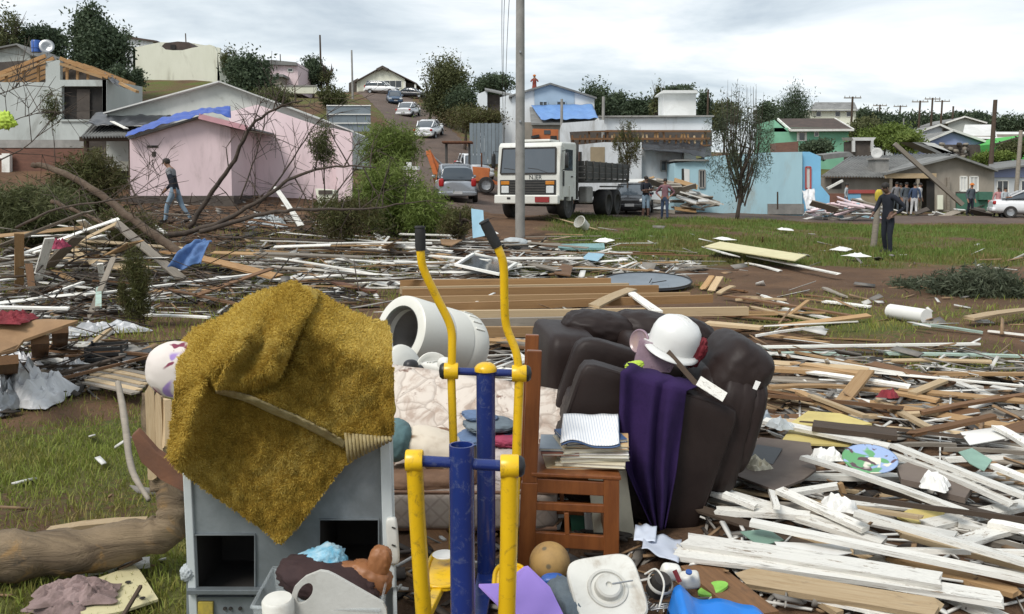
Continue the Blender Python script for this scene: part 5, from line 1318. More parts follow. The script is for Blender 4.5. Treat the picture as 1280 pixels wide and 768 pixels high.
ZC_ = [(300, 310), (560, 298), (720, 315), (880, 330), (860, 350), (500, 360), (310, 352)]; ZL = [(0, 300), (190, 310), (320, 345), (480, 365), (450, 390), (190, 395), (0, 420)]
ZL2 = [(0, 420), (110, 430), (190, 440), (180, 480), (50, 500), (0, 525)]; ZB = [(490, 650), (700, 640), (860, 690), (960, 768), (490, 768)]; ZG = [(640, 280), (1280, 290), (1280, 430), (940, 430), (880, 345)]
ZF = [(160, 250), (420, 240), (560, 270), (600, 300), (300, 315), (120, 300)]; ZK = [(500, 380), (720, 380), (720, 500), (600, 500)]
ZH = [(0, 540), (220, 540), (225, 768), (0, 768)]
mat('scrap_white', (0.68, 0.67, 0.63), (0.48, 0.46, 0.42), 2, 0.7, 0.1); mat('scrap_wood', (0.30, 0.19, 0.10), (0.16, 0.10, 0.055), 3, 0.8, 0.2)
mat('scrap_dark', (0.06, 0.045, 0.035), (0.035, 0.03, 0.025), 3, 0.85, 0.2); mat('scrap_grey', (0.26, 0.24, 0.21), (0.16, 0.145, 0.13), 3, 0.85, 0.2)
scraps('twig_tangle', 1000, [(ZF, 3), (ZL, 2), ([(0, 230), (200, 250), (250, 300), (0, 320)], 2), (ZL2, .4)], 'bark', (.25, .9), (.006, .014), 'tangle of thin broken twigs in the left wreckage', .5, .45)
scraps('white_laths', 420, [(ZR, 4), (ZM, 1.5), (ZC_, 3), (ZL, 2), (ZK, 1)], 'scrap_white', (.35, 1.1), (.012, .03), 'thin white laths strewn through the rubble', .12, .12)
scraps('grey_laths', 420, [(ZR, 3), (ZM, 3), (ZC_, 3), (ZL, 2.5), (ZK, 1), (ZL2, 1)], 'scrap_grey', (.35, 1.1), (.012, .035), 'thin weathered grey laths strewn through the rubble', .12, .12)
scraps('white_scraps', 900, [(ZR, 2), (ZM, 1), (ZC_, 3), (ZL, 1.5), (ZL2, 1), (ZG, .5), (ZF, .8), (ZB, .5), (ZK, .6), (ZH, .08)], 'scrap_white', (.05, .35), (.02, .07), 'white paint chips, paper and lath scraps strewn over the rubble')
scraps('wood_splinters', 750, [(ZR, 2), (ZM, 2), (ZC_, 2), (ZL, 2), (ZL2, 1), (ZG, .7), (ZF, 1), (ZB, .6), (ZK, 1), (ZH, .1)], 'scrap_wood', (.06, .4), (.012, .045), 'raw brown wood splinters strewn over the rubble')
scraps('dark_scraps', 900, [(ZR, 3), (ZM, 1), (ZC_, 2), (ZL, 3), (ZL2, 2), (ZF, 2), (ZB, 1.5), (ZK, 1)], 'scrap_dark', (.06, .4), (.03, .14), 'dark scraps of tar paper and rotten wood in the rubble', .05, .25)
scraps('grey_scraps', 600, [(ZR, 2), (ZM, 1), (ZC_, 2), (ZL, 2), (ZL2, 1), (ZG, .4), (ZF, 1.5), (ZB, 1), (ZK, .7), (ZH, .1)], 'scrap_grey', (.05, .35), (.02, .10), 'grey weathered chips strewn over the rubble')

def foil(px, py, sx, sy, h, label, m_='foil_white', seed=0, rz=0, z=0, name='plastic_sheet', n=22):
    c_ = GP(px, py, z)
    def fn(u, v):
        x = (u - .5) * sx; y = (v - .5) * sy; q = Matrix.Rotation(rz, 3, 'Z') @ Vc((x, y, 0)); ed = (1 - (2 * u - 1) ** 4) * (1 - (2 * v - 1) ** 4)
        e_ = 1 + .25 * nz(u * 4 + seed, v * 4, seed)
        return Vc((c_.x + q.x * e_, c_.y + q.y * e_, ground(c_.x + q.x, c_.y + q.y) + .02 + z + h * ed * (.6 + .9 * abs(nz(u * 5 + seed, v * 5, 3)) + .5 * nz(u * 11, v * 11, seed))))
    return MB().sheet(fn, n, n).build(name, m_, smooth=False, thick=.004, label=label, cat=name.replace('_', ' '))
# ---------------------------------------------------------------- single finds in the wreckage
mat('panel_yellow', (0.55, 0.45, 0.16), (0.48, 0.38, 0.13), 4, 0.7, 0.1, dirt=(0.2, 0.16, 0.08), dirt_amt=0.35); mat('panel_cream', (0.66, 0.60, 0.36), (0.58, 0.52, 0.3), 4, 0.7, 0.1, dirt=(0.25, 0.2, 0.12), dirt_amt=0.25)
mat('ply_grey', (0.16, 0.125, 0.10), (0.12, 0.09, 0.075), 3, 0.8, 0.15, dirt=(0.07, 0.05, 0.04), dirt_amt=0.3); mat('ply_brown', (0.30, 0.18, 0.09), (0.22, 0.13, 0.065), 3, 0.8, 0.2)
mat('panel_blue', (0.30, 0.50, 0.62), (0.26, 0.44, 0.55), 3, 0.6, 0.1, dirt=(0.3, 0.3, 0.28), dirt_amt=0.3); mat('sheet_green', (0.22, 0.36, 0.28), (0.17, 0.28, 0.22), 5, 0.5, 0.2)
mat('teal_bits', (0.22, 0.38, 0.37), (0.16, 0.3, 0.3), 5, 0.6, 0.2)
def panel(pts, matname, label, h=.05, th=.012, name='panel', cat='panel', hs=None, bev=0):
    q = [GP(x, y, hs[i] if hs else h) for i, (x, y) in enumerate(pts)]
    return MB().prism(q, (0, 0, th)).build(name, matname, label=label, cat=cat, bev=bev)
panel([(950, 549), (1013, 556), (1020, 590), (1004, 602), (970, 616), (906, 592), (935, 562)], 'ply_grey', 'grey brown sheet of plywood with a black square beside the armchair', .13)
panel([(946, 557), (978, 562), (966, 582), (938, 574)], 'black_plastic', 'black square tile lying on the grey brown plywood', .146, .006, 'tile', 'tile')
panel([(975, 556), (988, 538), (1030, 541), (1068, 552), (1062, 559)], 'panel_yellow', 'yellow panel under the dark board behind the armchair', .10)
panel([(985, 533), (1010, 516), (1050, 519), (1090, 532), (1060, 536)], 'panel_yellow', 'larger yellow panel with dry twigs behind the dark board', .09)
panel([(1121, 648), (1140, 637), (1182, 642), (1175, 654), (1140, 657)], 'panel_yellow', 'small yellow panel glimpsed among the white boards', .06)
panel([(1121, 590), (1140, 582), (1164, 596), (1155, 612), (1126, 606)], 'ply_grey', 'left brown slab under the parallel white boards', .10, .03, 'slab', 'slab')
panel([(1166, 610), (1180, 598), (1216, 614), (1206, 630), (1175, 622)], 'ply_grey', 'right brown slab under the parallel white boards', .09, .03, 'slab', 'slab')
panel([(1198, 566), (1215, 561), (1240, 576), (1230, 590), (1212, 580)], 'sheet_green', 'torn pale green sheet by the right white boards', .16, .004, 'sheet', 'sheet')
panel([(1200, 541), (1250, 534), (1262, 548), (1212, 557)], 'paper', 'white printed sheet at the right near the brown stake', .12, .004, 'sheet', 'sheet')
panel([(925, 666), (960, 662), (980, 676), (950, 684)], 'sheet_green', 'pale green glass sheet between the armchair and white boards', .09, .004, 'sheet', 'sheet')
panel([(968, 678), (1060, 682), (1065, 692), (1020, 699), (975, 690)], 'paper', 'sooty white paper under the narrow white board', .10, .003, 'sheet', 'sheet')
mt, t, b = newmat('plate_print'); vec, _ = coords(t)
c = mixc(t, ramp(t, noise(t, vec, 9, 2, .4, .6), .47, .52), (0.12, 0.34, 0.14), (0.30, 0.40, 0.62)); c = mixc(t, ramp(t, noise(t, vec, 16, 2, .4, .3), .58, .62), c, (0.10, 0.05, 0.06)); c = mixc(t, ramp(t, noise(t, vec, 7, 2, .4, 1.5), .62, .66), c, (0.7, 0.66, 0.55))
lk(t, c, b.inputs['Base Color']); b.inputs['Roughness'].default_value = .4
c_ = GP(1087, 577, .16); MB().lathe([(0, 0), (.10, .0), (.135, .012), (.14, .02), (.13, .02), (.1, .006), (0, .006)], c_, (-.1, -.28, 1), 32).build('plate', 'plate_print', smooth=1, label='round plate with a colourful green and blue print in the rubble', cat='plate')
panel([(880, 309), (900, 303), (1008, 320), (994, 327)], 'panel_cream', 'cream coloured panel lying in the grass', .22, .02)
panel([(877, 309), (890, 312), (925, 322), (905, 318)], W_, 'white flat piece at the left end of the cream panel', .18, .02)
panel([(727, 324), (736, 316), (756, 318), (747, 327)], 'panel_blue', 'light blue panel scrap on the dark boards', .15, .01)
panel([(692, 343), (703, 331), (716, 334), (713, 346)], 'plank_brown', 'reddish board scrap beside the slatted piece', .16, .02)
panel([(697, 308), (755, 307), (756, 313), (698, 313)], 'teal_bits', 'row of teal rags at the grass edge', .06, .06, 'rag', 'rag')
o = MB().prism([P(589, 261, 17), P(604, 263, 17), P(606, 295, 16.8), P(591, 298, 16.8)], (0, .03, 0)).build('door_panel', 'panel_blue', label='light blue panel standing upright behind the right yellow grip', cat='panel')
panel([(485, 313), (503, 304), (502, 299), (478, 310)], 'ply_brown', 'tan cardboard sheet behind the left yellow handle', .2, .02, hs=[.1, .1, .35, .35])
panel([(550, 300), (578, 301), (565, 308), (552, 306)], 'ply_brown', 'tan board beneath the blue upright panel', .25, .02)
# framed window lying down
wf = thing('window_frame', 'grey window with white frame lying behind the yellow handles', 'window', GP(605, 335, 0))
q = [GP(570, 332, .3), GP(592, 318, .3), GP(645, 330, .2), GP(625, 344, .2)]
MB().prism(q, (0, 0, .01)).build('pane', 'glass_dark', wf)
for i in range(4): MB().bar(q[i] + Vc((0, 0, .01)), q[(i + 1) % 4] + Vc((0, 0, .01)), .06, .04).build('frame_bar', 'white_paint', wf)
# round dish
dish = thing('round_dish', 'large shallow grey round dish lying beyond the roof beams', 'dish', GP(810, 352, .05))
c_ = GP(810, 353, .10); axd = (.0, -.09, 1)
mat('dish_grey', (0.20, 0.23, 0.26), (0.15, 0.175, 0.2), 2, 0.4, 0.05, dirt=(0.3, 0.3, 0.3), dirt_amt=0.2); 
MB().lathe([(0, -.05), (.35, -.04), (.6, .0), (.68, .03), (.71, .03), (.70, .0), (.6, -.03), (0, -.07)], c_, axd, 48).build('bowl', 'dish_grey', dish, smooth=1, angle=40)
MB().lathe([(.69, .025), (.72, .03), (.715, .045), (.69, .04)], c_, axd, 48).build('rim', 'rubber', dish, smooth=1)
for a_, s_ in ((R(70), .0), (R(10), .1)):
    MB().tube([c_ + Vc((math.cos(a_) * .05, math.sin(a_) * .05 - .1, .0)), c_ + Vc((math.cos(a_) * .3, math.sin(a_) * .4 - .1, .03))], .008, 6).build('crease', 'rubber', dish)
# bucket, bag, pipe roll in the grass
bk = thing('bucket', 'white plastic bucket tipped over by the truck wheel', 'bucket', G(728, 27.5)); c_ = G(728, 27.5, .22)
MB().lathe([(0, -.17), (.15, -.17), (.19, .17), (.2, .18), (.185, .18), (.145, -.15), (0, -.15)], c_, (-.5, -.5, .4), 24).build('bucket_body', 'white_plastic', bk, smooth=1, angle=40)
MB().lathe([(.192, .14), (.205, .16), (.205, .185), (.19, .19)], c_, (-.5, -.5, .4), 24).build('bucket_rim', 'white_plastic', bk, smooth=1)
mat('bag_grey', (0.42, 0.45, 0.46), (0.34, 0.37, 0.38), 5, 0.5, 0.3)
mb = MB(); puff(mb, G(645, 22, .16), (.62, .4, .28), 2.5, (0, .1, .1), 14, .1, 3); mb.build('sack', 'bag_grey', smooth=1, label='pale grey sack lying in the grass left of the concrete pole', cat='sack')
MB().tube([GP(1113, 389, .1), GP(1158, 396, .1)], .09, 14).build('foam_roll', 'paper', smooth=1, angle=40, label='white foam roll lying in the grass at the right', cat='roll')
# left: plywood table top, red cloth, crate, foils, jeans, pallet
panel([(-30, 452), (-30, 408), (60, 402), (98, 404), (78, 411), (30, 428), (20, 440)], 'ply_brown', 'broad tan plywood sheet propped above the rubble at the left edge', .55, .02, hs=[.45, .6, .6, .6, .58, .5, .45])
for i, (px, py) in enumerate(((50, 425), (10, 450), (75, 412))): plank(GP(px, py + 25, 0), GP(px, py, .5), .12, .06, B_, ('middle', 'left', 'right')[i] + ' prop under the tan plywood sheet', 0, 0, 'prop', 'post')
foil(12, 404, .3, .25, .06, 'red cloth heaped on the tan plywood at the left edge', 'cloth_red', 5, 0, .6, 'cloth')
crate = thing('crate', 'black slatted plastic crate left of the cushion', 'crate', GP(134, 466, 0)); cc = GP(135, 462, 0)
cM = Matrix.Translation(cc) @ Matrix.Rotation(.25, 4, 'Z')
def cbx(c_, d, nm, m_='black_plastic'):
    mb = MB().box(c_, d); mb.v = [tuple(cM @ Vector(v)) for v in mb.v]; mb.build(nm, m_, crate)
for k in range(5):
    for s in (-1, 1):
        cbx((0, s * .15, .03 + k * .045), (.30, .01, .03), 'slat'); cbx((s * .15, 0, .03 + k * .045), (.01, .29, .03), 'slat')
for sx in (-1, 1):
    for sy in (-1, 1): cbx((sx * .147, sy * .147, .12), (.02, .02, .24), 'corner_post')
cbx((0, 0, .012), (.29, .29, .012), 'floor_plate')
panel([(150, 447), (188, 437), (192, 441), (155, 455)], 'black_plastic', 'black plastic strip right of the crate', .12, .02, 'strip', 'strip')
panel([(140, 438), (165, 432), (178, 440), (150, 446)], 'scrap_grey', 'crumpled grey sheet behind the black strip', .14, .02, 'sheet', 'sheet')
panel([(148, 454), (165, 450), (170, 453), (150, 458)], 'paper', 'white card on the black strip', .15, .006, 'card', 'card')
foil(35, 500, .55, .55, .22, 'crumpled white plastic film in the bottom of the left heap', seed=1)
foil(8, 505, .35, .7, .25, 'silvery crumpled film at the left edge', 'steel', seed=5)
foil(88, 472, .28, .3, .13, 'small crumpled white film beside the dark board', seed=9)
foil(25, 472, .4, .25, .2, 'white plastic film folded over laths at the left edge', seed=12)
foil(122, 420, 1.0, .28, .12, 'long torn strip of white plastic sheeting left of the cushion', seed=15, rz=.9)
foil(56, 296, .5, .3, .3, 'white plastic film hooked on the leaning white board', seed=19)
foil(70, 312, .28, .3, .12, 'dusky pink rag hanging on the leaning boards at left', 'cloth_pink', 7, 0, .7, 'cloth')
foil(335, 285, 1.0, .5, .35, 'grey white plastic caught under the torn branches', 'bag_grey', seed=22)
panel([(120, 360), (127, 358), (127, 385), (119, 386)], 'plank_green', 'faded teal board behind the splintered slats', .3, .02)
mat('jeans', (0.10, 0.19, 0.38), (0.07, 0.13, 0.28), 10, 0.9, 0.4)
def jf(u, v):
    a_, b_ = P(252 + 12 * u, 300 + 3 * u, 13.6), P(212 + 40 * u, 334 + 4 * math.sin(u * 5), 12.9)
    return a_.lerp(b_, v) + Vc((0, -.10 * math.sin(u * 11 + v * 2) * (.4 + .6 * v), .10 * math.sin(v * 3.1) + .05 * nz(u * 5, v * 5, 4)))
MB().sheet(jf, 24, 24).build('jeans', 'jeans', smooth=1, thick=.012, label='pair of blue jeans hanging over boards left of centre', cat='jeans')
pal = thing('pallet', 'broken grey slatted pallet lying below the cushion', 'pallet', GP(150, 475, 0))
for i in range(7):
    u = i / 6; a, b_ = (108 + 20 * u, 478 - 20 * u), (170 + 22 * u, 492 - 22 * u)
    plank(GP(*a, .10 + .01 * (i % 2)), GP(*b_, .12), .07, .014, 'plank_pale' if i % 2 else GR, None, 0, 1, 'slat', parent=pal)
for i in range(2): plank(GP(115 + 55 * i, 478 + 8 * i, .05), GP(135 + 52 * i, 458 + 10 * i, .05), .05, .07, GR, None, 0, 0, 'bearer', parent=pal)

# ---------------------------------------------------------------- fallen log, split trunk, rusty plate, yellow board
mt, t, b = newmat('log_bark'); vec, _ = coords(t, (1.2, 6, 6))
g = noise(t, vec, 1.6, 8, .7, .8); c = mixc(t, ramp(t, g, .35, .65), (0.24, 0.175, 0.105), (0.115, 0.08, 0.048)); v2, _ = coords(t, (2.2, 3, 3))
c = mixc(t, ramp(t, noise(t, v2, 1.5, 5, .6, 1), .55, .68), c, (0.34, 0.20, 0.075)); c = mixc(t, ramp(t, noise(t, v2, 4, 6, .7), .62, .75), c, (0.06, 0.045, 0.03))
lk(t, c, b.inputs['Base Color']); b.inputs['Roughness'].default_value = .85; bump(t, b, g, .9, .05)
def log(name, pts, rad, matname, label, cat, seed=0, n=14, parent=None):
    pp = spline(pts, 8); rr = np.interp(np.linspace(0, 1, len(pp)), np.linspace(0, 1, len(rad)), rad)
    rr = [r * (1 + .12 * nz(i * .45, seed, 1)) for i, r in enumerate(rr)]
    mb = MB().tube(pp, rr, n)
    mb.v = [tuple(Vector(v) + Vc((nz(v[0] * 9, v[1] * 9, v[2] * 9 + seed), nz(v[1] * 9, v[2] * 9, v[0] * 9 + seed), nz(v[2] * 9 + seed, v[0] * 9, v[1] * 9))) * .22 * float(np.mean(rr))) for v in mb.v]
    o = mb.build(name, matname, parent, smooth=1)
    return tag(o, label, None if parent else cat)
lg = thing('log', 'thick fallen log with peeling bark and a bent right end, lying at bottom left', 'log', GP(100, 715, 0))
log('bark_trunk', [P(-60, 705, 3.35), P(20, 694, 3.4), P(100, 690, 3.45), P(160, 677, 3.5), P(205, 664, 3.52), P(216, 636, 3.55), P(205, 606, 3.58)], [.098, .098, .088, .085, .08, .062, .05], 'log_bark', None, None, 2, 16, lg)
log('bark_trunk', [P(204, 612, 3.58), P(200, 570, 3.62), P(193, 530, 3.64), P(190, 490, 3.66)], [.05, .045, .05, .042], 'log_bark', None, None, 8, 12, lg)
for k, (a, c_) in enumerate((((187, 486), (191, 600)), ((199, 494), (203, 590)), ((208, 500), (209, 560)))):
    plank(P(a[0], a[1], 3.62), P(c_[0], c_[1], 3.54), .035, .03, PL, None, k * .6, 2, 'splintered_stave', parent=lg)
MB().prism([P(164, 546, 3.35), P(172, 539, 3.35), P(196, 566, 3.32), P(232, 590, 3.3), P(234, 618, 3.28), P(200, 600, 3.3), P(176, 578, 3.33)], (0, .025, .01)).build('rusty_plate', 'rust', label='rust brown torn metal plate jammed beside the split trunk', cat='metal plate', bev=.003)
log('stick', [P(147, 478, 4.4), P(155, 520, 4.2), P(162, 575, 4.0), P(170, 600, 3.9), P(186, 625, 3.8)], [.014, .017, .016, .014, .01], 'plank_grey', 'grey crooked stick standing in the lawn left of the trunk', 'stick', 3, 8)
panel([(73, 748), (110, 730), (168, 709), (175, 716), (198, 752), (150, 768), (110, 775)], 'panel_cream', 'pale yellow board lying on the lawn at bottom left', .03, .01)
plank(P(176, 733, 3.25), P(154, 770, 3.05), .012, .012, D_, 'thin dark stick across the pale yellow board', 0, 0, 'stick', 'stick')
for i, (x, y) in enumerate(((160, 728), (178, 748), (170, 745), (135, 752))):
    c_ = GP(x, y, .045); MB().lathe([(0, .004), (.012, .002), (.01, 0)], c_, (0, 0, 1), 8).build('leaf_litter', 'dark_inside', label='dry dark leaf on the pale yellow board', cat='leaf', group='dry leaves on the yellow board')
mat('floral_cloth', (0.28, 0.2, 0.19), (0.16, 0.11, 0.10), 9, .9, .4)
foil(95, 750, .3, .16, .05, 'muddy mauve cloth on the yellow board', 'floral_cloth', 3, .2, .03, 'cloth'); foil(80, 765, .25, .14, .05, 'muddy mauve rag at the bottom left edge', 'floral_cloth', 8, -.2, .0, 'cloth')
pillow(P(235, 716, 2.96), (.05, .05, .06), (0, 0, 0), 'bag_grey', 'small torn white bag left of the steel cabinet', 'bag', .2, 7)
for i, (x, y, m_, lb) in enumerate(((1033, 578, 'paper', 'white cup rim beside the slim white board'), (1168, 612, 'paper', 'crumpled white tissue on the white boards'), (975, 538, 'bag_grey', 'clear crumpled bag behind the armchair'), (950, 528, 'cover_grey', 'blue grey cloth behind the armchair'), (1110, 500, 'cloth_red', 'dark red rag among the raw boards'), (945, 590, 'cover_cream', 'pale yellow scrap by the plywood'), (1050, 640, 'paper', 'crumpled sheet of paper among white boards'))):
    foil(x, y, .15, .12, .06, lb, m_, i * 2.2, i, .12, 'scrap', 9)
# ---------------------------------------------------------------- houses
mat('wall_pink', (0.74, 0.59, 0.61), (0.67, 0.53, 0.55), 1.2, .85, .15, dirt=(.30, .24, .23), dirt_amt=0.42, dirt_scale=.8, stretch=(1, 1, .35))
mat('wall_greygreen', (0.48, 0.51, 0.49), (0.41, 0.44, 0.42), 1, .9, .15, dirt=(.2, .2, .18), dirt_amt=0.49, dirt_scale=.6, stretch=(1, 1, .35))
mat('wall_cream', (0.74, 0.74, 0.62), (0.68, 0.68, 0.56), 1, .9, .15, dirt=(.35, .33, .25), dirt_amt=0.44, dirt_scale=.6, stretch=(1, 1, .35))
mat('wall_white', (0.70, 0.73, 0.75), (0.64, 0.67, 0.69), 1, .9, .12, dirt=(.30, .28, .25), dirt_amt=0.44, dirt_scale=.5, stretch=(1, 1, .35))
mat('wall_aqua', (0.36, 0.54, 0.60), (0.32, 0.48, 0.54), 1, .9, .12, dirt=(.30, .26, .2), dirt_amt=0.44, dirt_scale=.5, stretch=(1, 1, .35))
mat('wall_skyblue', (0.20, 0.46, 0.66), (0.18, 0.41, 0.6), 1, .9, .12); mat('wall_paleblue', (0.36, 0.46, 0.56), (0.32, 0.41, 0.5), 1, .9, .12)
mat('wall_green', (0.24, 0.52, 0.36), (0.20, 0.46, 0.31), 1, .9, .12); mat('wall_brightgreen', (0.08, 0.38, 0.08), (0.07, 0.32, 0.07), 1, .9, .12)
mat('wall_tan', (0.30, 0.265, 0.22), (0.23, 0.205, 0.17), 1.2, .9, .2, dirt=(.13, .11, .09), dirt_amt=.4, dirt_scale=.6, stretch=(1, 1, .35)); mat('wall_lavender', (0.30, 0.34, 0.52), (0.26, 0.3, 0.47), 1, .9, .12)
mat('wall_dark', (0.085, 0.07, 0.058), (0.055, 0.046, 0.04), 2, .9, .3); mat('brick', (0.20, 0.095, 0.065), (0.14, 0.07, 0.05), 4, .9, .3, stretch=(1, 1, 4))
mat('roof_fibre', (0.215, 0.215, 0.205), (0.14, 0.14, 0.135), 1.2, .85, .2, dirt=(.07, .07, .065), dirt_amt=.45, dirt_scale=.8); mat('roof_greygreen', (0.48, 0.50, 0.47), (0.41, 0.43, 0.40), 1, .85, .15, dirt=(.2, .2, .18), dirt_amt=.35)
mat('roof_tile', (0.085, 0.06, 0.05), (0.055, 0.042, 0.036), 1.5, .9, .3); mat('roof_white', (0.60, 0.60, 0.58), (0.5, 0.5, 0.48), 1, .8, .15, dirt=(.3, .28, .25), dirt_amt=.3)
mat('door_white', (0.68, 0.68, 0.66), (0.6, 0.6, 0.58), 2, .7, .1); mat('door_tan', (0.34, 0.27, 0.17), (0.28, 0.22, 0.14), 2, .7, .1); mat('trim_pink', (0.55, 0.30, 0.33), (0.48, 0.26, 0.29), 2, .8, .1); mat('trim_red', (0.42, 0.09, 0.08), (0.36, 0.07, 0.06), 2, .7, .1)
mat('sheet_metal', (0.20, 0.235, 0.26), (0.165, 0.195, 0.215), 1, .5, .05, metal=.3)
def house(label, px, Y, cat='house', name='house', h=0): return thing(name, label, cat, G(px, Y, h))
def fac(par, pts, Y, D, name, m_, bev=0): return MB().prism([P(x, y, Y) for x, y in pts], (0, D, 0)).build(name, m_, par, bev=bev)
def rect(x0, y0, x1, y1): return [(x0, y0), (x1, y0), (x1, y1), (x0, y1)]
def win(par, x0, y0, x1, y1, Y, m_='white_paint', pane='glass_dark', name='window', bars=1, fw=.07):
    c = [P(x0, y0, Y), P(x1, y0, Y), P(x1, y1, Y), P(x0, y1, Y)]; off = Vc((0, -.03, 0)); mb = MB()
    for i in range(4): mb.bar(c[i] + off, c[(i + 1) % 4] + off, .06, fw, (0, 1, 0)) if False else mb.bar(c[i] + off, c[(i + 1) % 4] + off, fw, .06, (0, 1, 0))
    for k in range(1, bars + 1):
        a, b_ = c[0].lerp(c[1], k / (bars + 1)), c[3].lerp(c[2], k / (bars + 1)); mb.bar(a + off, b_ + off, .04, .05, (0, 1, 0))
    f = mb.build(name, m_, par)
    MB().prism([p + Vc((0, -.012, 0)) for p in c], (0, .008, 0)).build('pane', pane, f)
    return f
def hole(par, x0, y0, x1, y1, Y, name='opening'):  # no real opening: a thin dark sheet painted as the shade inside
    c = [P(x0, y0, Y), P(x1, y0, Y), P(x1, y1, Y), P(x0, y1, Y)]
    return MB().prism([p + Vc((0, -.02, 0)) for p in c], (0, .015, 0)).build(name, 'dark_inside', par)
def slab(par, pts4, th, name, m_): return MB().prism(pts4, (0, 0, -th)).build(name, m_, par)
def corr(par, a, b_, c, d, n, amp, name, m_, nv=3):   # corrugated sheet a-b along the top, d-c along the eave
    def fn(u, v): return Vector(a).lerp(Vector(b_), u).lerp(Vector(d).lerp(Vector(c), u), v) + Vc((0, 0, amp * math.sin(u * n * 2 * math.pi)))
    return MB().sheet(fn, n * 6, nv).build(name, m_, par, smooth=1, thick=.01)
def tarp(par, fn, nu, nv, m_, name='tarpaulin', label=None, cat=None): return MB().sheet(fn, nu, nv).build(name, m_, par, smooth=1, thick=.008, label=label, cat=cat)
def lerp4(q, u, v): return q[0].lerp(q[1], u).lerp(q[3].lerp(q[2], u), v)

# 1 roofless grey house on the left slope
Y = 42
h1 = house('grey house without its roof, bare rafters in both gables, at far left', 60, Y)
fac(h1, [(-90, 103), (57, 103), (57, 77), (75, 75), (75, 100), (133, 100), (133, 108), (77, 108), (77, 150), (128, 150), (128, 108), (133, 108), (133, 185), (-90, 185)], Y, .25, 'front_wall', 'wall_greygreen')
MB().prism([P(77, 108, Y + .3), P(128, 108, Y + .3), P(128, 150, Y + .3), P(77, 150, Y + .3)], (0, 2.5, 0)).build('window_recess', 'dark_inside', h1)  # solid dark block, its colour standing in for the shade behind the window
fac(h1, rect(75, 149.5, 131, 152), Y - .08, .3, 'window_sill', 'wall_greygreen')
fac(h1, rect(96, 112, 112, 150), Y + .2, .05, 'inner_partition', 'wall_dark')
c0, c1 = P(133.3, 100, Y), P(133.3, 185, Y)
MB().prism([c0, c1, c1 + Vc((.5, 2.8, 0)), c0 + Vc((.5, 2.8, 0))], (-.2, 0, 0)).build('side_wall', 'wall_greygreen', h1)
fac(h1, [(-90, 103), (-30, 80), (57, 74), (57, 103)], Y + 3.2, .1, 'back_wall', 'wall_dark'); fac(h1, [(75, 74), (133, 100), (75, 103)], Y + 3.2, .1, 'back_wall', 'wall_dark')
for k in range(5):
    dy = k * .75
    for (xa, ya, xb, yb) in ((-90, 127, 57, 70), (75, 73, 135, 97)):
        a, b_ = P(xa, ya, Y) + Vc((0, dy, .0)), P(xb, yb, Y) + Vc((0, dy, 0))
        MB().bar(a, b_, .08, .16).build('rafter', 'beam', h1)
for xa, yt, in ((8, 91), (30, 83), (48, 77), (84, 82), (97, 87), (110, 92)):
    MB().bar(P(xa, 103, Y + .15), P(xa, yt, Y + .15), .1, .1).build('strut', 'beam', h1)
for (xa, ya, xb, yb) in ((0, 96, 57, 78), (75, 80, 128, 97)): MB().bar(P(xa, ya, Y - .05), P(xb, yb, Y - .05), .05, .12).build('batten', 'plank_fresh', h1)
plank(P(150, 104, Y - .3), P(172, 115, Y - .3), .35, .12, 'plank_fresh', 'broken orange roof end piece hanging off the grey house', 0, 2, 'roof_piece', 'roof piece')
tarp(None, lambda u, v: lerp4([P(130, 92, Y + 1), P(142, 96, Y + 1), P(160, 112, Y - .4), P(140, 104, Y - .4)], u, v) + Vc((0, 0, .12 * nz(u * 4, v * 4))), 10, 10, 'tarp_black', label='torn dark roof sheet at the corner of the grey house', cat='roof sheet')
# retaining wall and its white post below the house
rw = house('low dark brick retaining wall below the grey house', 70, 36, 'wall', 'retaining_wall')
fac(rw, [(-90, 185), (160, 185), (160, 246), (-90, 252)], 36, .3, 'wall_face', 'brick'); fac(rw, rect(-90, 175, 150, 186), 36.0, .5, 'coping', 'concrete')
fac(rw, rect(2, 192, 12, 226), 35.7, .2, 'white_post', 'white_paint'); fac(rw, rect(-4, 194, 3, 198), 35.8, .1, 'rail', 'white_paint')
h2 = house('small grey gabled house behind the grey roofless one', 15, 62)
fac(h2, [(-40, 90), (-40, 65), (-20, 66), (20, 55), (38, 68), (38, 100), (-40, 100)], 62, 5, 'wall', 'wall_greygreen')
slab(h2, [P(-40, 66, 61.6), P(20, 54.5, 61.6), P(20, 54.5, 61.6) + Vc((0, 6, 0)), P(-40, 66, 61.6) + Vc((0, 6, 0))], .1, 'roof_slope', 'roof_fibre')
slab(h2, [P(20, 54.3, 61.6), P(41, 69, 61.6), P(41, 69, 61.6) + Vc((0, 6, 0)), P(20, 54.3, 61.6) + Vc((0, 6, 0))], .1, 'roof_slope', 'roof_fibre')
bd = thing('water_drum', 'blue water drum standing above the rafters of the grey house', 'drum', P(46, 66, 46)); MB().lathe([(0, .62), (.2, .6), (.24, .52), (.24, .02), (0, 0)], P(46, 66, 46), (0, 0, 1), 18).build('drum_body', 'blue_plastic', bd, smooth=1, angle=40)
MB().lathe([(.245, .2), (.26, .22), (.245, .24)], P(46, 66, 46), (0, 0, 1), 18).build('hoop', 'blue_plastic', bd)
dd = thing('satellite_dish', 'grey satellite dish on the roofless grey house', 'satellite dish', P(59, 66, 46)); MB().lathe([(0, 0), (.2, .03), (.36, .1)], P(59, 59, 46), (.3, -1, .3), 24).build('reflector', 'steel', dd, smooth=1, thick=.01); MB().tube([P(59, 60, 46), P(59, 70, 46)], .03, 8).build('mast', 'steel', dd)
MB().bar(P(40, 52, 46), P(41, 66, 46), .12, .12).build('chimney_pipe', 'concrete', label='thin grey vent post beside the blue drum', cat='post')
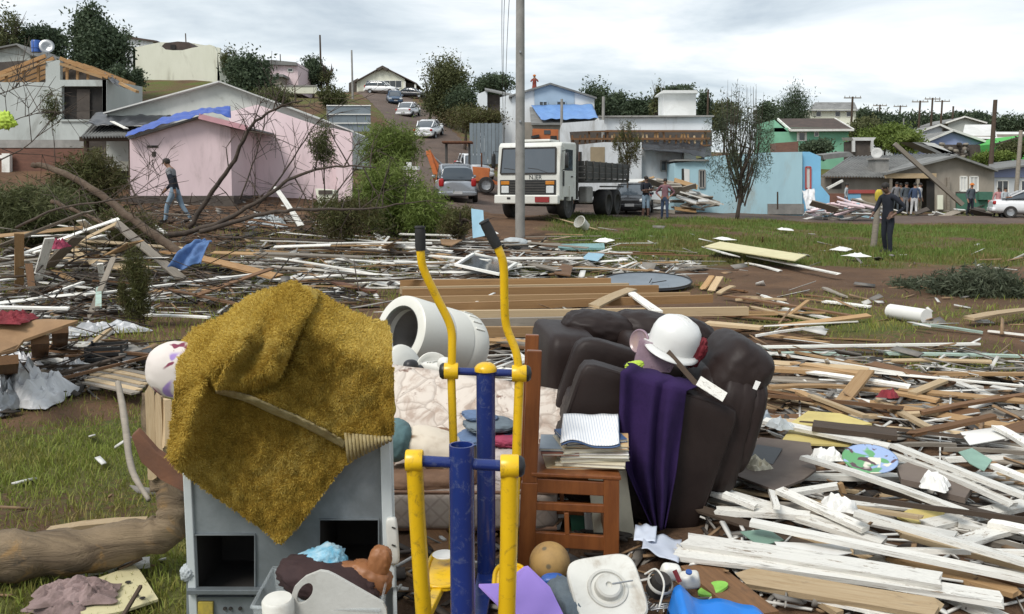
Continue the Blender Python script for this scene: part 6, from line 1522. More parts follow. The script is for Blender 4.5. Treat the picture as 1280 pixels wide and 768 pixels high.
# 2 roofless cream house, white barn, pink house, yellow house up the hill
Y = 75; h3 = house('cream roofless house wall with a wavy broken top on the left hill', 220, Y)
fac(h3, [(166, 61), (180, 58), (197, 54), (201, 58), (206, 62), (216, 63), (228, 63), (240, 60), (252, 58), (262, 56), (268, 58), (272, 66), (275, 99), (275, 110), (166, 110)], Y, .3, 'front_wall', 'wall_cream')
c0, c1 = P(166.2, 61, Y), P(166.2, 110, Y); MB().prism([c0, c1, c1 + Vc((-.2, 8, 0)), c0 + Vc((-.2, 8, 0))], (.2, 0, 0)).build('side_wall', 'wall_cream', h3)
c0, c1 = P(274.8, 64, Y), P(274.8, 110, Y); MB().prism([c0, c1, c1 + Vc((-.2, 8, 0)), c0 + Vc((-.2, 8, 0))], (-.2, 0, 0)).build('side_wall', 'wall_cream', h3)
fac(h3, [(166, 60), (200, 53), (240, 54), (275, 60), (275, 98), (166, 98)], Y + 8, .3, 'back_wall', 'wall_cream')
fac(h3, [(200, 60), (206, 54), (222, 52), (236, 53), (243, 62), (243, 70), (200, 70)], Y + 3, 2.5, 'fallen_roof', 'roof_tile'); fac(h3, rect(213, 56, 219, 62), Y + 2.9, .05, 'opening', 'dark_inside')  # the opening is a dark sheet in place of shade
Y = 92; h4 = house('white boarded barn with a torn dark roof at the top left', 170, Y, 'barn', 'barn')
fac(h4, [(146, 50), (156, 46), (192, 50), (192, 110), (146, 110)], Y, 6, 'wall', 'wall_white'); fac(h4, [(143, 49), (156, 43), (170, 47), (196, 51), (196, 53), (156, 47), (144, 52)], Y - .3, 6.6, 'roof', 'roof_tile')
for k in range(8): fac(h4, rect(149 + k * 5, 52, 149.5 + k * 5, 80), Y - .04, .05, 'wall_batten', 'roof_white')
Y = 86; h5 = house('pink flat roofed house on the left hill', 347, Y)
fac(h5, [(320, 80), (372, 79), (373, 116), (320, 116)], Y, 6, 'wall', 'wall_pink'); fac(h5, [(316, 76), (340, 75), (370, 78), (371, 82), (316, 80)], Y - .4, 6.8, 'roof', 'roof_fibre'); win(h5, 360, 86, 366, 90, Y, 'white_paint', bars=0)
fac(h5, rect(322, 95, 352, 106), Y - 2, 1.8, 'porch', 'wall_tan'); fac(h5, rect(320, 93, 354, 96), Y - 2.3, 2.3, 'porch_roof', 'roof_fibre')
gw = house('cream garden wall below the pink house on the hill', 370, 80, 'wall', 'garden_wall'); fac(gw, [(344, 108), (396, 108), (396, 117), (344, 117)], 80, .25, 'wall_face', 'wall_cream'); fac(gw, rect(344, 106.6, 396, 108.4), 79.95, .35, 'coping', 'concrete')
Y = 122; h6 = house('cream gabled house with a dark torn roof ridge at the top of the hill road', 480, Y)
fac(h6, [(446, 100), (478, 84), (506, 99), (506, 125), (446, 125)], Y, 8, 'wall', 'wall_cream')
for (a, b_) in (((443, 102), (478, 82.5)), ((478, 82.5), (521, 104))): slab(h6, [P(*a, Y - .5), P(*b_, Y - .5), P(*b_, Y - .5) + Vc((0, 9, 0)), P(*a, Y - .5) + Vc((0, 9, 0))], .15, 'roof_slope', 'roof_tile')
fac(h6, [(470, 86), (478, 82), (486, 86), (483, 89), (478, 85), (473, 89)], Y - .6, .5, 'torn_ridge', 'wall_dark')
for (x0, x1) in ((458, 469), (480, 502)): win(h6, x0, 101, x1, 110, Y, 'white_paint', bars=2)
fac(h6, [(506, 103), (519, 105), (519, 125), (506, 125)], Y + .5, 5, 'porch_wall', 'wall_dark'); fac(h6, rect(504.5, 102, 507, 125), Y - .3, .3, 'porch_pillar', 'white_paint'); fac(h6, rect(518, 105, 520, 125), Y - .3, .3, 'porch_pillar', 'white_paint'); fac(h6, [(436, 104), (447, 98), (447, 125), (436, 118)], Y + 1, 5, 'annex', 'wall_dark')
# 3 grey sheet fence beside the hill road
fn_ = house('grey sheet metal fence of three bands beside the hill road', 436, 44, 'fence', 'metal_fence')
for k in range(3): fac(fn_, [(408, 132 + k * 11), (463, 132.5 + k * 11), (463, 142.6 + k * 11), (410, 142.6 + k * 11)], 44 + .02 * k, .04, 'sheet_band', 'sheet_metal')
for x in (409, 436, 462): fac(fn_, rect(x - .8, 131, x + .8, 175), 44.1, .1, 'fence_post', 'concrete')
for k in range(3): fac(fn_, rect(408, 131.6 + k * 11, 463.5, 132.6 + k * 11), 43.95, .05, 'rail', 'white_paint')
# 4 pink house
Y = 31.5; pk_ = house('pink house with a blue tarpaulin along its broken roof edge', 225, Y)
fac(pk_, [(162, 172), (200, 160), (250, 148), (288, 160), (290, 246), (163, 246)], Y, 3.2, 'front_wall', 'wall_pink')
fac(pk_, [(150, 245), (292, 245), (292, 290), (150, 290)], Y - .05, 3.2, 'plinth', 'wall_dark')
MB().bar(P(249, 145.5, Y - .35), P(309, 160.5, Y - .35), .10, .18).build('fascia', 'trim_pink', pk_)
slab(pk_, [P(249, 144, Y - .3), P(309, 159, Y - .3), P(309, 159, Y - .3) + Vc((0, 3.5, .0)), P(249, 144, Y - .3) + Vc((0, 3.5, 0))], .06, 'roof_slope', 'roof_fibre')
slab(pk_, [P(160, 172, Y - .25), P(249, 145, Y - .25), P(249, 145, Y - .25) + Vc((0, 3.5, 0)), P(160, 172, Y - .25) + Vc((0, 3.5, 0))], .06, 'roof_slope', 'roof_fibre')
YB_ = 34.8
fac(pk_, [(286, 140), (322, 131), (365, 146), (400, 158), (440, 166), (440, 262), (286, 262)], YB_ - .1, .2, 'rear_wall', 'wall_pink')
fac(pk_, [(133, 142), (168, 133), (205, 124), (240, 113), (275, 104), (322, 119), (372, 137), (404, 150), (440, 165), (440, 210), (133, 210)], YB_ + .15, 5, 'gable_wall', 'roof_greygreen')
for (a, b_) in (((131, 142), (275, 102.5)), ((275, 102.5), (443, 165))): MB().bar(P(*a, YB_), P(*b_, YB_), .3, .05).build('verge_board', 'roof_white', pk_)
win(pk_, 302, 190, 320, 202, YB_ - .1, 'wall_dark', bars=0); hole(pk_, 184, 182, 198, 185, Y, 'vent'); hole(pk_, 190, 190, 195, 196, Y, 'vent')
fac(pk_, [(415, 160), (440, 166), (440, 262), (424, 262)], YB_ - .4, .2, 'buttress', 'wall_pink')
tq = [P(250, 136, Y + .5), P(288, 134, Y + .5), P(289, 149, Y - .1), P(250, 147, Y - .4)]
blue_edge = spline([P(157, 173, Y - .4), P(180, 166, Y - .4), P(210, 156, Y - .4), P(238, 150, Y - .4), P(262, 143, Y - .4), P(289, 150, Y - .3)], 6); blue_top = spline([P(160, 167, Y + .6), P(180, 159, Y + .6), P(212, 147, Y + .6), P(238, 141, Y + .6), P(262, 137, Y + .6), P(288, 135, Y + .6)], 6)
def bt(u, v):
    k = u * (len(blue_edge) - 1); i = min(int(k), len(blue_edge) - 2); a = blue_top[i].lerp(blue_top[i + 1], k - i); b_ = blue_edge[i].lerp(blue_edge[i + 1], k - i)
    return a.lerp(b_, v) + Vc((0, 0, .07 * nz(u * 16, v * 3, 1) + .06))
tarp(None, bt, 70, 12, 'tarp_blue', label='wrinkled blue tarpaulin over the roof edge of the pink house', cat='tarpaulin')
# porch roof of corrugated sheets with black film, left of the pink house
pr = house('open shed with dark corrugated roof and black film left of the pink house', 150, 33, 'shed', 'shed')
corr(pr, P(118, 152, 35.5), P(212, 150, 35.5), P(160, 171, 32.6), P(101, 172, 32.6), 16, .045, 'corrugated_roof', 'roof_fibre')
for (xa, xb) in ((104, 101), (160, 158)): MB().bar(P(xa + 4, 173, 33), P(xa + 4, 262, 33), .14, .14).build('post', 'plank_dark', pr)
MB().bar(P(100, 174, 32.8), P(164, 174, 32.8), .12, .16).build('beam', 'plank_dark', pr); fac(pr, [(105, 172), (162, 172), (162, 262), (105, 262)], 35.3, .1, 'back_wall', 'wall_dark')
fac(pr, rect(150, 202, 161, 214), 34, .1, 'cream_box', 'wall_cream'); fac(pr, rect(130, 196, 140, 206), 34.5, .1, 'hanging_board', 'wall_tan')
tarp(None, lambda u, v: lerp4([P(120, 145, 35.6), P(222, 143, 35.6), P(190, 163, 33.2), P(108, 160, 33.2)], u, v) + Vc((0, 0, .12 + .09 * nz(u * 9, v * 4, 5))), 30, 14, 'tarp_black', label='crumpled black plastic film on the corrugated shed roof', cat='tarpaulin')
plank(P(140, 152, 33.4), P(158, 161, 33), .18, .03, 'plank_white', 'white board lying on the black film of the shed roof')
# 5 centre: pale blue house with blue tarp
Y = 60; h7 = house('pale blue two storey gabled house with blue tarp on its lower roof', 690, Y)
fac(h7, [(640, 119), (688, 104.5), (743, 121), (743, 240), (640, 240)], Y, 7, 'wall', 'wall_white'); fac(h7, [(668, 112), (688, 106), (718, 115), (718, 140), (668, 140)], Y - .05, .05, 'gable_panel', 'wall_paleblue')
for (a, b_) in (((636, 119.5), (688, 103.5)), ((688, 103.5), (746, 121.5))): slab(h7, [P(*a, Y - .3), P(*b_, Y - .3), P(*b_, Y - .3) + Vc((0, 7.6, 0)), P(*a, Y - .3) + Vc((0, 7.6, 0))], .12, 'roof_slope', 'roof_fibre')
for (x0, x1) in ((674, 684), (696, 707)): win(h7, x0, 127, x1, 134, Y - .05, 'wall_paleblue', bars=1)
slab(h7, [P(662, 134, Y - .1), P(742, 133, Y - .1), P(749, 154, Y - 3.4), P(664, 154, Y - 3.4)], .12, 'lower_roof', 'roof_fibre'); fac(h7, [(655, 153), (748, 153), (748, 250), (655, 250)], Y - 3.2, 3, 'lower_wall', 'wall_tan')
tarp(None, lambda u, v: lerp4([P(664, 135, Y - .2), P(740, 134, Y - .2), P(748, 152, Y - 3.5), P(676, 153, Y - 3.5)], u, v) + Vc((0, 0, .18 + .12 * nz(u * 8, v * 5, 8))), 30, 12, 'tarp_lightblue' if 'tarp_lightblue' in MATS else (mat('tarp_lightblue', (0.13, 0.26, 0.55), (0.17, 0.32, 0.6), 1.5, .5, .3) and 'tarp_lightblue'), label='light blue tarpaulin on the lower roof of the pale blue house', cat='tarpaulin')
fac(h7, [(625, 122), (640, 118), (640, 240), (625, 240)], Y + .5, 5, 'side_annex', 'wall_white')
h8 = house('weathered shed with a white end wall behind the hill road trees', 608, 66, 'shed', 'shed')
fac(h8, [(597, 118), (609, 113), (609, 190), (596, 190)], 66, 4, 'end_wall', 'wall_white'); fac(h8, [(609, 118), (640, 120), (640, 200), (609, 200)], 66.5, 4, 'wall', 'wall_dark'); slab(h8, [P(606, 112, 65.8), P(640, 119, 65.8), P(640, 117, 71), P(606, 110, 71)], .1, 'roof', 'roof_fibre')
bf = house('grey blue board fence right of the backhoe', 608, 50, 'fence', 'board_fence')
for k in range(9): fac(bf, rect(587 + k * 4.6, 154 + (k % 2) * .5, 591.2 + k * 4.6, 205), 50, .04, 'fence_board', 'sheet_metal')
MB().bar(P(587, 160, 50.1), P(628, 160, 50.1), .06, .1).build('rail', 'concrete', bf)
# 6 white building with the square tower and torn front
Y = 45; h9 = house('white building with exposed roof timbers behind the truck', 780, Y)
fac(h9, [(700, 162), (703, 154), (755, 150), (757, 163), (712, 165), (714, 182), (755, 178), (802, 178), (802, 285), (700, 285)], Y, .25, 'front_wall', 'wall_white')
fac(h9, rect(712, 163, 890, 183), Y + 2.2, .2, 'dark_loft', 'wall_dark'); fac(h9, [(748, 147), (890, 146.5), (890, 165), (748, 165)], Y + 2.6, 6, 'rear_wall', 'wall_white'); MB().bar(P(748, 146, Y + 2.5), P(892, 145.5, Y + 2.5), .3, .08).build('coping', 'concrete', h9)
for k in range(26):
    x = 718 + k * 6.6 + rnd.uniform(-1.5, 1.5); MB().bar(P(x, 183, Y + 1.2), P(x + rnd.uniform(-3, 3), 164 + rnd.uniform(0, 6), Y + 1.2), .09, .09).build('loft_strut', rnd.choice(('beam', 'plank_pale', 'plank_brown')), h9)
for y in (164, 174, 182): MB().bar(P(712, y, Y + 1.1), P(888, y + rnd.uniform(-1, 1), Y + 1.1), .08, .1).build('loft_beam', 'plank_brown', h9)
hole(h9, 711, 190, 727, 218, Y, 'doorway'); MB().prism([P(738, 184, Y - .03), P(756, 184, Y - .03), P(756, 216, Y - .03), P(738, 216, Y - .03)], (0, .02, 0)).build('door', 'door_tan', h9); fac(h9, rect(719, 190, 724, 216), Y - .05, .02, 'door_leaf', 'brick')
fac(h9, [(800, 186), (852, 184), (856, 285), (800, 285)], Y + .6, 3, 'side_wing', 'wall_white'); win(h9, 826, 201, 833, 214, Y + .6, 'concrete', bars=0)
tw = thing('tower', 'plain white square tower rising behind the torn white building', 'tower', G(850, 52)); fac(tw, rect(829.5, 117, 870, 200), 50, 1.8, 'shaft', 'roof_white'); MB().prism([P(826, 116.5, 49.7), P(873, 116.5, 49.7), P(871, 113, 49.7), P(829, 113, 49.7)], (0, 2.3, 0)).build('cap', 'roof_white', tw)
tarp(None, lambda u, v: lerp4([P(796, 178, 46.5), P(888, 180, 46.5), P(890, 202 - 6, 44.4), P(806, 190, 44.4)], u, v) + Vc((0, 0, .12 * nz(u * 7, v * 5, 3) + .1 - .5 * v * max(0, u - .55))), 36, 16, 'tarp_black', label='black plastic film sagging over the roof beside the aqua house', cat='tarpaulin')
MB().bar(P(854, 185, 45.3), P(853, 215, 45.3), .1, .1).build('drain_pipe', 'concrete', h9)
# 7 aqua house
Y = 43.5; ha = house('aqua blue house with a torn right end standing behind the grey green tree', 930, Y)
fac(ha, [(843, 204), (886, 200), (886, 196), (950, 191), (1003, 190), (1003, 275), (843, 270)], Y, 4, 'wall', 'wall_aqua')
fac(ha, [(1003.5, 190), (1012, 190), (1026, 196), (1026, 232), (1037, 245), (1037, 272), (1003.5, 272)], Y + .2, 3, 'bright_end_wall', 'wall_skyblue'); fac(ha, rect(843, 199.5, 886, 201.5), Y - .2, 4.2, 'roof_edge', 'concrete')
MB().prism([P(855, 211, Y - .03), P(862, 212, Y - .03), P(862, 246, Y - .03), P(856, 246, Y - .03)], (0, .02, 0)).build('door', 'door_white', ha); hole(ha, 852, 211, 855.5, 246, Y, 'doorway'); win(ha, 874, 213, 881, 235, Y, 'concrete', 'glass_dark', bars=1); win(ha, 1007, 209, 1013, 236, Y + .2, 'trim_red', 'roof_white', bars=0)
fac(ha, [(970, 179), (998, 177), (998, 190.5), (970, 191)], Y + 1, 1, 'brick_stub', 'brick'); fac(ha, rect(960, 255, 1005, 268), Y - .1, .3, 'plinth', 'concrete'); MB().bar(P(972, 240, Y - .6), P(972, 262, Y - .6), .06, .06).build('stake', 'plank_dark', ha)
# 8 right: green house, cream house, houses beyond
Y = 85; hg = house('mint green house with brown tiled roof on the right', 1020, Y)
fac(hg, rect(968, 160, 1061, 215), Y, 7, 'wall', 'wall_green'); fac(hg, [(968, 150), (968, 165), (985, 165)], Y, 6, 'gable_end', 'wall_green')
r0 = [P(972, 148.5, Y + 3.5), P(1043, 148, Y + 3.5), P(1067, 162, Y - .6), P(988, 162.5, Y - .6)]
rf = slab(hg, r0, .12, 'roof', 'roof_tile'); slab(hg, [P(972, 148.5, Y + 3.5), P(1043, 148, Y + 3.5), P(1060, 158, Y + 7.4), P(975, 158, Y + 7.4)], .12, 'rear_roof', 'roof_tile')
for (a, b_) in ((r0[1], r0[2]), (r0[0], r0[3]), (r0[3], r0[2])): MB().bar(a + Vc((0, -.05, -.05)), b_ + Vc((0, -.05, -.05)), .12, .2).build('barge_board', 'white_paint', rf)
for i, (x0, x1, y0, y1) in enumerate(((998.5, 1006, 165.5, 176), (1018, 1023, 165, 170.5))):
    w_ = win(hg, x0, y0, x1, y1, Y, 'white_paint', bars=0)
    if i == 0:
        for s in ((996.2, 998.2), (1006.4, 1008.6)): fac(hg, rect(s[0], 165, s[1], 176.5), Y - .05, .04, 'shutter', 'white_paint')
Y = 112; hb = house('cream house with dark roof behind the mint green one', 1042, Y); fac(hb, rect(1013, 137, 1070, 160), Y, 7, 'wall', 'wall_cream'); MB().prism([P(1011, 139, Y - .5), P(1073, 139, Y - .5), P(1068, 128, Y + 3), P(1019, 128, Y + 3)], (0, .15, .0)).build('roof', 'roof_fibre', hb)
for x in (1020, 1044, 1058): win(hb, x, 139.5, x + 6, 146, Y, 'white_paint', bars=0)
def gable(label, x0, xp, x1, ye0, yp, ye1, yb, Y, D, wm, rm, name='house'):
    o = house(label, (x0 + x1) / 2, Y); fac(o, [(x0 + 1, ye0 + .5), (xp, yp + 1), (x1 - 1, ye1 + .5), (x1 - 1, yb), (x0 + 1, yb)], Y, D, 'wall', wm)
    for (a, b_) in (((x0 - 2, ye0 + 1), (xp, yp)), ((xp, yp), (x1 + 2, ye1 + 1))):
        r_ = slab(o, [P(*a, Y - .4), P(*b_, Y - .4), P(*b_, Y - .4) + Vc((0, D + .8, 0)), P(*a, Y - .4) + Vc((0, D + .8, 0))], .14, 'roof_slope', rm)
        MB().bar(P(*a, Y - .45), P(*b_, Y - .45), .08, .18).build('verge', 'white_paint', r_)
    return o
o = gable('white gabled house left of the blue gable at the far right', 1140, 1175, 1212, 168, 156, 172, 200, 88, 8, 'wall_white', 'roof_fibre'); win(o, 1178, 161, 1187, 168, 88, 'wall_tan', 'wall_dark', bars=0)
o = gable('blue gabled house with a heap of stones before it at the far right', 1160, 1192, 1230, 176, 163, 176, 215, 76, 7, 'wall_lavender', 'roof_fibre')
gable('grey gabled house farthest right beyond the white one', 1184, 1206, 1232, 153, 146, 153, 170, 118, 8, 'roof_greygreen', 'roof_fibre')
hw = house('house with white sheet roof behind the dark wooden pole', 1225, 84); fac(hw, rect(1205, 170, 1245, 195), 84, 6, 'wall', 'wall_tan'); MB().prism([P(1203, 173, 83.5), P(1247, 174, 83.5), P(1243, 156, 87), P(1207, 156, 87)], (0, .15, 0)).build('roof', 'roof_white', hw)
hn = house('bright green house at the right edge', 1275, 72); fac(hn, [(1246, 180), (1290, 168), (1290, 205), (1246, 205)], 72, 6, 'wall', 'wall_brightgreen'); slab(hn, [P(1243, 180, 71.5), P(1310, 161, 71.5), P(1310, 159, 78), P(1243, 178, 78)], .12, 'roof', 'roof_tile'); win(hn, 1257, 184, 1260, 194, 72, 'white_paint', bars=0)
hn2 = house('long low house with pale roof behind the bright green one', 1265, 95); fac(hn2, rect(1240, 168, 1300, 190), 95, 5, 'wall', 'wall_tan'); MB().prism([P(1237, 173, 94.5), P(1305, 172, 94.5), P(1305, 165, 98), P(1243, 165, 98)], (0, .15, 0)).build('roof', 'roof_white', hn2)
for i in range(22):
    x, y = rnd.uniform(1172, 1222), rnd.uniform(180, 196); mb = MB(); puff(mb, P(x, y, 73), (rnd.uniform(.25, .5), .4, rnd.uniform(.2, .35)), 3, (0, rnd.uniform(-.5, .5), 0), 5, .1, i); mb.build('stone', rnd.choice(('concrete', 'wall_tan', 'wall_dark')), label='rough stone in the heap before the blue gable', cat='stone', group='stones heaped before the blue gable')
mt_ = MB(); mt_.prism([P(1168, 181, 73.2), P(1225, 181, 73.2), P(1228, 205, 73.2), P(1165, 205, 73.2)], (0, 1.2, 0)).build('rubble_bank', 'wall_dark', label='dark bank holding the stones before the blue gable', cat='bank')
# 9 long grey shed house with people in front
Y = 51; hs = house('long grey roofed house with dark open porch on the right', 1140, Y)
corr(hs, P(1062, 196, Y + 4.5), P(1190, 192, Y + 4.5), P(1120, 222, Y - .3), P(1026, 221, Y - .3), 26, .05, 'roof_sheet', 'roof_fibre')
fac(hs, [(1028, 222), (1112, 222), (1112, 275), (1028, 275)], Y + .3, 3, 'left_wall', 'wall_tan'); fac(hs, rect(1040, 224, 1052, 236), Y + .25, .05, 'window_board', 'wall_dark'); fac(hs, rect(1058, 237.5, 1094, 242), Y - .8, .15, 'red_ledge', 'trim_red'); fac(hs, rect(1058, 242, 1076, 258), Y - .75, .2, 'blue_panel', 'wall_skyblue'); fac(hs, rect(1076, 242, 1094, 258), Y - .7, .2, 'tan_panel', 'door_tan'); fac(hs, rect(1036, 242, 1058, 256), Y - .75, .2, 'brown_panel', 'brick')
fac(hs, rect(1104, 221, 1160, 275), Y + 2.5, .1, 'porch_back', 'wall_dark'); fac(hs, [(1150, 208), (1196, 196), (1243, 211), (1243, 275), (1168, 275), (1168, 222), (1110, 222), (1110, 214)], Y, .2, 'gable_wall', 'wall_tan')  # porch back coloured dark for the darkness inside
fac(hs, [(1168, 222), (1243, 214), (1243, 275), (1168, 275)], Y + .3, 5, 'room', 'wall_tan')
for (a, b_) in (((1108, 216), (1196, 194)), ((1196, 194), (1248, 212))): slab(hs, [P(*a, Y - .5), P(*b_, Y - .5), P(*b_, Y - .5) + Vc((0, 6, .0)), P(*a, Y - .5) + Vc((0, 6, 0))], .12, 'roof_slope', 'roof_fibre')
for x in (1113, 1147, 1185): MB().bar(P(x, 222, Y - .2), P(x, 275, Y - .2), .16, .16).build('porch_post', 'plank_grey', hs)
MB().bar(P(1106, 220, Y - .25), P(1170, 220, Y - .25), .12, .28).build('porch_beam', 'plank_pale', hs)
win(hs, 1200, 221, 1208, 239, Y, 'white_paint', 'roof_white', bars=1); win(hs, 1212, 221, 1222, 239, Y, 'white_paint', 'roof_white', bars=1); hole(hs, 1158, 226, 1168, 265, Y, 'doorway'); fac(hs, rect(1172, 244, 1179, 262), Y - .3, .1, 'cream_board', 'wall_cream')
gnw = house('low green board wall in front of the grey roofed house', 1218, 49, 'wall', 'low_wall'); fac(gnw, rect(1196, 240, 1222, 262), 49, .15, 'wall_face', 'wall_dark'); mat('green_dark', (0.06, 0.16, 0.11), (0.05, 0.13, 0.09), 3, .8, .1); fac(gnw, rect(1196, 242, 1235, 264), 48.8, .1, 'green_board', 'green_dark'); fac(gnw, rect(1224, 240, 1241, 250), 48.6, .2, 'counter', 'green_dark')
wt = thing('water_tank', 'small square concrete water tank on the grey roof', 'water tank', P(1103, 217, Y + 1)); fac(wt, rect(1094, 199, 1111, 217), Y + .6, 1, 'tank_body', 'concrete'); fac(wt, rect(1093, 197.5, 1112, 199.5), Y + .5, 1.2, 'tank_lid', 'concrete')
sdh = thing('satellite_dish', 'pale satellite dish on the grey roof at the right', 'satellite dish', P(1096, 200, Y + 2)); MB().lathe([(0, 0), (.2, .03), (.32, .1)], P(1096, 192, Y + 2), (-.4, -1, .2), 24).build('reflector', 'roof_white', sdh, smooth=1, thick=.01); MB().tube([P(1096, 193, Y + 2.1), P(1096, 202, Y + 2.1)], .03, 8).build('mast', 'steel', sdh)
plank(P(1118, 180, 47), P(1203, 256, 46.5), .28, .2, 'plank_grey', 'long grey beam leaning from the roof to the ground before the porch', 0, 0, 'leaning_beam', 'beam')
for i, (q, m_, lb) in enumerate((([(1065, 172), (1095, 172), (1092, 176), (1067, 176)], 'roof_white', 'flat white roofed hut above the grey house'), ([(1140, 178), (1165, 183), (1200, 194), (1172, 192)], 'roof_fibre', 'fallen grey roof sheet behind the porch'), ([(1153, 178), (1168, 179), (1196, 194), (1182, 194)], 'roof_white', 'fallen white roof sheet behind the porch'), ([(1028, 194), (1062, 190), (1068, 195), (1030, 200)], 'roof_fibre', 'grey roof sheet left of the water tank'))):
    s_ = thing('hut' if i == 0 else 'roof_sheet', lb, 'hut' if i == 0 else 'roof sheet', P(q[0][0], q[0][1] + 4, 58)); MB().prism([P(x, y, 58 if i else 62) for x, y in q], (0, 2, .1)).build('sheet', m_, s_)
    if i == 0: fac(s_, rect(1068, 176, 1090, 200), 62.2, 2, 'hut_wall', 'wall_dark'); fac(s_, rect(1066, 176, 1069, 190), 62, .2, 'hut_post', 'roof_white'); fac(s_, rect(1089, 176, 1092, 190), 62, .2, 'hut_post', 'roof_white')
hp = house('lavender and white house at the right edge behind the white car', 1268, 54); fac(hp, rect(1243, 222, 1300, 260), 54, 5, 'wall', 'wall_white'); fac(hp, [(1240, 222), (1240, 212), (1300, 205), (1300, 222)], 53.9, 5, 'upper_wall', 'wall_lavender'); slab(hp, [P(1236, 212, 53.4), P(1310, 203, 53.4), P(1310, 196, 59), P(1236, 204, 59)], .1, 'roof', 'roof_fibre')
for (x0, x1) in ((1246, 1260), (1276, 1290)): win(hp, x0, 226, x1, 242, 54, 'white_paint', bars=1)
# ---------------------------------------------------------------- poles and wires
def pole(px, pt, Y, r, label, m_='concrete', arms=0, name='utility_pole', taper=.75, base=None):
    b_ = G(px, Y); t_ = P(px, pt, Y); o = thing(name, label, 'pole', b_)
    top = Vc((b_.x, b_.y, t_.z)); MB().tube([b_ - Vc((0, 0, .3)), top], [r, r * taper], 12).build('shaft', m_, o, smooth=1, angle=50)
    for k in range(arms):
        z = top.z - .15 - k * .7; MB().bar(Vc((b_.x - 1.0, Y, z)), Vc((b_.x + 1.0, Y, z)), .1, .12).build('cross_arm', 'plank_grey', o)
        for x in (-.9, -.35, .35, .9): MB().lathe([(0, .2), (.04, .18), (.05, .05), (.02, 0)], Vc((b_.x + x, Y, z + .06)), (0, 0, 1), 8).build('insulator', 'concrete', o)
    return o, top
pl, ptop = pole(650, -60, 25.5, .145, 'tall concrete pole standing in front of the truck cab', base=1, taper=.82)
for k in range(3): MB().bar(ptop - Vc((0, .13, .8 + k * 1.9)), ptop - Vc((0, .18, .8 + k * 1.9)), .05, .05).build('step_bolt', 'steel', pl)
pole(701, 124, 50, .10, 'thin grey post left of the dark doorway behind the truck'); pole(752, 121, 47, .10, 'thin grey post behind the truck bed'); pole(445, 63, 100, .12, 'thin pole left of the cream house on the hill'); pole(407, 44, 92, .11, 'thin pole beside the broken tree on the left hill', 'plank_dark'); pole(358, 68, 90, .06, 'short mast behind the pink house on the hill', 'plank_dark'); pole(244, 42, 88, .07, 'short mast behind the cream roofless house', 'plank_dark')
pole(1232, 125, 58, .17, 'dark wooden pole with side brackets at the right', 'plank_dark'); pole(1266, 163, 52, .14, 'grey post at the right edge before the lavender house', 'plank_grey'); pole(880, 112, 75, .10, 'short dark post right of the white tower', 'plank_dark')
for i, (x, y, Y) in enumerate(((1057, 121, 105), (1091, 131, 130), (1116, 132, 135), (1140, 126, 110), (1155, 122.5, 115), (1167, 125.5, 118))): pole(x, y, Y, .15, ('first', 'second', 'third', 'fourth', 'fifth', 'sixth')[i] + ' from the left of the T shaped power poles on the right skyline', 'plank_dark', 1)
pole(1181, 133, 120, .15, 'plain wooden pole right of the T shaped poles', 'plank_dark'); pole(1121, 148, 90, .1, 'small concrete post among the green bushes')
for i, (x0, y0, x1, y1) in enumerate(((628, -60, 630, 190), (634, -60, 629, 100), (640, -60, 630, 185))):
    MB().tube(spline([P(x0, y0, 30), P((x0 + x1) / 2 - 1.5, (y0 + y1) / 2, 40), P(x1, y1, 52)], 6), .012, 5).build('power_wire', 'black_plastic', label=('left', 'middle', 'right')[i] + ' dark wire running down behind the tall concrete pole', cat='wire')
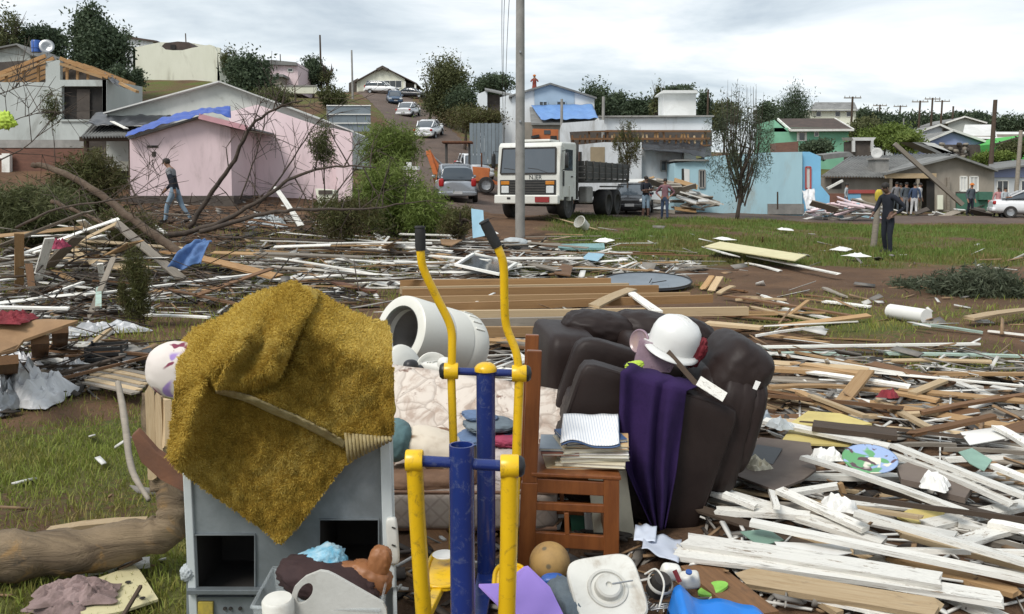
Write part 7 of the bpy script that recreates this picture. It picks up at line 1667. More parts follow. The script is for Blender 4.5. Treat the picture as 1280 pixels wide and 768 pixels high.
# ---------------------------------------------------------------- trees, shrubs, torn branches
leafmat('leaf_dark', [(0.028, 0.042, 0.026), (0.055, 0.078, 0.046), (0.08, 0.11, 0.062), (0.12, 0.15, 0.085)])
leafmat('leaf_olive', [(0.05, 0.055, 0.024), (0.08, 0.09, 0.036), (0.11, 0.12, 0.05), (0.155, 0.155, 0.075)])
leafmat('leaf_bright', [(0.05, 0.07, 0.018), (0.10, 0.14, 0.03), (0.15, 0.20, 0.045), (0.24, 0.28, 0.085)])
leafmat('leaf_brown', [(0.05, 0.04, 0.022), (0.085, 0.07, 0.03), (0.085, 0.095, 0.03), (0.14, 0.11, 0.055)])
leafmat('leaf_grey', [(0.03, 0.04, 0.026), (0.06, 0.075, 0.045), (0.09, 0.105, 0.065), (0.15, 0.16, 0.11)])
def leaves(c, rad, ncl, per, size, shape='ball', clr=.28, aspect=2.0, up=0.0, droop=0.0):
    """leaf-sized faces in clumps: returns vertices, faces, tone"""
    C = []
    while len(C) < ncl:
        p = nrs.uniform(-1, 1, 3); r = np.linalg.norm(p)
        if r > 1: continue
        if shape == 'ball' and r < .35: continue
        if shape == 'cone':
            k = (1 - (p[2] + 1) / 2) ** .75
            p[0] *= k; p[1] *= k
        if shape == 'column':
            k = 1 - .35 * abs(p[2]); p[0] *= k; p[1] *= k
        C.append(p)
    C = np.array(C); sz = nrs.uniform(.6, 1.3, ncl)
    idx_ = np.repeat(np.arange(ncl), per); n = len(idx_)
    off = nrs.normal(0, clr, (n, 3)) * sz[idx_][:, None]
    if droop: off[:, 2] -= np.abs(nrs.normal(0, droop, n))
    if up: off[:, 2] += np.abs(nrs.normal(0, up, n)); off[:, :2] *= .45
    Q = (C[idx_] + off) * np.array(rad) + np.array(c)
    d = nrs.normal(0, 1, (n, 3)); d[:, 2] += (up * 6 if up else 0) - (droop * 4 if droop else 0)
    d /= np.linalg.norm(d, axis=1)[:, None]; s = np.cross(d, nrs.normal(0, 1, (n, 3))); s /= np.linalg.norm(s, axis=1)[:, None] + 1e-9
    L = size * nrs.uniform(.6, 1.4, n)[:, None]; w = L / aspect
    v = np.stack([Q - s * w * .5 * .3, Q + d * L * .45 + s * w * .5, Q + d * L, Q + d * L * .45 - s * w * .5], 1).reshape(-1, 3)
    t_ = np.clip((nrs.uniform(.1, .9, ncl))[idx_] * .6 + .2 * nrs.uniform(0, 1, n) + .2 * (C[idx_][:, 2] + 1) / 2, 0, 1)  # tone mixes chance with height, lighter towards the crown top
    return v, np.arange(n * 4).reshape(-1, 4), np.repeat(t_, 4)
def tree(px, pt, pb, wpx, Y, matname, label, shape='ball', ncl=60, per=60, leaf=.35, group=None, trunk=.14, clr=.22, aspect=2.0, up=0, droop=0, name='tree', dep=None, bare=0, cat='tree', ground_at=None, low=0.0):
    t_, b_ = P(px, pt, Y), P(px, pb, Y); rz = max(.2, (t_.z - b_.z) / 2); rx = wpx / 2 / FPX * Y * 1.02; c = Vc((t_.x, Y, (t_.z + b_.z) / 2))
    g = G(px, Y); o = thing(name, label, cat, g, group)
    if Y > 50: leaf *= .55; per = int(per * 2.4); clr *= 1.1
    v, f, tt = leaves(c, (rx * .85, (dep or rx) * .85, rz * .9), ncl, per, leaf, shape, clr, aspect, up, droop)
    k = np_mesh('crown', v, f, matname, o, tint=tt)
    base = Vc((c.x, Y, min(g.z - .1, c.z - rz))); mb = MB()
    mb.tube(spline([base, base.lerp(c, .5) + Vc((rx * .08, 0, 0)), c + Vc((0, 0, rz * .5))], 4), [trunk, trunk * .9, trunk * .85, trunk * .75, trunk * .6, trunk * .5, trunk * .4, trunk * .25, trunk * .12], 8)
    tr = mb.build('trunk', 'bark', o, smooth=1)
    for i in range(7 + bare):
        a = i * 2.4; q = c + Vc((math.cos(a) * rx * .7, math.sin(a) * rx * .7, rz * rnd.uniform(-.4, .75))); s = base.lerp(c + Vc((0, 0, rz * .3)), rnd.uniform(.45, .95))
        MB().tube(spline([s, s.lerp(q, .5) + Vc((0, 0, rz * .12)), q], 3), [trunk * .4, trunk * .34, trunk * .28, trunk * .22, trunk * .16, trunk * .1, trunk * .05], 6).build('limb', 'bark', o)
    for i in range(bare):
        a = i * 2.1; s = c + Vc((math.cos(a) * rx * .3, 0, 0)); q = c + Vc((math.cos(a) * rx * rnd.uniform(.6, 1.2), math.sin(a) * rx * .6, rz * rnd.uniform(.7, 1.25)))
        MB().tube([s, s.lerp(q, .6) + Vc((.1, 0, .1)), q], [trunk * .3, trunk * .16, trunk * .05], 5).build('twig', 'bark', o)
    return o
HG = 'trees on the left hill'; RG = 'trees on the far skyline'
tree(112, 10, 100, 62, 63, 'leaf_dark', 'tall dark evergreen behind the roofless grey house', 'cone', 70, 90, .45, HG, dep=2)
tree(130, 32, 98, 60, 62, 'leaf_dark', 'dark bushy tree right of the tall evergreen on the left', 'ball', 50, 80, .42, HG, dep=1.8)
tree(50, 32, 80, 58, 68, 'leaf_dark', 'dark round tree behind the blue drum', 'ball', 50, 70, .45, HG); tree(6, 14, 80, 46, 66, 'leaf_olive', 'half bare tree at the top left corner', 'ball', 34, 50, .35, HG, bare=10)
tree(158, 78, 112, 42, 58, 'leaf_dark', 'low dark bush before the cream roofless wall', 'ball', 30, 60, .3, HG, name='bush', cat='bush'); tree(309, 70, 135, 58, 62, 'leaf_dark', 'dark tree between the cream wall and the pink hill house', 'ball', 55, 80, .42, HG)
tree(285, 60, 95, 22, 70, 'leaf_olive', 'small broken tree right of the cream roofless wall', 'ball', 16, 40, .3, HG, bare=5); tree(390, 75, 112, 40, 92, 'leaf_dark', 'dark bush right of the pink hill house', 'ball', 40, 60, .45, HG, name='bush', cat='bush')
tree(408, 82, 108, 20, 91, 'leaf_olive', 'stripped tree with broken crown on the left hill', 'ball', 10, 30, .3, HG, bare=12, trunk=.3); tree(415, 108, 135, 36, 70, 'leaf_olive', 'green bush left of the hill road', 'ball', 30, 60, .3, HG, name='bush', cat='bush'); tree(335, 112, 140, 60, 58, 'leaf_olive', 'low scrub above the pink house roof', 'ball', 40, 60, .28, HG, name='bush', cat='bush', clr=.3)
tree(557, 72, 150, 58, 82, 'leaf_olive', 'grey green tree right of the hill road', 'ball', 70, 80, .4, 'trees by the hill road', bare=6); tree(578, 108, 150, 40, 80, 'leaf_dark', 'darker bush beside the grey green tree on the road', 'ball', 40, 60, .35, 'trees by the hill road', name='bush', cat='bush'); tree(536, 100, 145, 30, 84, 'leaf_grey', 'bare twiggy bush left of the grey green tree', 'ball', 12, 40, .3, 'trees by the hill road', bare=16, name='bush', cat='bush')
tree(617, 93, 120, 44, 98, 'leaf_dark', 'dark tree behind the weathered shed', 'ball', 40, 60, .5, RG); tree(600, 135, 165, 60, 60, 'leaf_brown', 'dry brown scrub beside the hill road', 'ball', 40, 60, .28, name='bush', cat='bush', clr=.3); tree(580, 132, 160, 50, 66, 'leaf_brown', 'dry heap of branches above the backhoe', 'ball', 30, 50, .25, name='bush', cat='bush', clr=.3)
tree(743, 105, 160, 46, 88, 'leaf_dark', 'dark tree right of the pale blue house', 'ball', 55, 70, .5, RG); tree(770, 118, 160, 40, 92, 'leaf_dark', 'dark tree second right of the pale blue house', 'ball', 40, 70, .5, RG); tree(800, 124, 160, 46, 90, 'leaf_dark', 'dark tree left of the white tower', 'ball', 45, 70, .5, RG); tree(821, 106, 160, 18, 75, 'leaf_olive', 'thin torn tree beside the white tower', 'ball', 14, 50, .35, RG, bare=5); tree(850, 106, 120, 46, 78, 'leaf_dark', 'torn treetop above the white tower', 'ball', 14, 40, .4, RG, bare=6); tree(880, 116, 165, 22, 80, 'leaf_dark', 'dark tree right of the white tower', 'ball', 24, 60, .45, RG); tree(905, 128, 165, 50, 85, 'leaf_olive', 'low green tree behind the grey green tree', 'ball', 36, 60, .45, RG)
tree(965, 128, 165, 44, 115, 'leaf_dark', 'dark bushes left of the weeping tree', 'ball', 36, 60, .6, RG); tree(994, 103, 158, 40, 104, 'leaf_dark', 'weeping tree with drooping crown behind the mint green house', 'ball', 40, 90, .5, RG, droop=.45, aspect=4)
for i, (x, t_, b_, w, Y, m_, lb) in enumerate(((1085, 138, 172, 46, 118, 'leaf_dark', 'dark tree behind the first T shaped pole'), (1112, 142, 175, 40, 122, 'leaf_dark', 'dark tree between the T shaped poles'), (1150, 142, 178, 60, 130, 'leaf_dark', 'broad dark trees behind the white gable'), (1175, 146, 170, 40, 135, 'leaf_dark', 'dark trees above the white gable ridge'), (1105, 155, 186, 70, 84, 'leaf_bright', 'bright green bushes right of the mint green house'), (1082, 150, 182, 40, 90, 'leaf_olive', 'green tree hugging the mint green house'), (1200, 141, 165, 50, 150, 'leaf_dark', 'low trees on the skyline left of the wooden pole'), (1262, 145, 172, 70, 140, 'leaf_dark', 'broad dark trees at the right skyline'), (1222, 142, 160, 30, 145, 'leaf_dark', 'small tree on the skyline beside the wooden pole'), (1020, 176, 200, 32, 72, 'leaf_dark', 'round green bush in front of the mint green house'), (1132, 166, 190, 36, 75, 'leaf_bright', 'green bush left of the blue gable'), (1240, 190, 205, 30, 66, 'leaf_bright', 'green hedge before the bright green house'), (1272, 176, 196, 20, 68, 'leaf_olive', 'bush covering the bright green house'))):
    tree(x, t_, b_, w, Y, m_, lb, 'ball', 44, 70, .011 * Y * .5, RG, dep=2.5, name='bush' if 'bush' in lb or 'hedge' in lb else 'tree', cat='bush' if 'bush' in lb or 'hedge' in lb else 'tree')
# the feathery tree in front of the aqua house
ft = tree(926, 122, 250, 96, 38.5, 'leaf_grey', 'feathery grey green tree with upright shoots before the aqua house', 'ball', 110, 60, .17, None, trunk=.10, clr=.15, aspect=7, up=.14, dep=1.1)
g = G(924, 38.5)
for i in range(34):
    a = i * 2.4; q = P(926 + 36 * math.sin(a * 1.3), rnd.uniform(100, 150), 38.5) + Vc((0, math.cos(a) * .8, 0)); s = g + Vc((rnd.uniform(-.2, .2), 0, rnd.uniform(.5, 2.2)))
    MB().tube(spline([s, s.lerp(q, .45) + Vc((math.copysign(.25, q.x - s.x), 0, -.1)), q], 4), [.035, .032, .028, .024, .02, .016, .012, .008, .004], 5).build('shoot', 'bark', ft)
tree(784, 155, 218, 44, 40, 'leaf_brown', 'twiggy brown green shrub standing behind the truck bed', 'column', 50, 80, .13, None, trunk=.06, clr=.16, aspect=6, up=.12, dep=.8, bare=8, name='shrub', cat='shrub')
# torn evergreen tops before the pink house
SG = 'torn green treetops before the houses'
tree(488, 152, 215, 76, 30, 'leaf_bright', 'bright green bush beside the pink house wall, the upper of two', 'ball', 90, 120, .18, SG, name='shrub', cat='shrub', aspect=8, clr=.23, dep=1.0, droop=.1)
tree(487, 195, 292, 96, 24.5, 'leaf_bright', 'bright green drooping treetop right of the torn branches', 'ball', 130, 120, .17, SG, name='shrub', cat='shrub', aspect=8, clr=.22, dep=.9, droop=.14)
tree(530, 232, 292, 58, 23.5, 'leaf_bright', 'small green treetop left of the grey car', 'ball', 60, 100, .16, SG, name='shrub', cat='shrub', aspect=8, clr=.25, dep=.8, droop=.12)
tree(402, 150, 205, 34, 22, 'leaf_olive', 'hanging olive sprig before the pink wall', 'ball', 24, 90, .13, SG, name='sprig', cat='branch', aspect=7, droop=.2, trunk=.03); tree(62, 108, 150, 20, 30, 'leaf_olive', 'hanging green sprig before the grey house wall', 'ball', 14, 60, .16, SG, name='sprig', cat='branch', aspect=6, droop=.2, trunk=.02)
tree(108, 185, 270, 90, 22, 'leaf_brown', 'brown green torn evergreen left of the walking man', 'ball', 110, 110, .16, SG, name='shrub', cat='shrub', aspect=7, clr=.18, dep=1.0, droop=.1)
tree(45, 225, 305, 130, 19, 'leaf_olive', 'low torn evergreen at the left edge', 'ball', 110, 110, .15, SG, name='shrub', cat='shrub', aspect=7, clr=.18, dep=1.2, droop=.08); tree(150, 260, 320, 90, 18, 'leaf_brown', 'brown torn evergreen below the walking man', 'ball', 70, 90, .14, SG, name='shrub', cat='shrub', aspect=7, clr=.2, dep=1, droop=.08)
tree(430, 245, 300, 110, 21, 'leaf_brown', 'brown scrub under the torn branches', 'ball', 70, 90, .14, SG, name='shrub', cat='shrub', aspect=7, clr=.2, dep=1, droop=.05); tree(575, 258, 295, 50, 22, 'leaf_brown', 'dry rust coloured scrub left of the blue panel', 'ball', 36, 80, .12, SG, name='shrub', cat='shrub', aspect=6, clr=.2, dep=.8)
tree(168, 318, 415, 52, 10.2, 'leaf_brown', 'tall brown green weed standing left of the rug', 'column', 60, 90, .07, None, name='weed', cat='weed', aspect=9, up=.12, dep=.22, trunk=.012, clr=.16)
tree(1225, 335, 385, 120, 13.6, 'leaf_grey', 'heap of grey green cut leaves at the right edge', 'ball', 110, 90, .13, None, name='leaf_heap', cat='leaves', aspect=6, clr=.22, dep=.7, droop=.06, trunk=.02); tree(1150, 350, 378, 70, 14.5, 'leaf_grey', 'smaller heap of cut leaves left of the large one', 'ball', 50, 70, .12, None, name='leaf_heap', cat='leaves', aspect=6, clr=.22, dep=.6, trunk=.02)
mat('bark_brown', (0.16, 0.115, 0.08), (0.085, 0.055, 0.036), 5, .9, .6, .03)
# bare torn limbs
def limb(pts, r0, r1, label, m_='bark', twigs=0, name='branch', seed=0, tl=1.2):
    r0 *= .42; r1 *= .5; twigs = int(twigs * 1.2)
    pp = spline([P(x, y, Y) for x, y, Y in pts], 6); n = len(pp); o = thing(name, label, 'branch', pp[0])
    pp = [p + Vc((nz(i * .5, seed), 0, nz(seed, i * .5))) * r0 * .8 for i, p in enumerate(pp)]
    MB().tube(pp, [r0 + (r1 - r0) * (i / (n - 1)) for i in range(n)], 9).build('stem', m_, o, smooth=1)
    rr = random.Random(seed + 5)
    for k in range(twigs):
        i = rr.randrange(n // 4, n); s = pp[i]; d = (pp[min(i + 1, n - 1)] - pp[max(0, i - 1)]).normalized(); w = Vc((rr.gauss(0, 1), rr.gauss(0, .5), rr.gauss(.35, .8))).normalized(); e_ = (d * .7 + w).normalized(); l = rr.uniform(.4, 1) * tl
        q1 = s + e_ * l * .5 + Vc((0, 0, .06)); q2 = s + e_ * l + Vc((rr.gauss(0, .12), 0, rr.gauss(0, .12)))
        tw = MB().tube([s, q1, q2], [max(.008, r0 * .28), max(.006, r0 * .18), .004], 5).build('twig', m_, o)
        for j in range(2):
            e2 = (e_ + Vc((rr.gauss(0, .7), rr.gauss(0, .4), rr.gauss(0, .7)))).normalized(); MB().tube([q1, q1 + e2 * l * .55], [max(.006, r0 * .14), .003], 4).build('twiglet', m_, tw)
    return o
limb([(236, 285, 20), (262, 245, 20), (290, 205, 19.8), (308, 168, 19.6), (322, 150, 19.5), (352, 133, 19.5), (378, 126, 19.6)], .14, .03, 'dark bare branch rising before the pink house', seed=1, twigs=12)
limb([(198, 298, 19), (262, 283, 19), (318, 255, 19), (368, 222, 19), (420, 208, 19), (470, 210, 19)], .15, .025, 'long bare branch arching low towards the green treetop', seed=2, twigs=14)
limb([(250, 290, 18.5), (330, 268, 18.5), (380, 262, 18.5), (450, 262, 18.5), (505, 255, 18.6)], .12, .03, 'low dark branch lying before the pink house', seed=3, twigs=10)
limb([(40, 206, 17), (62, 210, 17), (105, 230, 16.8), (150, 262, 16.5), (190, 292, 16.3), (232, 322, 16)], .12, .17, 'thick brown trunk sloping down in the left wreckage', 'bark_brown', seed=4, twigs=3)
limb([(64, 252, 16), (100, 266, 16), (142, 286, 16)], .09, .07, 'short brown limb below the thick sloping trunk', 'bark_brown', seed=5, twigs=2)
limb([(160, 225, 19), (178, 262, 18.6), (206, 305, 18)], .04, .06, 'thin dark limb left of the walking man', seed=6, twigs=4); limb([(-10, 168, 17), (20, 150, 17), (56, 164 - 25, 17)], .03, .01, 'thin bare twig at the left edge, upper', seed=7, twigs=6); limb([(-10, 122, 17.5), (15, 112, 17.5), (45, 102, 17.5)], .03, .01, 'bare twig before the grey house wall', seed=8, twigs=8)
limb([(-10, 205, 16), (30, 185, 16), (55, 163, 16)], .035, .01, 'bare twig leaning right at the left edge', seed=9, twigs=5); limb([(320, 260, 21), (352, 220, 21), (378, 180, 21), (400, 150, 21), (432, 130, 21)], .06, .01, 'thin bare branch before the pink rear wall', seed=10, twigs=14); limb([(300, 250, 21.5), (318, 200, 21.5), (330, 160, 21.5), (345, 138, 21.5)], .05, .01, 'upright bare branch before the dark window', seed=11, twigs=12); limb([(400, 270, 21), (425, 235, 21), (455, 200, 21), (492, 178, 21)], .05, .01, 'bare branch poking into the green bush', seed=12, twigs=8)
limb([(20, 285, 15.5), (70, 262, 15.5), (130, 252, 15.5), (180, 246, 15.5)], .06, .02, 'bare branch lying level in the left wreckage', seed=13, twigs=10); limb([(60, 345, 13), (100, 322, 13), (150, 308, 13)], .045, .015, 'dark branch above the leaning boards on the left', seed=14, twigs=5); limb([(183, 250, 23), (186, 215, 23), (188, 190, 23)], .012, .004, 'thin sapling stem before the pink wall', seed=15, twigs=6); limb([(193, 250, 23), (201, 215, 23), (206, 196, 23)], .012, .004, 'second thin sapling stem before the pink wall', seed=16, twigs=5)
pillow(P(6, 151, 15), (.36, .14, .3), (0, .3, 0), 'lime', 'lime green bag hanging in the branches at the left edge', 'bag', .4, 4, 1.5)
# chimney-like gate post and pale block near the grey car
gp = thing('gate_post', 'small pinkish white gate post right of the green treetops', 'gate post', G(511, 27)); fac(gp, rect(502, 212, 521, 245), 27, .4, 'shaft', 'wall_pink'); fac(gp, rect(500, 208, 523, 212.5), 26.95, .5, 'cap', 'roof_white'); fac(gp, rect(508, 203, 514, 208.5), 27.1, .15, 'knob', 'roof_white')
pb = thing('concrete_ring', 'pale block with dark hollow among the branches before the pink wall', 'block', G(405, 24)); fac(pb, [(394, 236), (419, 238), (416, 264), (399, 264)], 24, .5, 'block_body', 'wall_cream'); fac(pb, rect(398, 238, 415, 243), 23.97, .04, 'hollow', 'wall_dark')  # the hollow is a dark slab on the face, painted as shade
# ---------------------------------------------------------------- vehicles (built at the origin facing -Y, then placed)
mat('car_white', (0.72, 0.73, 0.74), (0.66, 0.67, 0.68), 1, .22, 0, spec=.6, dirt=(.3, .25, .2), dirt_amt=.15); mat('car_silver', (0.40, 0.42, 0.45), (0.35, 0.37, 0.4), 1, .25, 0, metal=.5, dirt=(.2, .17, .14), dirt_amt=.2); mat('car_blue', (0.05, 0.085, 0.14), (0.04, 0.07, 0.12), 1, .22, 0, spec=.6); mat('car_dark', (0.02, 0.022, 0.026), (0.03, 0.032, 0.036), 1, .22, 0, spec=.6)
mat('lamp_red', (0.40, 0.02, 0.02), (0.33, 0.015, 0.015), 2, .2, 0); mat('lamp_clear', (0.70, 0.72, 0.72), (0.6, 0.62, 0.62), 2, .12, 0); mat('lamp_amber', (0.62, 0.24, 0.03), (0.5, 0.18, 0.02), 2, .2, 0); mat('plate_grey', (0.5, 0.5, 0.5), (0.42, 0.42, 0.42), 2, .5, 0); mat('plate_red', (0.30, 0.03, 0.03), (0.25, 0.025, 0.025), 2, .5, 0)
mat('glass_sky', (0.05, 0.065, 0.08), (0.06, 0.075, 0.09), 1, .06, 0, spec=.9)
def wheel(par, c, r, w, ax=(1, 0, 0), rm='steel'):
    t_ = MB().lathe([(r * .62, -w / 2), (r * .94, -w / 2), (r, -w * .35), (r, w * .35), (r * .94, w / 2), (r * .62, w / 2)], c, ax, 24).build('wheel', 'rubber', par, smooth=1, angle=40)
    MB().lathe([(0, w * .2), (r * .2, w * .25), (r * .3, w * .12), (r * .55, w * .18), (r * .63, w * .46), (r * .63, -w * .46), (r * .55, -w * .18), (0, -w * .1)], c, ax, 20).build('rim', rm, t_, smooth=1, angle=40)
def loft(secs, n=20, e=3.5):
    """body from cross-sections along Y: (y, half width bottom, half width top, z bottom, z top)"""
    mb = MB(); 
    for (y, wb, wt, z0, z1) in secs:
        for k in range(n):
            a = 2 * math.pi * (k + .5) / n; cx_, sz_ = math.cos(a), math.sin(a); x = math.copysign(abs(cx_) ** (2 / e), cx_); z = math.copysign(abs(sz_) ** (2 / e), sz_)
            f = (z + 1) / 2; mb.v.append((x * (wb + (wt - wb) * f), y, z0 + (z1 - z0) * f))
    m_ = len(secs)
    for i in range(m_ - 1):
        for k in range(n): l = (k + 1) % n; mb.f.append((i * n + k, (i + 1) * n + k, (i + 1) * n + l, i * n + l))
    mb.f.append(tuple(range(n))); mb.f.append(tuple((m_ - 1) * n + k for k in range(n - 1, -1, -1)))
    return mb
def car(label, kind, body, px, Y, rz, s=1.0, group=None):
    o = thing('car', label, 'car', (0, 0, 0), group)
    if kind == 'sedan': L, W, roof = 4.1, .82, 1.38; low = [(-2.05, .66, .6, .28, .62), (-1.95, .78, .74, .2, .74), (-1.3, .82, .78, .18, .84), (-.7, .83, .8, .18, .9), (.6, .83, .8, .18, .92), (1.3, .82, .78, .18, .94), (1.9, .79, .74, .22, .92), (2.05, .7, .66, .3, .82)]; cab = [(-.98, .72, .68, .84, .88), (-.35, .74, .56, .86, 1.33), (.1, .74, .58, .88, 1.38), (.75, .74, .57, .88, 1.34), (1.5, .70, .66, .88, .95)]
    else: L, W, roof = 4.3, .86, 1.6; low = [(-2.1, .7, .66, .32, .72), (-1.98, .82, .78, .25, .88), (-1.2, .86, .82, .24, 1.0), (-.6, .87, .84, .24, 1.02), (.8, .87, .84, .24, 1.04), (1.6, .86, .83, .26, 1.04), (2.0, .84, .8, .28, 1.0), (2.12, .76, .72, .36, .9)]; cab = [(-1.0, .76, .72, .98, 1.03), (-.4, .78, .62, 1.0, 1.56), (.2, .78, .64, 1.0, 1.62), (1.3, .78, .63, 1.0, 1.6), (1.85, .77, .6, 1.0, 1.5), (2.06, .74, .68, .98, 1.05)]
    loft(low).build('body', body, o, smooth=1, angle=50); loft([(y, wb * 1.0, wt, a, b_ + .0) for (y, wb, wt, a, b_) in cab], 20, 5).build('greenhouse', 'glass_sky', o, smooth=1, angle=40)
    ys = [c[0] for c in cab]; z_top = max(c[4] for c in cab)
    mid = [c for c in cab if c[4] > z_top - .12]
    loft([(c[0] + (.02 if i == 0 else 0), c[2] * 1.02, c[2] * .94, c[4] - .05, c[4] + .03) for i, c in enumerate(mid)], 20, 4).build('roof', body, o, smooth=1, angle=50)
    for sgn in (-1, 1):
        for y0, z0, y1, z1 in [(cab[0][0] + .02, cab[0][4], mid[0][0], mid[0][4]), (mid[-1][0], mid[-1][4], cab[-1][0], cab[-1][4]), (.35, .9 if kind == 'sedan' else 1.02, .3, z_top - .04)]:
            MB().bar((sgn * .72 * (1 if z0 < 1.1 else .9), y0, z0), (sgn * (.60 if kind == 'sedan' else .65), y1, z1), .07, .06).build('pillar', body, o)
        for y in (-L * .31, L * .31): wheel(o, (sgn * (W - .06), y, .30), .30, .2)
        hz = .66 if kind == 'sedan' else .78
        mb = MB(); puff(mb, (sgn * (W * .72), -L / 2 + .06, hz), (.34, .14, .15), 4, None, 6); mb.build('headlight', 'lamp_clear', o, smooth=1)
        mb = MB(); puff(mb, (sgn * (W * .80), L / 2 - .06, hz + .1), (.22, .14, .18 if kind == 'sedan' else .34), 4, None, 6); mb.build('tail_light', 'lamp_red', o, smooth=1)
        mb = MB(); puff(mb, (sgn * (W + .06), -.72, hz + .28), (.18, .1, .13), 3, None, 6); mb.build('mirror', body, o, smooth=1)
        MB().box((sgn * (W + .005), .15, hz + .12), (.02, .16, .03)).build('door_handle', 'black_plastic', o)
    for sy, nm in ((-1, 'front_bumper'), (1, 'rear_bumper')):
        mb = MB(); puff(mb, (0, sy * (L / 2 - .05), .42), (W * 1.9, .2, .2), 6, None, 8); mb.build(nm, body, o, smooth=1)
        MB().box((0, sy * (L / 2 + .055), .46), (.4, .02, .12)).build('number_plate', 'plate_grey', o)
    MB().box((0, -L / 2 + .02, .60), (.8, .08, .12)).build('grille', 'black_plastic', o)
    g = G(px, Y); o.location = g + Vc((0, 0, .02)); o.scale = (s, s, s)
    e1, e2 = ground(g.x, g.y - 1.5), ground(g.x, g.y + 1.5); o.rotation_euler = (math.atan2(e2 - e1, 3.0) * math.cos(rz), 0, rz)
    return o
car('silver hatchback seen from behind left of the backhoe', 'suv', 'car_silver', 569, 40, 3.26)
car('white sedan parked lowest on the hill road', 'sedan', 'car_white', 538, 72, 3.0, group='cars on the hill road'); car('white sedan parked second lowest on the hill road', 'sedan', 'car_white', 513, 90, 3.0, group='cars on the hill road'); car('dark blue sedan parked on the upper hill road', 'sedan', 'car_blue', 496, 103, .2, group='cars on the hill road')
car('white off-roader standing sideways before the cream hilltop house', 'suv', 'car_white', 481, 116, 1.35, group='cars on the hill road'); car('dark car half hidden at the top of the hill road', 'sedan', 'car_dark', 518, 112, 1.3, .9, group='cars on the hill road')
car('white car cut off by the right edge of the view', 'sedan', 'car_white', 1292, 44.5, 1.25); car('wrecked white car behind the orange backhoe', 'sedan', 'car_white', 592, 52, .25); car('dark car with white windscreen behind the truck bed', 'sedan', 'car_dark', 790, 40.5, -.2)
# ---------------------------------------------------------------- the truck
mat('truck_white', (0.68, 0.68, 0.63), (0.6, 0.6, 0.55), 1, .35, .02, dirt=(.34, .28, .2), dirt_amt=.3, vary=0); mat('bed_grey', (0.045, 0.045, 0.042), (0.07, 0.066, 0.06), 2, .7, .15, dirt=(.12, .09, .07), dirt_amt=.3)
tk = thing('truck', 'white cab-over truck with dark dropside bed behind the tall concrete pole', 'truck', (0, 0, 0))
def tb(c, d, nm, m_, par=None, bev=.0, taper=None, rot=None): return MB().box(c, d, rot, taper).build(nm, m_, par or tk, bev=bev)
# cab: outline seen from the side, windscreen raked
cabp = [(-.02, .62), (-.02, 1.45), (.10, 2.42), (.22, 2.55), (1.55, 2.58), (1.62, 2.5), (1.62, .62), (1.35, .62), (1.28, .95), (1.05, 1.18), (.72, 1.18), (.5, .95), (.44, .62)]
cab_o = MB().prism([Vc((-1.16, y, z)) for y, z in cabp], (2.32, 0, 0)).build('cab', 'truck_white', tk, bev=.045)
ws = [Vc((-1.02, -.022 + .12 * .07, 1.52)), Vc((1.02, -.022 + .12 * .07, 1.52)), Vc((.98, .085, 2.36)), Vc((-.98, .085, 2.36))]
ws = [p + Vc((0, -.025, 0)) for p in ws]
wsc = MB().prism(ws, (0, .02, 0)).build('windscreen', 'glass_sky', tk)
for i in range(4): MB().bar(ws[i], ws[(i + 1) % 4], .05, .03, (0, 1, 0)).build('seal', 'rubber', wsc)
for x in (-.55, .35): MB().tube([Vc((x + .5, -.03, 1.5)), Vc((x, -.015, 1.66)), Vc((x - .35, -.01, 1.7))], .014, 6).build('wiper', 'black_plastic', tk)
tb((0, -.04, 1.06), (2.06, .06, .5), 'grille', 'black_plastic', bev=.01)
for k in range(5): tb((0, -.075, .88 + k * .085), (1.3, .02, .03), 'grille_bar', 'bed_grey')
for s in (-1, 1):
    tb((s * .83, -.075, 1.21), (.32, .03, .12), 'indicator', 'lamp_amber', bev=.01); tb((s * .83, -.075, .99), (.28, .04, .24), 'headlight', 'lamp_clear', bev=.02)
    dr = tb((s * 1.165, .78, 1.62), (.02, 1.0, 1.75), 'door', 'truck_white', bev=.004); MB().prism([Vc((s * 1.18, .38, 1.62)), Vc((s * 1.18, 1.18, 1.62)), Vc((s * 1.18, 1.18, 2.32)), Vc((s * 1.18, .48, 2.32))], (.004 * s, 0, 0)).build('side_window', 'glass_sky', dr)
    MB().box((s * 1.185, 1.12, 1.42), (.02, .18, .05)).build('handle', 'black_plastic', dr); MB().box((s * 1.185, .3, 1.35), (.02, .1, .5)).build('side_grille', 'black_plastic', tk)
    mb = MB(); puff(mb, (s * 1.36, .12, 1.95), (.10, .2, .5), 5, None, 6); mi = mb.build('mirror', 'black_plastic', tk, smooth=1); MB().tube([Vc((s * 1.16, .2, 2.25)), Vc((s * 1.36, .14, 2.28)), Vc((s * 1.36, .14, 1.7)), Vc((s * 1.16, .22, 1.62))], .015, 6).build('mirror_arm', 'black_plastic', mi)
    tb((s * 1.12, .9, .86), (.2, .1, .5), 'mud_flap', 'truck_white', bev=.01)
tb((0, -.12, .66), (2.36, .24, .30), 'bumper', 'truck_white', bev=.04); tb((.62, -.255, .66), (.52, .02, .18), 'number_plate', 'plate_red'); tb((-.62, -.25, .7), (.12, .02, .06), 'tow_slot', 'black_plastic')
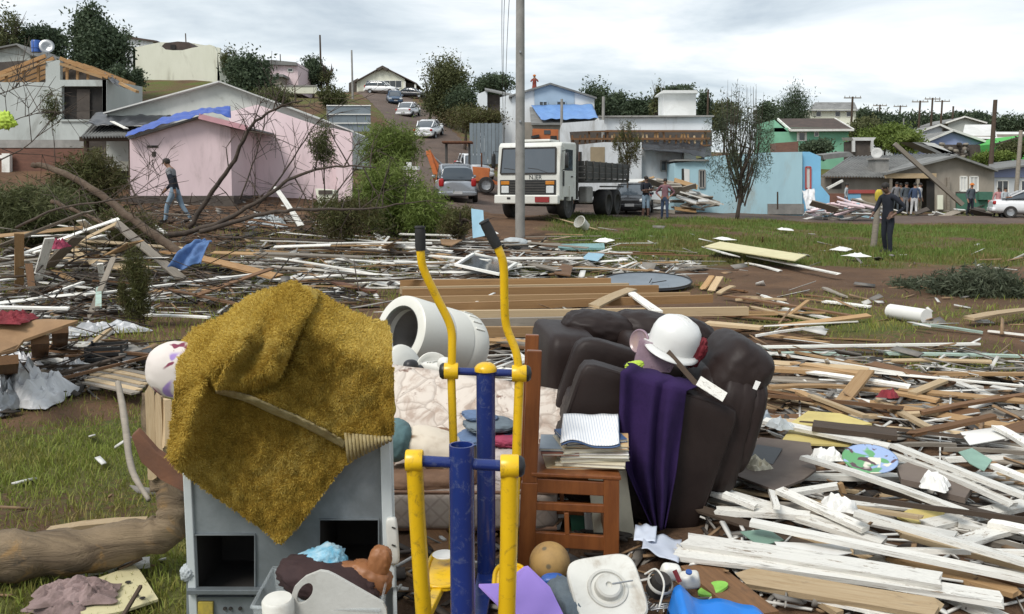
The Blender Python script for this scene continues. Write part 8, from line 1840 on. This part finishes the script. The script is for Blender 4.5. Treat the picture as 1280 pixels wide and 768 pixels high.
def lettering(txt, loc, size, m_, par, rot=(R(90), 0, 0), name='lettering', ext=.003):
    cu = bpy.data.curves.new(name, 'FONT'); cu.body = txt; cu.size = size; cu.extrude = ext; cu.align_x = 'CENTER'; to = bpy.data.objects.new(name, cu); COL.objects.link(to)
    dg = bpy.context.evaluated_depsgraph_get(); me = bpy.data.meshes.new_from_object(to.evaluated_get(dg)); bpy.data.objects.remove(to)
    o = bpy.data.objects.new(name, me); COL.objects.link(o); me.materials.clear(); me.materials.append(MATS[m_]); o.location = Vector(loc) - worg(par); o.rotation_euler = rot; o.parent = par; return o
lettering('N.JER', (.28, -.032, 1.33), .2, 'glass_dark', tk, name='cab_lettering')
tb((-.36, -.03, 1.37), (.12, .01, .12), 'red_emblem', 'plate_red', rot=(0, .78, 0))
tb((0, .8, 2.62), (1.3, .9, .08), 'roof_hatch', 'truck_white', bev=.02)
for s in (-1, 1): tb((s * .42, 4.2, .82), (.14, 6.6, .22), 'chassis_rail', 'bed_grey')
fl = tb((0, 5.0, 1.32), (2.46, 5.4, .12), 'bed_floor', 'bed_grey')
for s in (-1, 1):
    for k in range(3): tb((s * 1.24, 5.0, 1.50 + k * .2), (.05, 5.4, .175), 'side_board', 'bed_grey', bev=.008)
    for k in range(8): tb((s * 1.275, 2.4 + k * .745, 1.66), (.05, .08, .68), 'stake', 'bed_grey')
    tb((s * 1.0, 3.1, .8), (.35, .7, .6), 'fuel_tank', 'concrete', bev=.06)
    for (y, dual) in ((.88, 0), (5.2, 1), (6.35, 1)):
        wheel(tk, (s * (1.02 if not dual else .98), y, .5), .5, .28 if not dual else .5, (1, 0, 0), 'bed_grey')
    MB().tube([Vc((s * 1.1, 4.45, 1.1)), Vc((s * 1.1, 7.5, 1.1))], .03, 6).build('side_rail', 'bed_grey', tk)
for y in (2.3, 7.7):
    for k in range(3): tb((0, y, 1.50 + k * .2), (2.4, .05, .175), 'end_board', 'bed_grey')
tb((0, 1.95, 1.6), (2.2, .12, 1.9), 'headboard', 'bed_grey'); tb((0, 1.8, 1.0), (1.6, .3, .5), 'engine_block', 'rust'); tb((.95, 1.75, .95), (.12, .12, .9), 'exhaust_stack', 'rust')
for y in (.88, 5.2, 6.35): MB().tube([Vc((-1, y, .5)), Vc((1, y, .5))], .08, 10).build('axle', 'bed_grey', tk)
tk.location = G(660, 30.6) + Vc((0, 0, 0)); tk.rotation_euler = (0, 0, R(-24)); 
tk.location.z = ground(tk.location.x + .5, 33) + .0; tk.scale = (1.0, 1.0, 1.02)
# orange machine body standing on the truck's far side (crane housing)
cr = thing('crane_housing', 'orange machine housing standing behind the truck cab roof', 'machine', G(682, 42)); fac(cr, [(666, 161), (698, 162), (697, 195), (666, 195)], 41, 1.2, 'housing', 'jcb') if 'jcb' in MATS else (mat('jcb', (0.50, 0.15, 0.04), (0.4, 0.11, 0.03), 2, .55, .1, dirt=(.14, .07, .04), dirt_amt=.35) and fac(cr, [(666, 161), (698, 162), (697, 195), (666, 195)], 41, 1.2, 'housing', 'jcb'))
fac(cr, rect(680, 163, 688, 168), 40.97, .02, 'window', 'glass_dark'); fac(cr, rect(688, 170, 696, 178), 40.97, .02, 'hatch', 'dark_inside'); MB().bar(P(664, 172, 40.9), P(674, 170, 40.9), .25, .12).build('arm', 'black_plastic', cr); fac(cr, rect(667, 190, 697, 290), 41.2, .8, 'pedestal', 'bed_grey')
# ---------------------------------------------------------------- backhoe
bh = thing('backhoe', 'orange backhoe loader with folded digging arm left of the truck', 'backhoe', G(580, 45)); b0 = G(580, 45)
def bp(x, y, z): return b0 + Vc((x, y, z))
def bb(c, d, nm, m_='jcb', bev=.02, rot=None): return MB().box(bp(*c), d, rot).build(nm, m_, bh, bev=bev)
bb((.55, 0, .95), (1.5, .9, .7), 'engine_hood', rot=(0, .1, 0)); bb((.1, 0, .65), (2.3, .6, .35), 'chassis'); bb((-.35, 0, 1.0), (.7, .8, .25), 'cab_floor', 'bed_grey')
for sy in (-.55, .55):
    wheel(bh, bp(-.55, sy, .68), .68, .4, (0, 1, 0)); wheel(bh, bp(1.15, sy, .4), .4, .25, (0, 1, 0))
    def fn(u, v, sy=sy): a = R(200) - u * R(220); return bp(-.55 + .76 * math.cos(a), sy - .22 + .44 * v, .68 + .76 * math.sin(a))
    MB().sheet(fn, 16, 2).build('fender', 'jcb', bh, smooth=1, thick=.03)
    for x in (-.85, .3): MB().bar(bp(x, sy * .75, 1.05), bp(x, sy * .75, 2.45), .07, .07).build('canopy_post', 'bed_grey', bh)
    MB().bar(bp(.7, sy * .7, .9), bp(1.75, sy * .7, .45), .1, .16).build('loader_arm', 'jcb', bh)
bb((-.28, 0, 2.5), (1.5, 1.3, .09), 'canopy', 'rust'); mb = MB(); puff(mb, bp(-.3, 0, 1.3), (.45, .5, .5), 4, None, 6); mb.build('seat', 'black_plastic', bh, smooth=1)
MB().bar(bp(-1.05, 0, .8), bp(-1.75, -.1, 2.0), .2, .3).build('boom', 'jcb', bh, bev=.02); MB().bar(bp(-1.75, -.15, 2.1), bp(-1.35, -.2, .85), .16, .24).build('dipper', 'jcb', bh, bev=.02)
MB().prism([bp(-1.55, -.45, .9), bp(-1.2, -.45, .95), bp(-1.1, -.45, .5), bp(-1.4, -.45, .35)], (0, .55, 0)).build('bucket', 'rust', bh, bev=.01); MB().tube([bp(-.95, 0, 1.3), bp(-1.6, -.1, 1.9)], .05, 8).build('ram', 'steel', bh)
MB().prism([bp(1.7, -.8, .2), bp(2.15, -.8, .15), bp(2.1, -.8, .7), bp(1.75, -.8, .75)], (0, 1.6, 0)).build('loader_bucket', 'rust', bh, bev=.01); MB().tube([bp(.9, .3, 1.3), bp(.9, .3, 2.0)], .04, 8).build('exhaust', 'rust', bh); bb((-.05, .0, 1.5), (.05, .6, .5), 'dashboard', 'black_plastic')
# ---------------------------------------------------------------- people
mat('skin', (0.30, 0.16, 0.10), (0.26, 0.135, 0.085), 6, .6, .05); mat('skin_dark', (0.15, 0.085, 0.06), (0.13, 0.07, 0.05), 6, .6, .05); mat('hair', (0.012, 0.010, 0.009), (0.02, 0.016, 0.013), 30, .7, .3)
def cloth(name, c): 
    if name not in MATS: mat(name, c, tuple(x * .75 for x in c), 7, .9, .35, vary=.05)
    return name
for n_, c in (('c_navy', (.011, .014, .024)), ('c_black', (.012, .012, .013)), ('c_jeans', (.12, .18, .27)), ('c_jeans_dark', (.045, .07, .13)), ('c_lightjeans', (.24, .33, .42)), ('c_white', (.6, .6, .6)), ('c_grey', (.2, .2, .21)), ('c_plaid', (.22, .11, .13)), ('c_red', (.30, .07, .05)), ('c_khaki', (.22, .2, .15)), ('c_orange', (.55, .17, .03)), ('c_slate', (.07, .085, .10)), ('c_lightshirt', (.40, .43, .45)), ('c_pink', (.45, .22, .22)), ('c_yellow', (.55, .42, .05))): cloth(n_, c)
DG = None
def person(label, loc, H, rz, top, legs, pose='stand', skin='skin', shoes='c_black', hat=None, sleeve=.78, shorts=False, jacket2=None, hair=True, bag=None, name='person'):
    """one continuous skinned figure; joints for a 1.75 m adult facing -Y, x to the figure's left"""
    J = {}; s = H / 1.75
    def j(k, x, y, z): J[k] = Vc((x, y, z)) * s
    lean = {'walk': -.10, 'lean': -.06}.get(pose, 0)
    j('pelvis', 0, 0, .93); j('waist', 0, lean * .3, 1.08); j('chest', 0, lean * .8, 1.30); j('neckb', 0, lean * 1.1, 1.47); j('neck', 0, lean * 1.2 - .01, 1.54); j('head', 0, lean * 1.5 - .03, 1.64); j('crown', 0, lean * 1.5 - .03, 1.73)
    hd = {'walk': -.04, 'lean': -.07, 'phone': -.04}.get(pose, 0); J['head'].y += hd * s; J['crown'].y += hd * 1.4 * s
    for sd, k in ((1, 'l'), (-1, 'r')):
        j('hip' + k, sd * .095, 0, .88)
        sw = {'walk': .30 * sd, 'lean': .05 * sd, 'stand': .03 * sd, 'phone': .04, 'hips': .05 * sd, 'step': .2 * sd}.get(pose, .03)
        j('knee' + k, sd * .105, -sw * .55 - (.03 if pose != 'walk' else .04), .49); j('ankle' + k, sd * (.11 if pose == 'walk' else .13), -sw * .95 + (.02 if sw > 0 else .08), .085 if not (pose == 'walk' and sd < 0) else .13); j('toe' + k, sd * .14, -sw * .95 - .15, .04 if not (pose == 'walk' and sd < 0) else .05)
        j('sh' + k, sd * .19, lean * 1.0, 1.43)
        if pose == 'hips' or (pose == 'lean' and sd > 0): el, wr = (sd * .40, .10, 1.17), (sd * .22, -.08, 1.0)
        elif pose == 'phone' and sd > 0 or pose == 'lean' and sd < 0: el, wr = (sd * .26, -.12, 1.18), (sd * .20, -.34, 1.22 if pose == 'phone' else 1.02)
        elif pose == 'photo': el, wr = (sd * .27, -.20, 1.28), (sd * .07, -.30, 1.52)
        elif pose == 'cross': el, wr = (sd * .25, -.10, 1.16), (-sd * .05, -.24, 1.20)
        else: el, wr = (sd * .27, lean + .05 + sw * .4, 1.15), (sd * .27, lean - .05 + sw * .9, .91)
        j('el' + k, *el); j('wr' + k, *wr)
        w_ = Vector(wr); d = (w_ - Vector(el)).normalized(); side = d.cross(Vc((0, 1, 0))); side = side.normalized() if side.length > .1 else Vc((1, 0, 0)); J['palm' + k] = (w_ + d * .07) * s
        for f, (o_, ln) in enumerate(((-.03, .075), (-.01, .09), (.012, .085), (.032, .065))): 
            b_ = w_ + d * .095 + side * o_; J['f%d%s' % (f, k)] = b_ * s; J['g%d%s' % (f, k)] = (b_ + d * ln + Vc((0, -.02, -.01))) * s
        J['th' + k] = (w_ + d * .08 + side * .055 + Vc((0, -.03, 0))) * s
    E = [('pelvis', 'waist'), ('waist', 'chest'), ('chest', 'neckb'), ('neckb', 'neck'), ('neck', 'head'), ('head', 'crown')]
    for k in 'lr':
        E += [('pelvis', 'hip' + k), ('hip' + k, 'knee' + k), ('knee' + k, 'ankle' + k), ('ankle' + k, 'toe' + k), ('neckb', 'sh' + k), ('sh' + k, 'el' + k), ('el' + k, 'wr' + k), ('wr' + k, 'palm' + k), ('palm' + k, 'th' + k)]
        for f in range(4): E += [('palm' + k, 'f%d%s' % (f, k)), ('f%d%s' % (f, k), 'g%d%s' % (f, k))]
    Rd = {'pelvis': (.155, .115), 'waist': (.145, .105), 'chest': (.175, .12), 'neckb': (.10, .08), 'neck': (.058, .06), 'head': (.078, .092), 'crown': (.055, .065), 'hip': (.095, .1), 'knee': (.066, .07), 'ankle': (.052, .056), 'toe': (.045, .03), 'sh': (.075, .075), 'el': (.055, .055), 'wr': (.04, .036), 'palm': (.036, .018), 'f': (.009, .009), 'g': (.008, .008), 'th': (.010, .010)}
    ks = list(J); ix = {k: i for i, k in enumerate(ks)}
    me = bpy.data.meshes.new('figure'); me.from_pydata([J[k] for k in ks], [(ix[a], ix[b_]) for a, b_ in E], []); ob = bpy.data.objects.new('figure', me); COL.objects.link(ob)
    ob.modifiers.new('skin', 'SKIN'); sb = ob.modifiers.new('sub', 'SUBSURF'); sb.levels = 1; sb.render_levels = 1
    for k in ks:
        r_ = Rd.get(k) or Rd.get(k[:-1]) or Rd[k[0]]; me.skin_vertices[0].data[ix[k]].radius = (r_[0] * s, r_[1] * s)
    me.skin_vertices[0].data[0].use_root = True
    dg = bpy.context.evaluated_depsgraph_get(); bm_ = bpy.data.meshes.new_from_object(ob.evaluated_get(dg)); bpy.data.objects.remove(ob)
    root = thing(name, label, 'person', loc); b_o = bpy.data.objects.new('body', bm_); COL.objects.link(b_o); b_o.parent = root
    bm_.materials.clear(); [bm_.materials.append(MATS[q]) for q in (skin, top, legs, shoes, jacket2 or top)]
    ej = [(J[a], J[b_], a, b_) for a, b_ in E]; mi = []
    for p in bm_.polygons:
        c = p.center; best = None
        for (a, b_, ka, kb) in ej:
            d = b_ - a; t_ = max(0, min(1, (c - a).dot(d) / d.length_squared)); q = (c - (a + d * t_)).length
            if best is None or q < best[0]: best = (q, ka, kb, t_)
        _, ka, kb, t_ = best
        if ka in ('neck', 'head') or (ka == 'neckb' and kb == 'neck' and t_ > .3): m_ = 0
        elif ka[:2] in ('wr',) or ka[0] in 'f' or ka.startswith('palm') or (ka.startswith('el') and t_ > sleeve) or (sleeve < .3 and ka.startswith('el')): m_ = 0
        elif ka.startswith('ankle') or (ka.startswith('knee') and t_ > .93): m_ = 3
        elif shorts and ka.startswith('knee') and t_ > .12: m_ = 0
        elif ka.startswith('hip') or ka.startswith('knee') or (ka == 'pelvis' and c.z < .97 * s): m_ = 2
        else: m_ = 4 if (jacket2 and c.z > 1.36 * s) else 1
        mi.append(m_)
    bm_.polygons.foreach_set('material_index', mi); bm_.polygons.foreach_set('use_smooth', [True] * len(mi)); bm_.update()
    hc = J['head'].lerp(J['crown'], .35)
    if hair and not hat:
        mb = MB(); puff(mb, hc + Vc((0, .018, .03)) * s, (.17 * s, .205 * s, .18 * s), 2.2, None, 8, .03, H); h_ = mb.build('hair', 'hair', root, smooth=1); h_.location = (0, 0, 0); h_.data.transform(Matrix.Translation(worg(root)))
    if hat:
        mb = MB(); mb.lathe([(.125 * s, -.01), (.115 * s, .02), (.10 * s, .07), (.06 * s, .105), (0, .115)], hc + Vc((0, 0, .03)) * s, (0, 0, 1), 16); h_ = mb.build('hat', hat, root, smooth=1); h_.data.transform(Matrix.Translation(worg(root)))
        mb = MB(); puff(mb, hc + Vc((0, -.10, .035)) * s, (.2 * s, .16 * s, .02 * s), 2.5, None, 6); h_ = mb.build('hat_brim', hat, root, smooth=1); h_.data.transform(Matrix.Translation(worg(root)))
    # face: nose, eyes, mouth, ears
    fc_ = J['head'].lerp(J['crown'], .2); fl_ = []
    for nm, o_, d_, m_ in (('nose', (0, -.10, -.02), (.03, .035, .045), skin), ('eye', (-.032, -.088, .01), (.022, .012, .012), 'hair'), ('eye', (.032, -.088, .01), (.022, .012, .012), 'hair'), ('mouth', (0, -.092, -.06), (.045, .012, .012), 'cloth_red'), ('ear', (-.082, .0, -.01), (.018, .035, .055), skin), ('ear', (.082, .0, -.01), (.018, .035, .055), skin)):
        mb = MB(); puff(mb, fc_ + Vector(o_) * s, tuple(q * s for q in d_), 2.2, None, 4); h_ = mb.build(nm, m_, root, smooth=1); h_.data.transform(Matrix.Translation(worg(root)))
    if bag:
        mb = MB(); puff(mb, J['chest'] + Vc((0, .17, -.05)) * s, (.3 * s, .16 * s, .42 * s), 4, None, 8, .03); h_ = mb.build('backpack', bag, root, smooth=1); h_.data.transform(Matrix.Translation(worg(root)))
    root.rotation_euler = (0, 0, rz)
    return root
PE = 'people looking at the damage'
person('person walking left in navy jacket with pale shoulders and light jeans before the pink house', GP(221, 280), 1.74, R(-95), 'c_navy', 'c_lightjeans', 'walk', jacket2='c_grey')
person('person in dark navy clothes looking down beside a wooden post in the meadow', GP(1108, 318), 1.74, R(-60), 'c_navy', 'c_navy', 'lean', skin='skin_dark')
person('person in dark shirt and pale shorts standing by the truck bed', G(806, 37.5), 1.72, R(20), 'c_navy', 'c_lightjeans', 'cross', skin='skin_dark', sleeve=.1, shorts=True); person('person in plaid shirt and dark jeans standing right of the one in shorts', G(830, 37), 1.66, R(-15), 'c_plaid', 'c_jeans_dark', 'hips', sleeve=.5)
person('person in grey clothes with a backpack before the dark porch', G(1129, 47.5), 1.7, R(10), 'c_slate', 'c_grey', 'stand', bag='c_black'); person('person in pale trousers and dark top in the middle of the porch group', G(1140, 46.5), 1.7, R(160), 'c_jeans_dark', 'c_white', 'stand'); person('person in white shirt at the right of the porch group', G(1146, 48.5), 1.66, R(40), 'c_white', 'c_khaki', 'stand'); person('person in beige top at the left of the porch group', G(1122, 49.5), 1.66, R(-20), 'c_khaki', 'c_black', 'phone')
person('person wearing an orange cap and dark clothes right of the leaning beam', G(1210, 46.5), 1.66, R(15), 'c_slate', 'c_navy', 'stand', hat='c_orange'); person('person in reddish top with dark trousers at the right near the white car', G(1244, 45), 1.5, R(-10), 'c_pink', 'c_black', 'stand', skin='skin_dark'); person('person in grey hooded top beside the one in the reddish top', G(1252, 44.5), 1.52, R(10), 'c_lightshirt', 'c_black', 'cross')
person('person in light shirt leaning at the left wall of the grey roofed house', G(1055, 49.5), 1.6, R(60), 'c_lightshirt', 'c_jeans', 'stand'); person('person in orange red overalls standing on the roof of the pale blue house', P(668, 109.6, 64) - Vc((0, 0, .85)), 1.68, R(0), 'c_red', 'c_red', 'photo', hat='c_orange')
person('person in grey top standing leftmost before the porch', G(1117, 48.5), 1.68, R(0), 'c_grey', 'c_slate', 'stand')
po = thing('fence_post', 'weathered wooden post standing beside the person in navy', 'post', GP(1091, 313)); q = GP(1091, 313)
MB().tube([q - Vc((0, 0, .1)), q + Vc((.04, 0, .6)), q + Vc((.08, 0, 1.28))], [.085, .08, .07], 10).build('post_shaft', 'plank_grey', po, smooth=1, angle=50)
mb = MB(); puff(mb, q + Vc((.08, 0, 1.45)), (.2, .12, .34), 2.5, None, 8, .1, 3); mb.build('yellow_figure', 'c_yellow', po, smooth=1)  # plain lump standing in for the person in yellow behind the post
# rubble heaps before the houses on the right and beside the plaid shirt person
ZW1 = [(1000, 255), (1090, 250), (1095, 272), (1010, 280)]; ZW2 = [(800, 225), (860, 228), (905, 262), (830, 268)]; ZW3 = [(1085, 262), (1280, 258), (1280, 275), (1090, 275)]
def block_heap(n, poly, Yr, label, group, tones, hmax, zr):
    for i in range(n):
        for _ in range(50):
            x = rnd.uniform(min(p[0] for p in poly), max(p[0] for p in poly)); y = rnd.uniform(min(p[1] for p in poly), max(p[1] for p in poly))
            if bool(pinpoly(np.array([x]), np.array([y]), poly)[0]): break
        Y_ = rnd.uniform(*Yr); p = P(x, y, Y_); g = ground(p.x, p.y); p.z = min(max(p.z, g + .03), g + hmax)
        a_ = rnd.uniform(-.6, .6); l = rnd.uniform(.4, 1.5); d = Vc((math.cos(a_), .3 * math.sin(a_), rnd.uniform(-.35, .35))) * l / 2; m_ = rnd.choice(tones)
        nm = {'roof_white': 'white', 'wall_tan': 'tan', 'wall_aqua': 'aqua', 'wall_pink': 'pink', 'plank_fresh': 'raw wood', 'plank_white': 'white wood', 'plank_grey': 'grey wood', 'wall_dark': 'dark'}[m_]
        plank(p - d, p + d, rnd.uniform(.1, .4), rnd.uniform(.03, .08), m_, ('short ', 'long ')[l > .95] + nm + ' piece of wreckage, ' + ('left', 'middle', 'right')[min(2, int(3 * (x - poly[0][0]) / (max(q[0] for q in poly) - poly[0][0] + 1)))] + (' low, ' if y > sum(q[1] for q in poly) / len(poly) else ' high, ') + label, rnd.uniform(-.8, .8), rnd.randrange(3), 'wreckage', 'wreckage', group)
block_heap(45, ZW1, (40, 42), 'aqua house end', 'wreckage at the aqua house end', ['roof_white', 'wall_tan', 'wall_pink', 'roof_white', 'plank_grey', 'wall_aqua'], 1.1, 1)
block_heap(45, ZW2, (41.5, 43), 'left of aqua house door', 'wreckage left of the aqua house', ['wall_tan', 'plank_fresh', 'roof_white', 'plank_grey', 'wall_tan'], 1.6, 1)
block_heap(24, ZW3, (46, 49), 'before grey roofed house', 'wreckage before the grey house', ['roof_white', 'plank_white', 'plank_grey', 'wall_dark'], .3, 1)
MB().sheet(lambda u, v: lerp4([P(1003, 238, 41.5), P(1018, 236, 41.5), P(1020, 262, 40.8), P(1008, 262, 40.8)], u, v) + Vc((0, .15 * nz(u * 4, v * 4), .1 * nz(v * 5, u * 3, 2))), 12, 14).build('plastic_sheet', 'foil_white', smooth=1, thick=.01, label='white plastic sheet hanging from the torn end of the aqua house', cat='plastic sheet')
plank(P(1034, 236, 43), P(1053, 226, 43), .2, .1, 'plank_white', 'white board sticking up at the end of the aqua house'); plank(P(850, 240, 41), P(905, 256, 40.5), .12, .06, 'plank_white', 'white board sloping down before the aqua house door')
for i, (x, y) in enumerate(((612, 292), (755, 302), (905, 300), (982, 288), (1052, 313), (1070, 321))):
    foil(x, y, .5, .4, .05, ('first', 'second', 'third', 'fourth', 'fifth', 'sixth')[i] + ' crumpled white scrap from the left in the meadow grass', 'paper', i * 3.3, i, .1, 'scrap', 10)
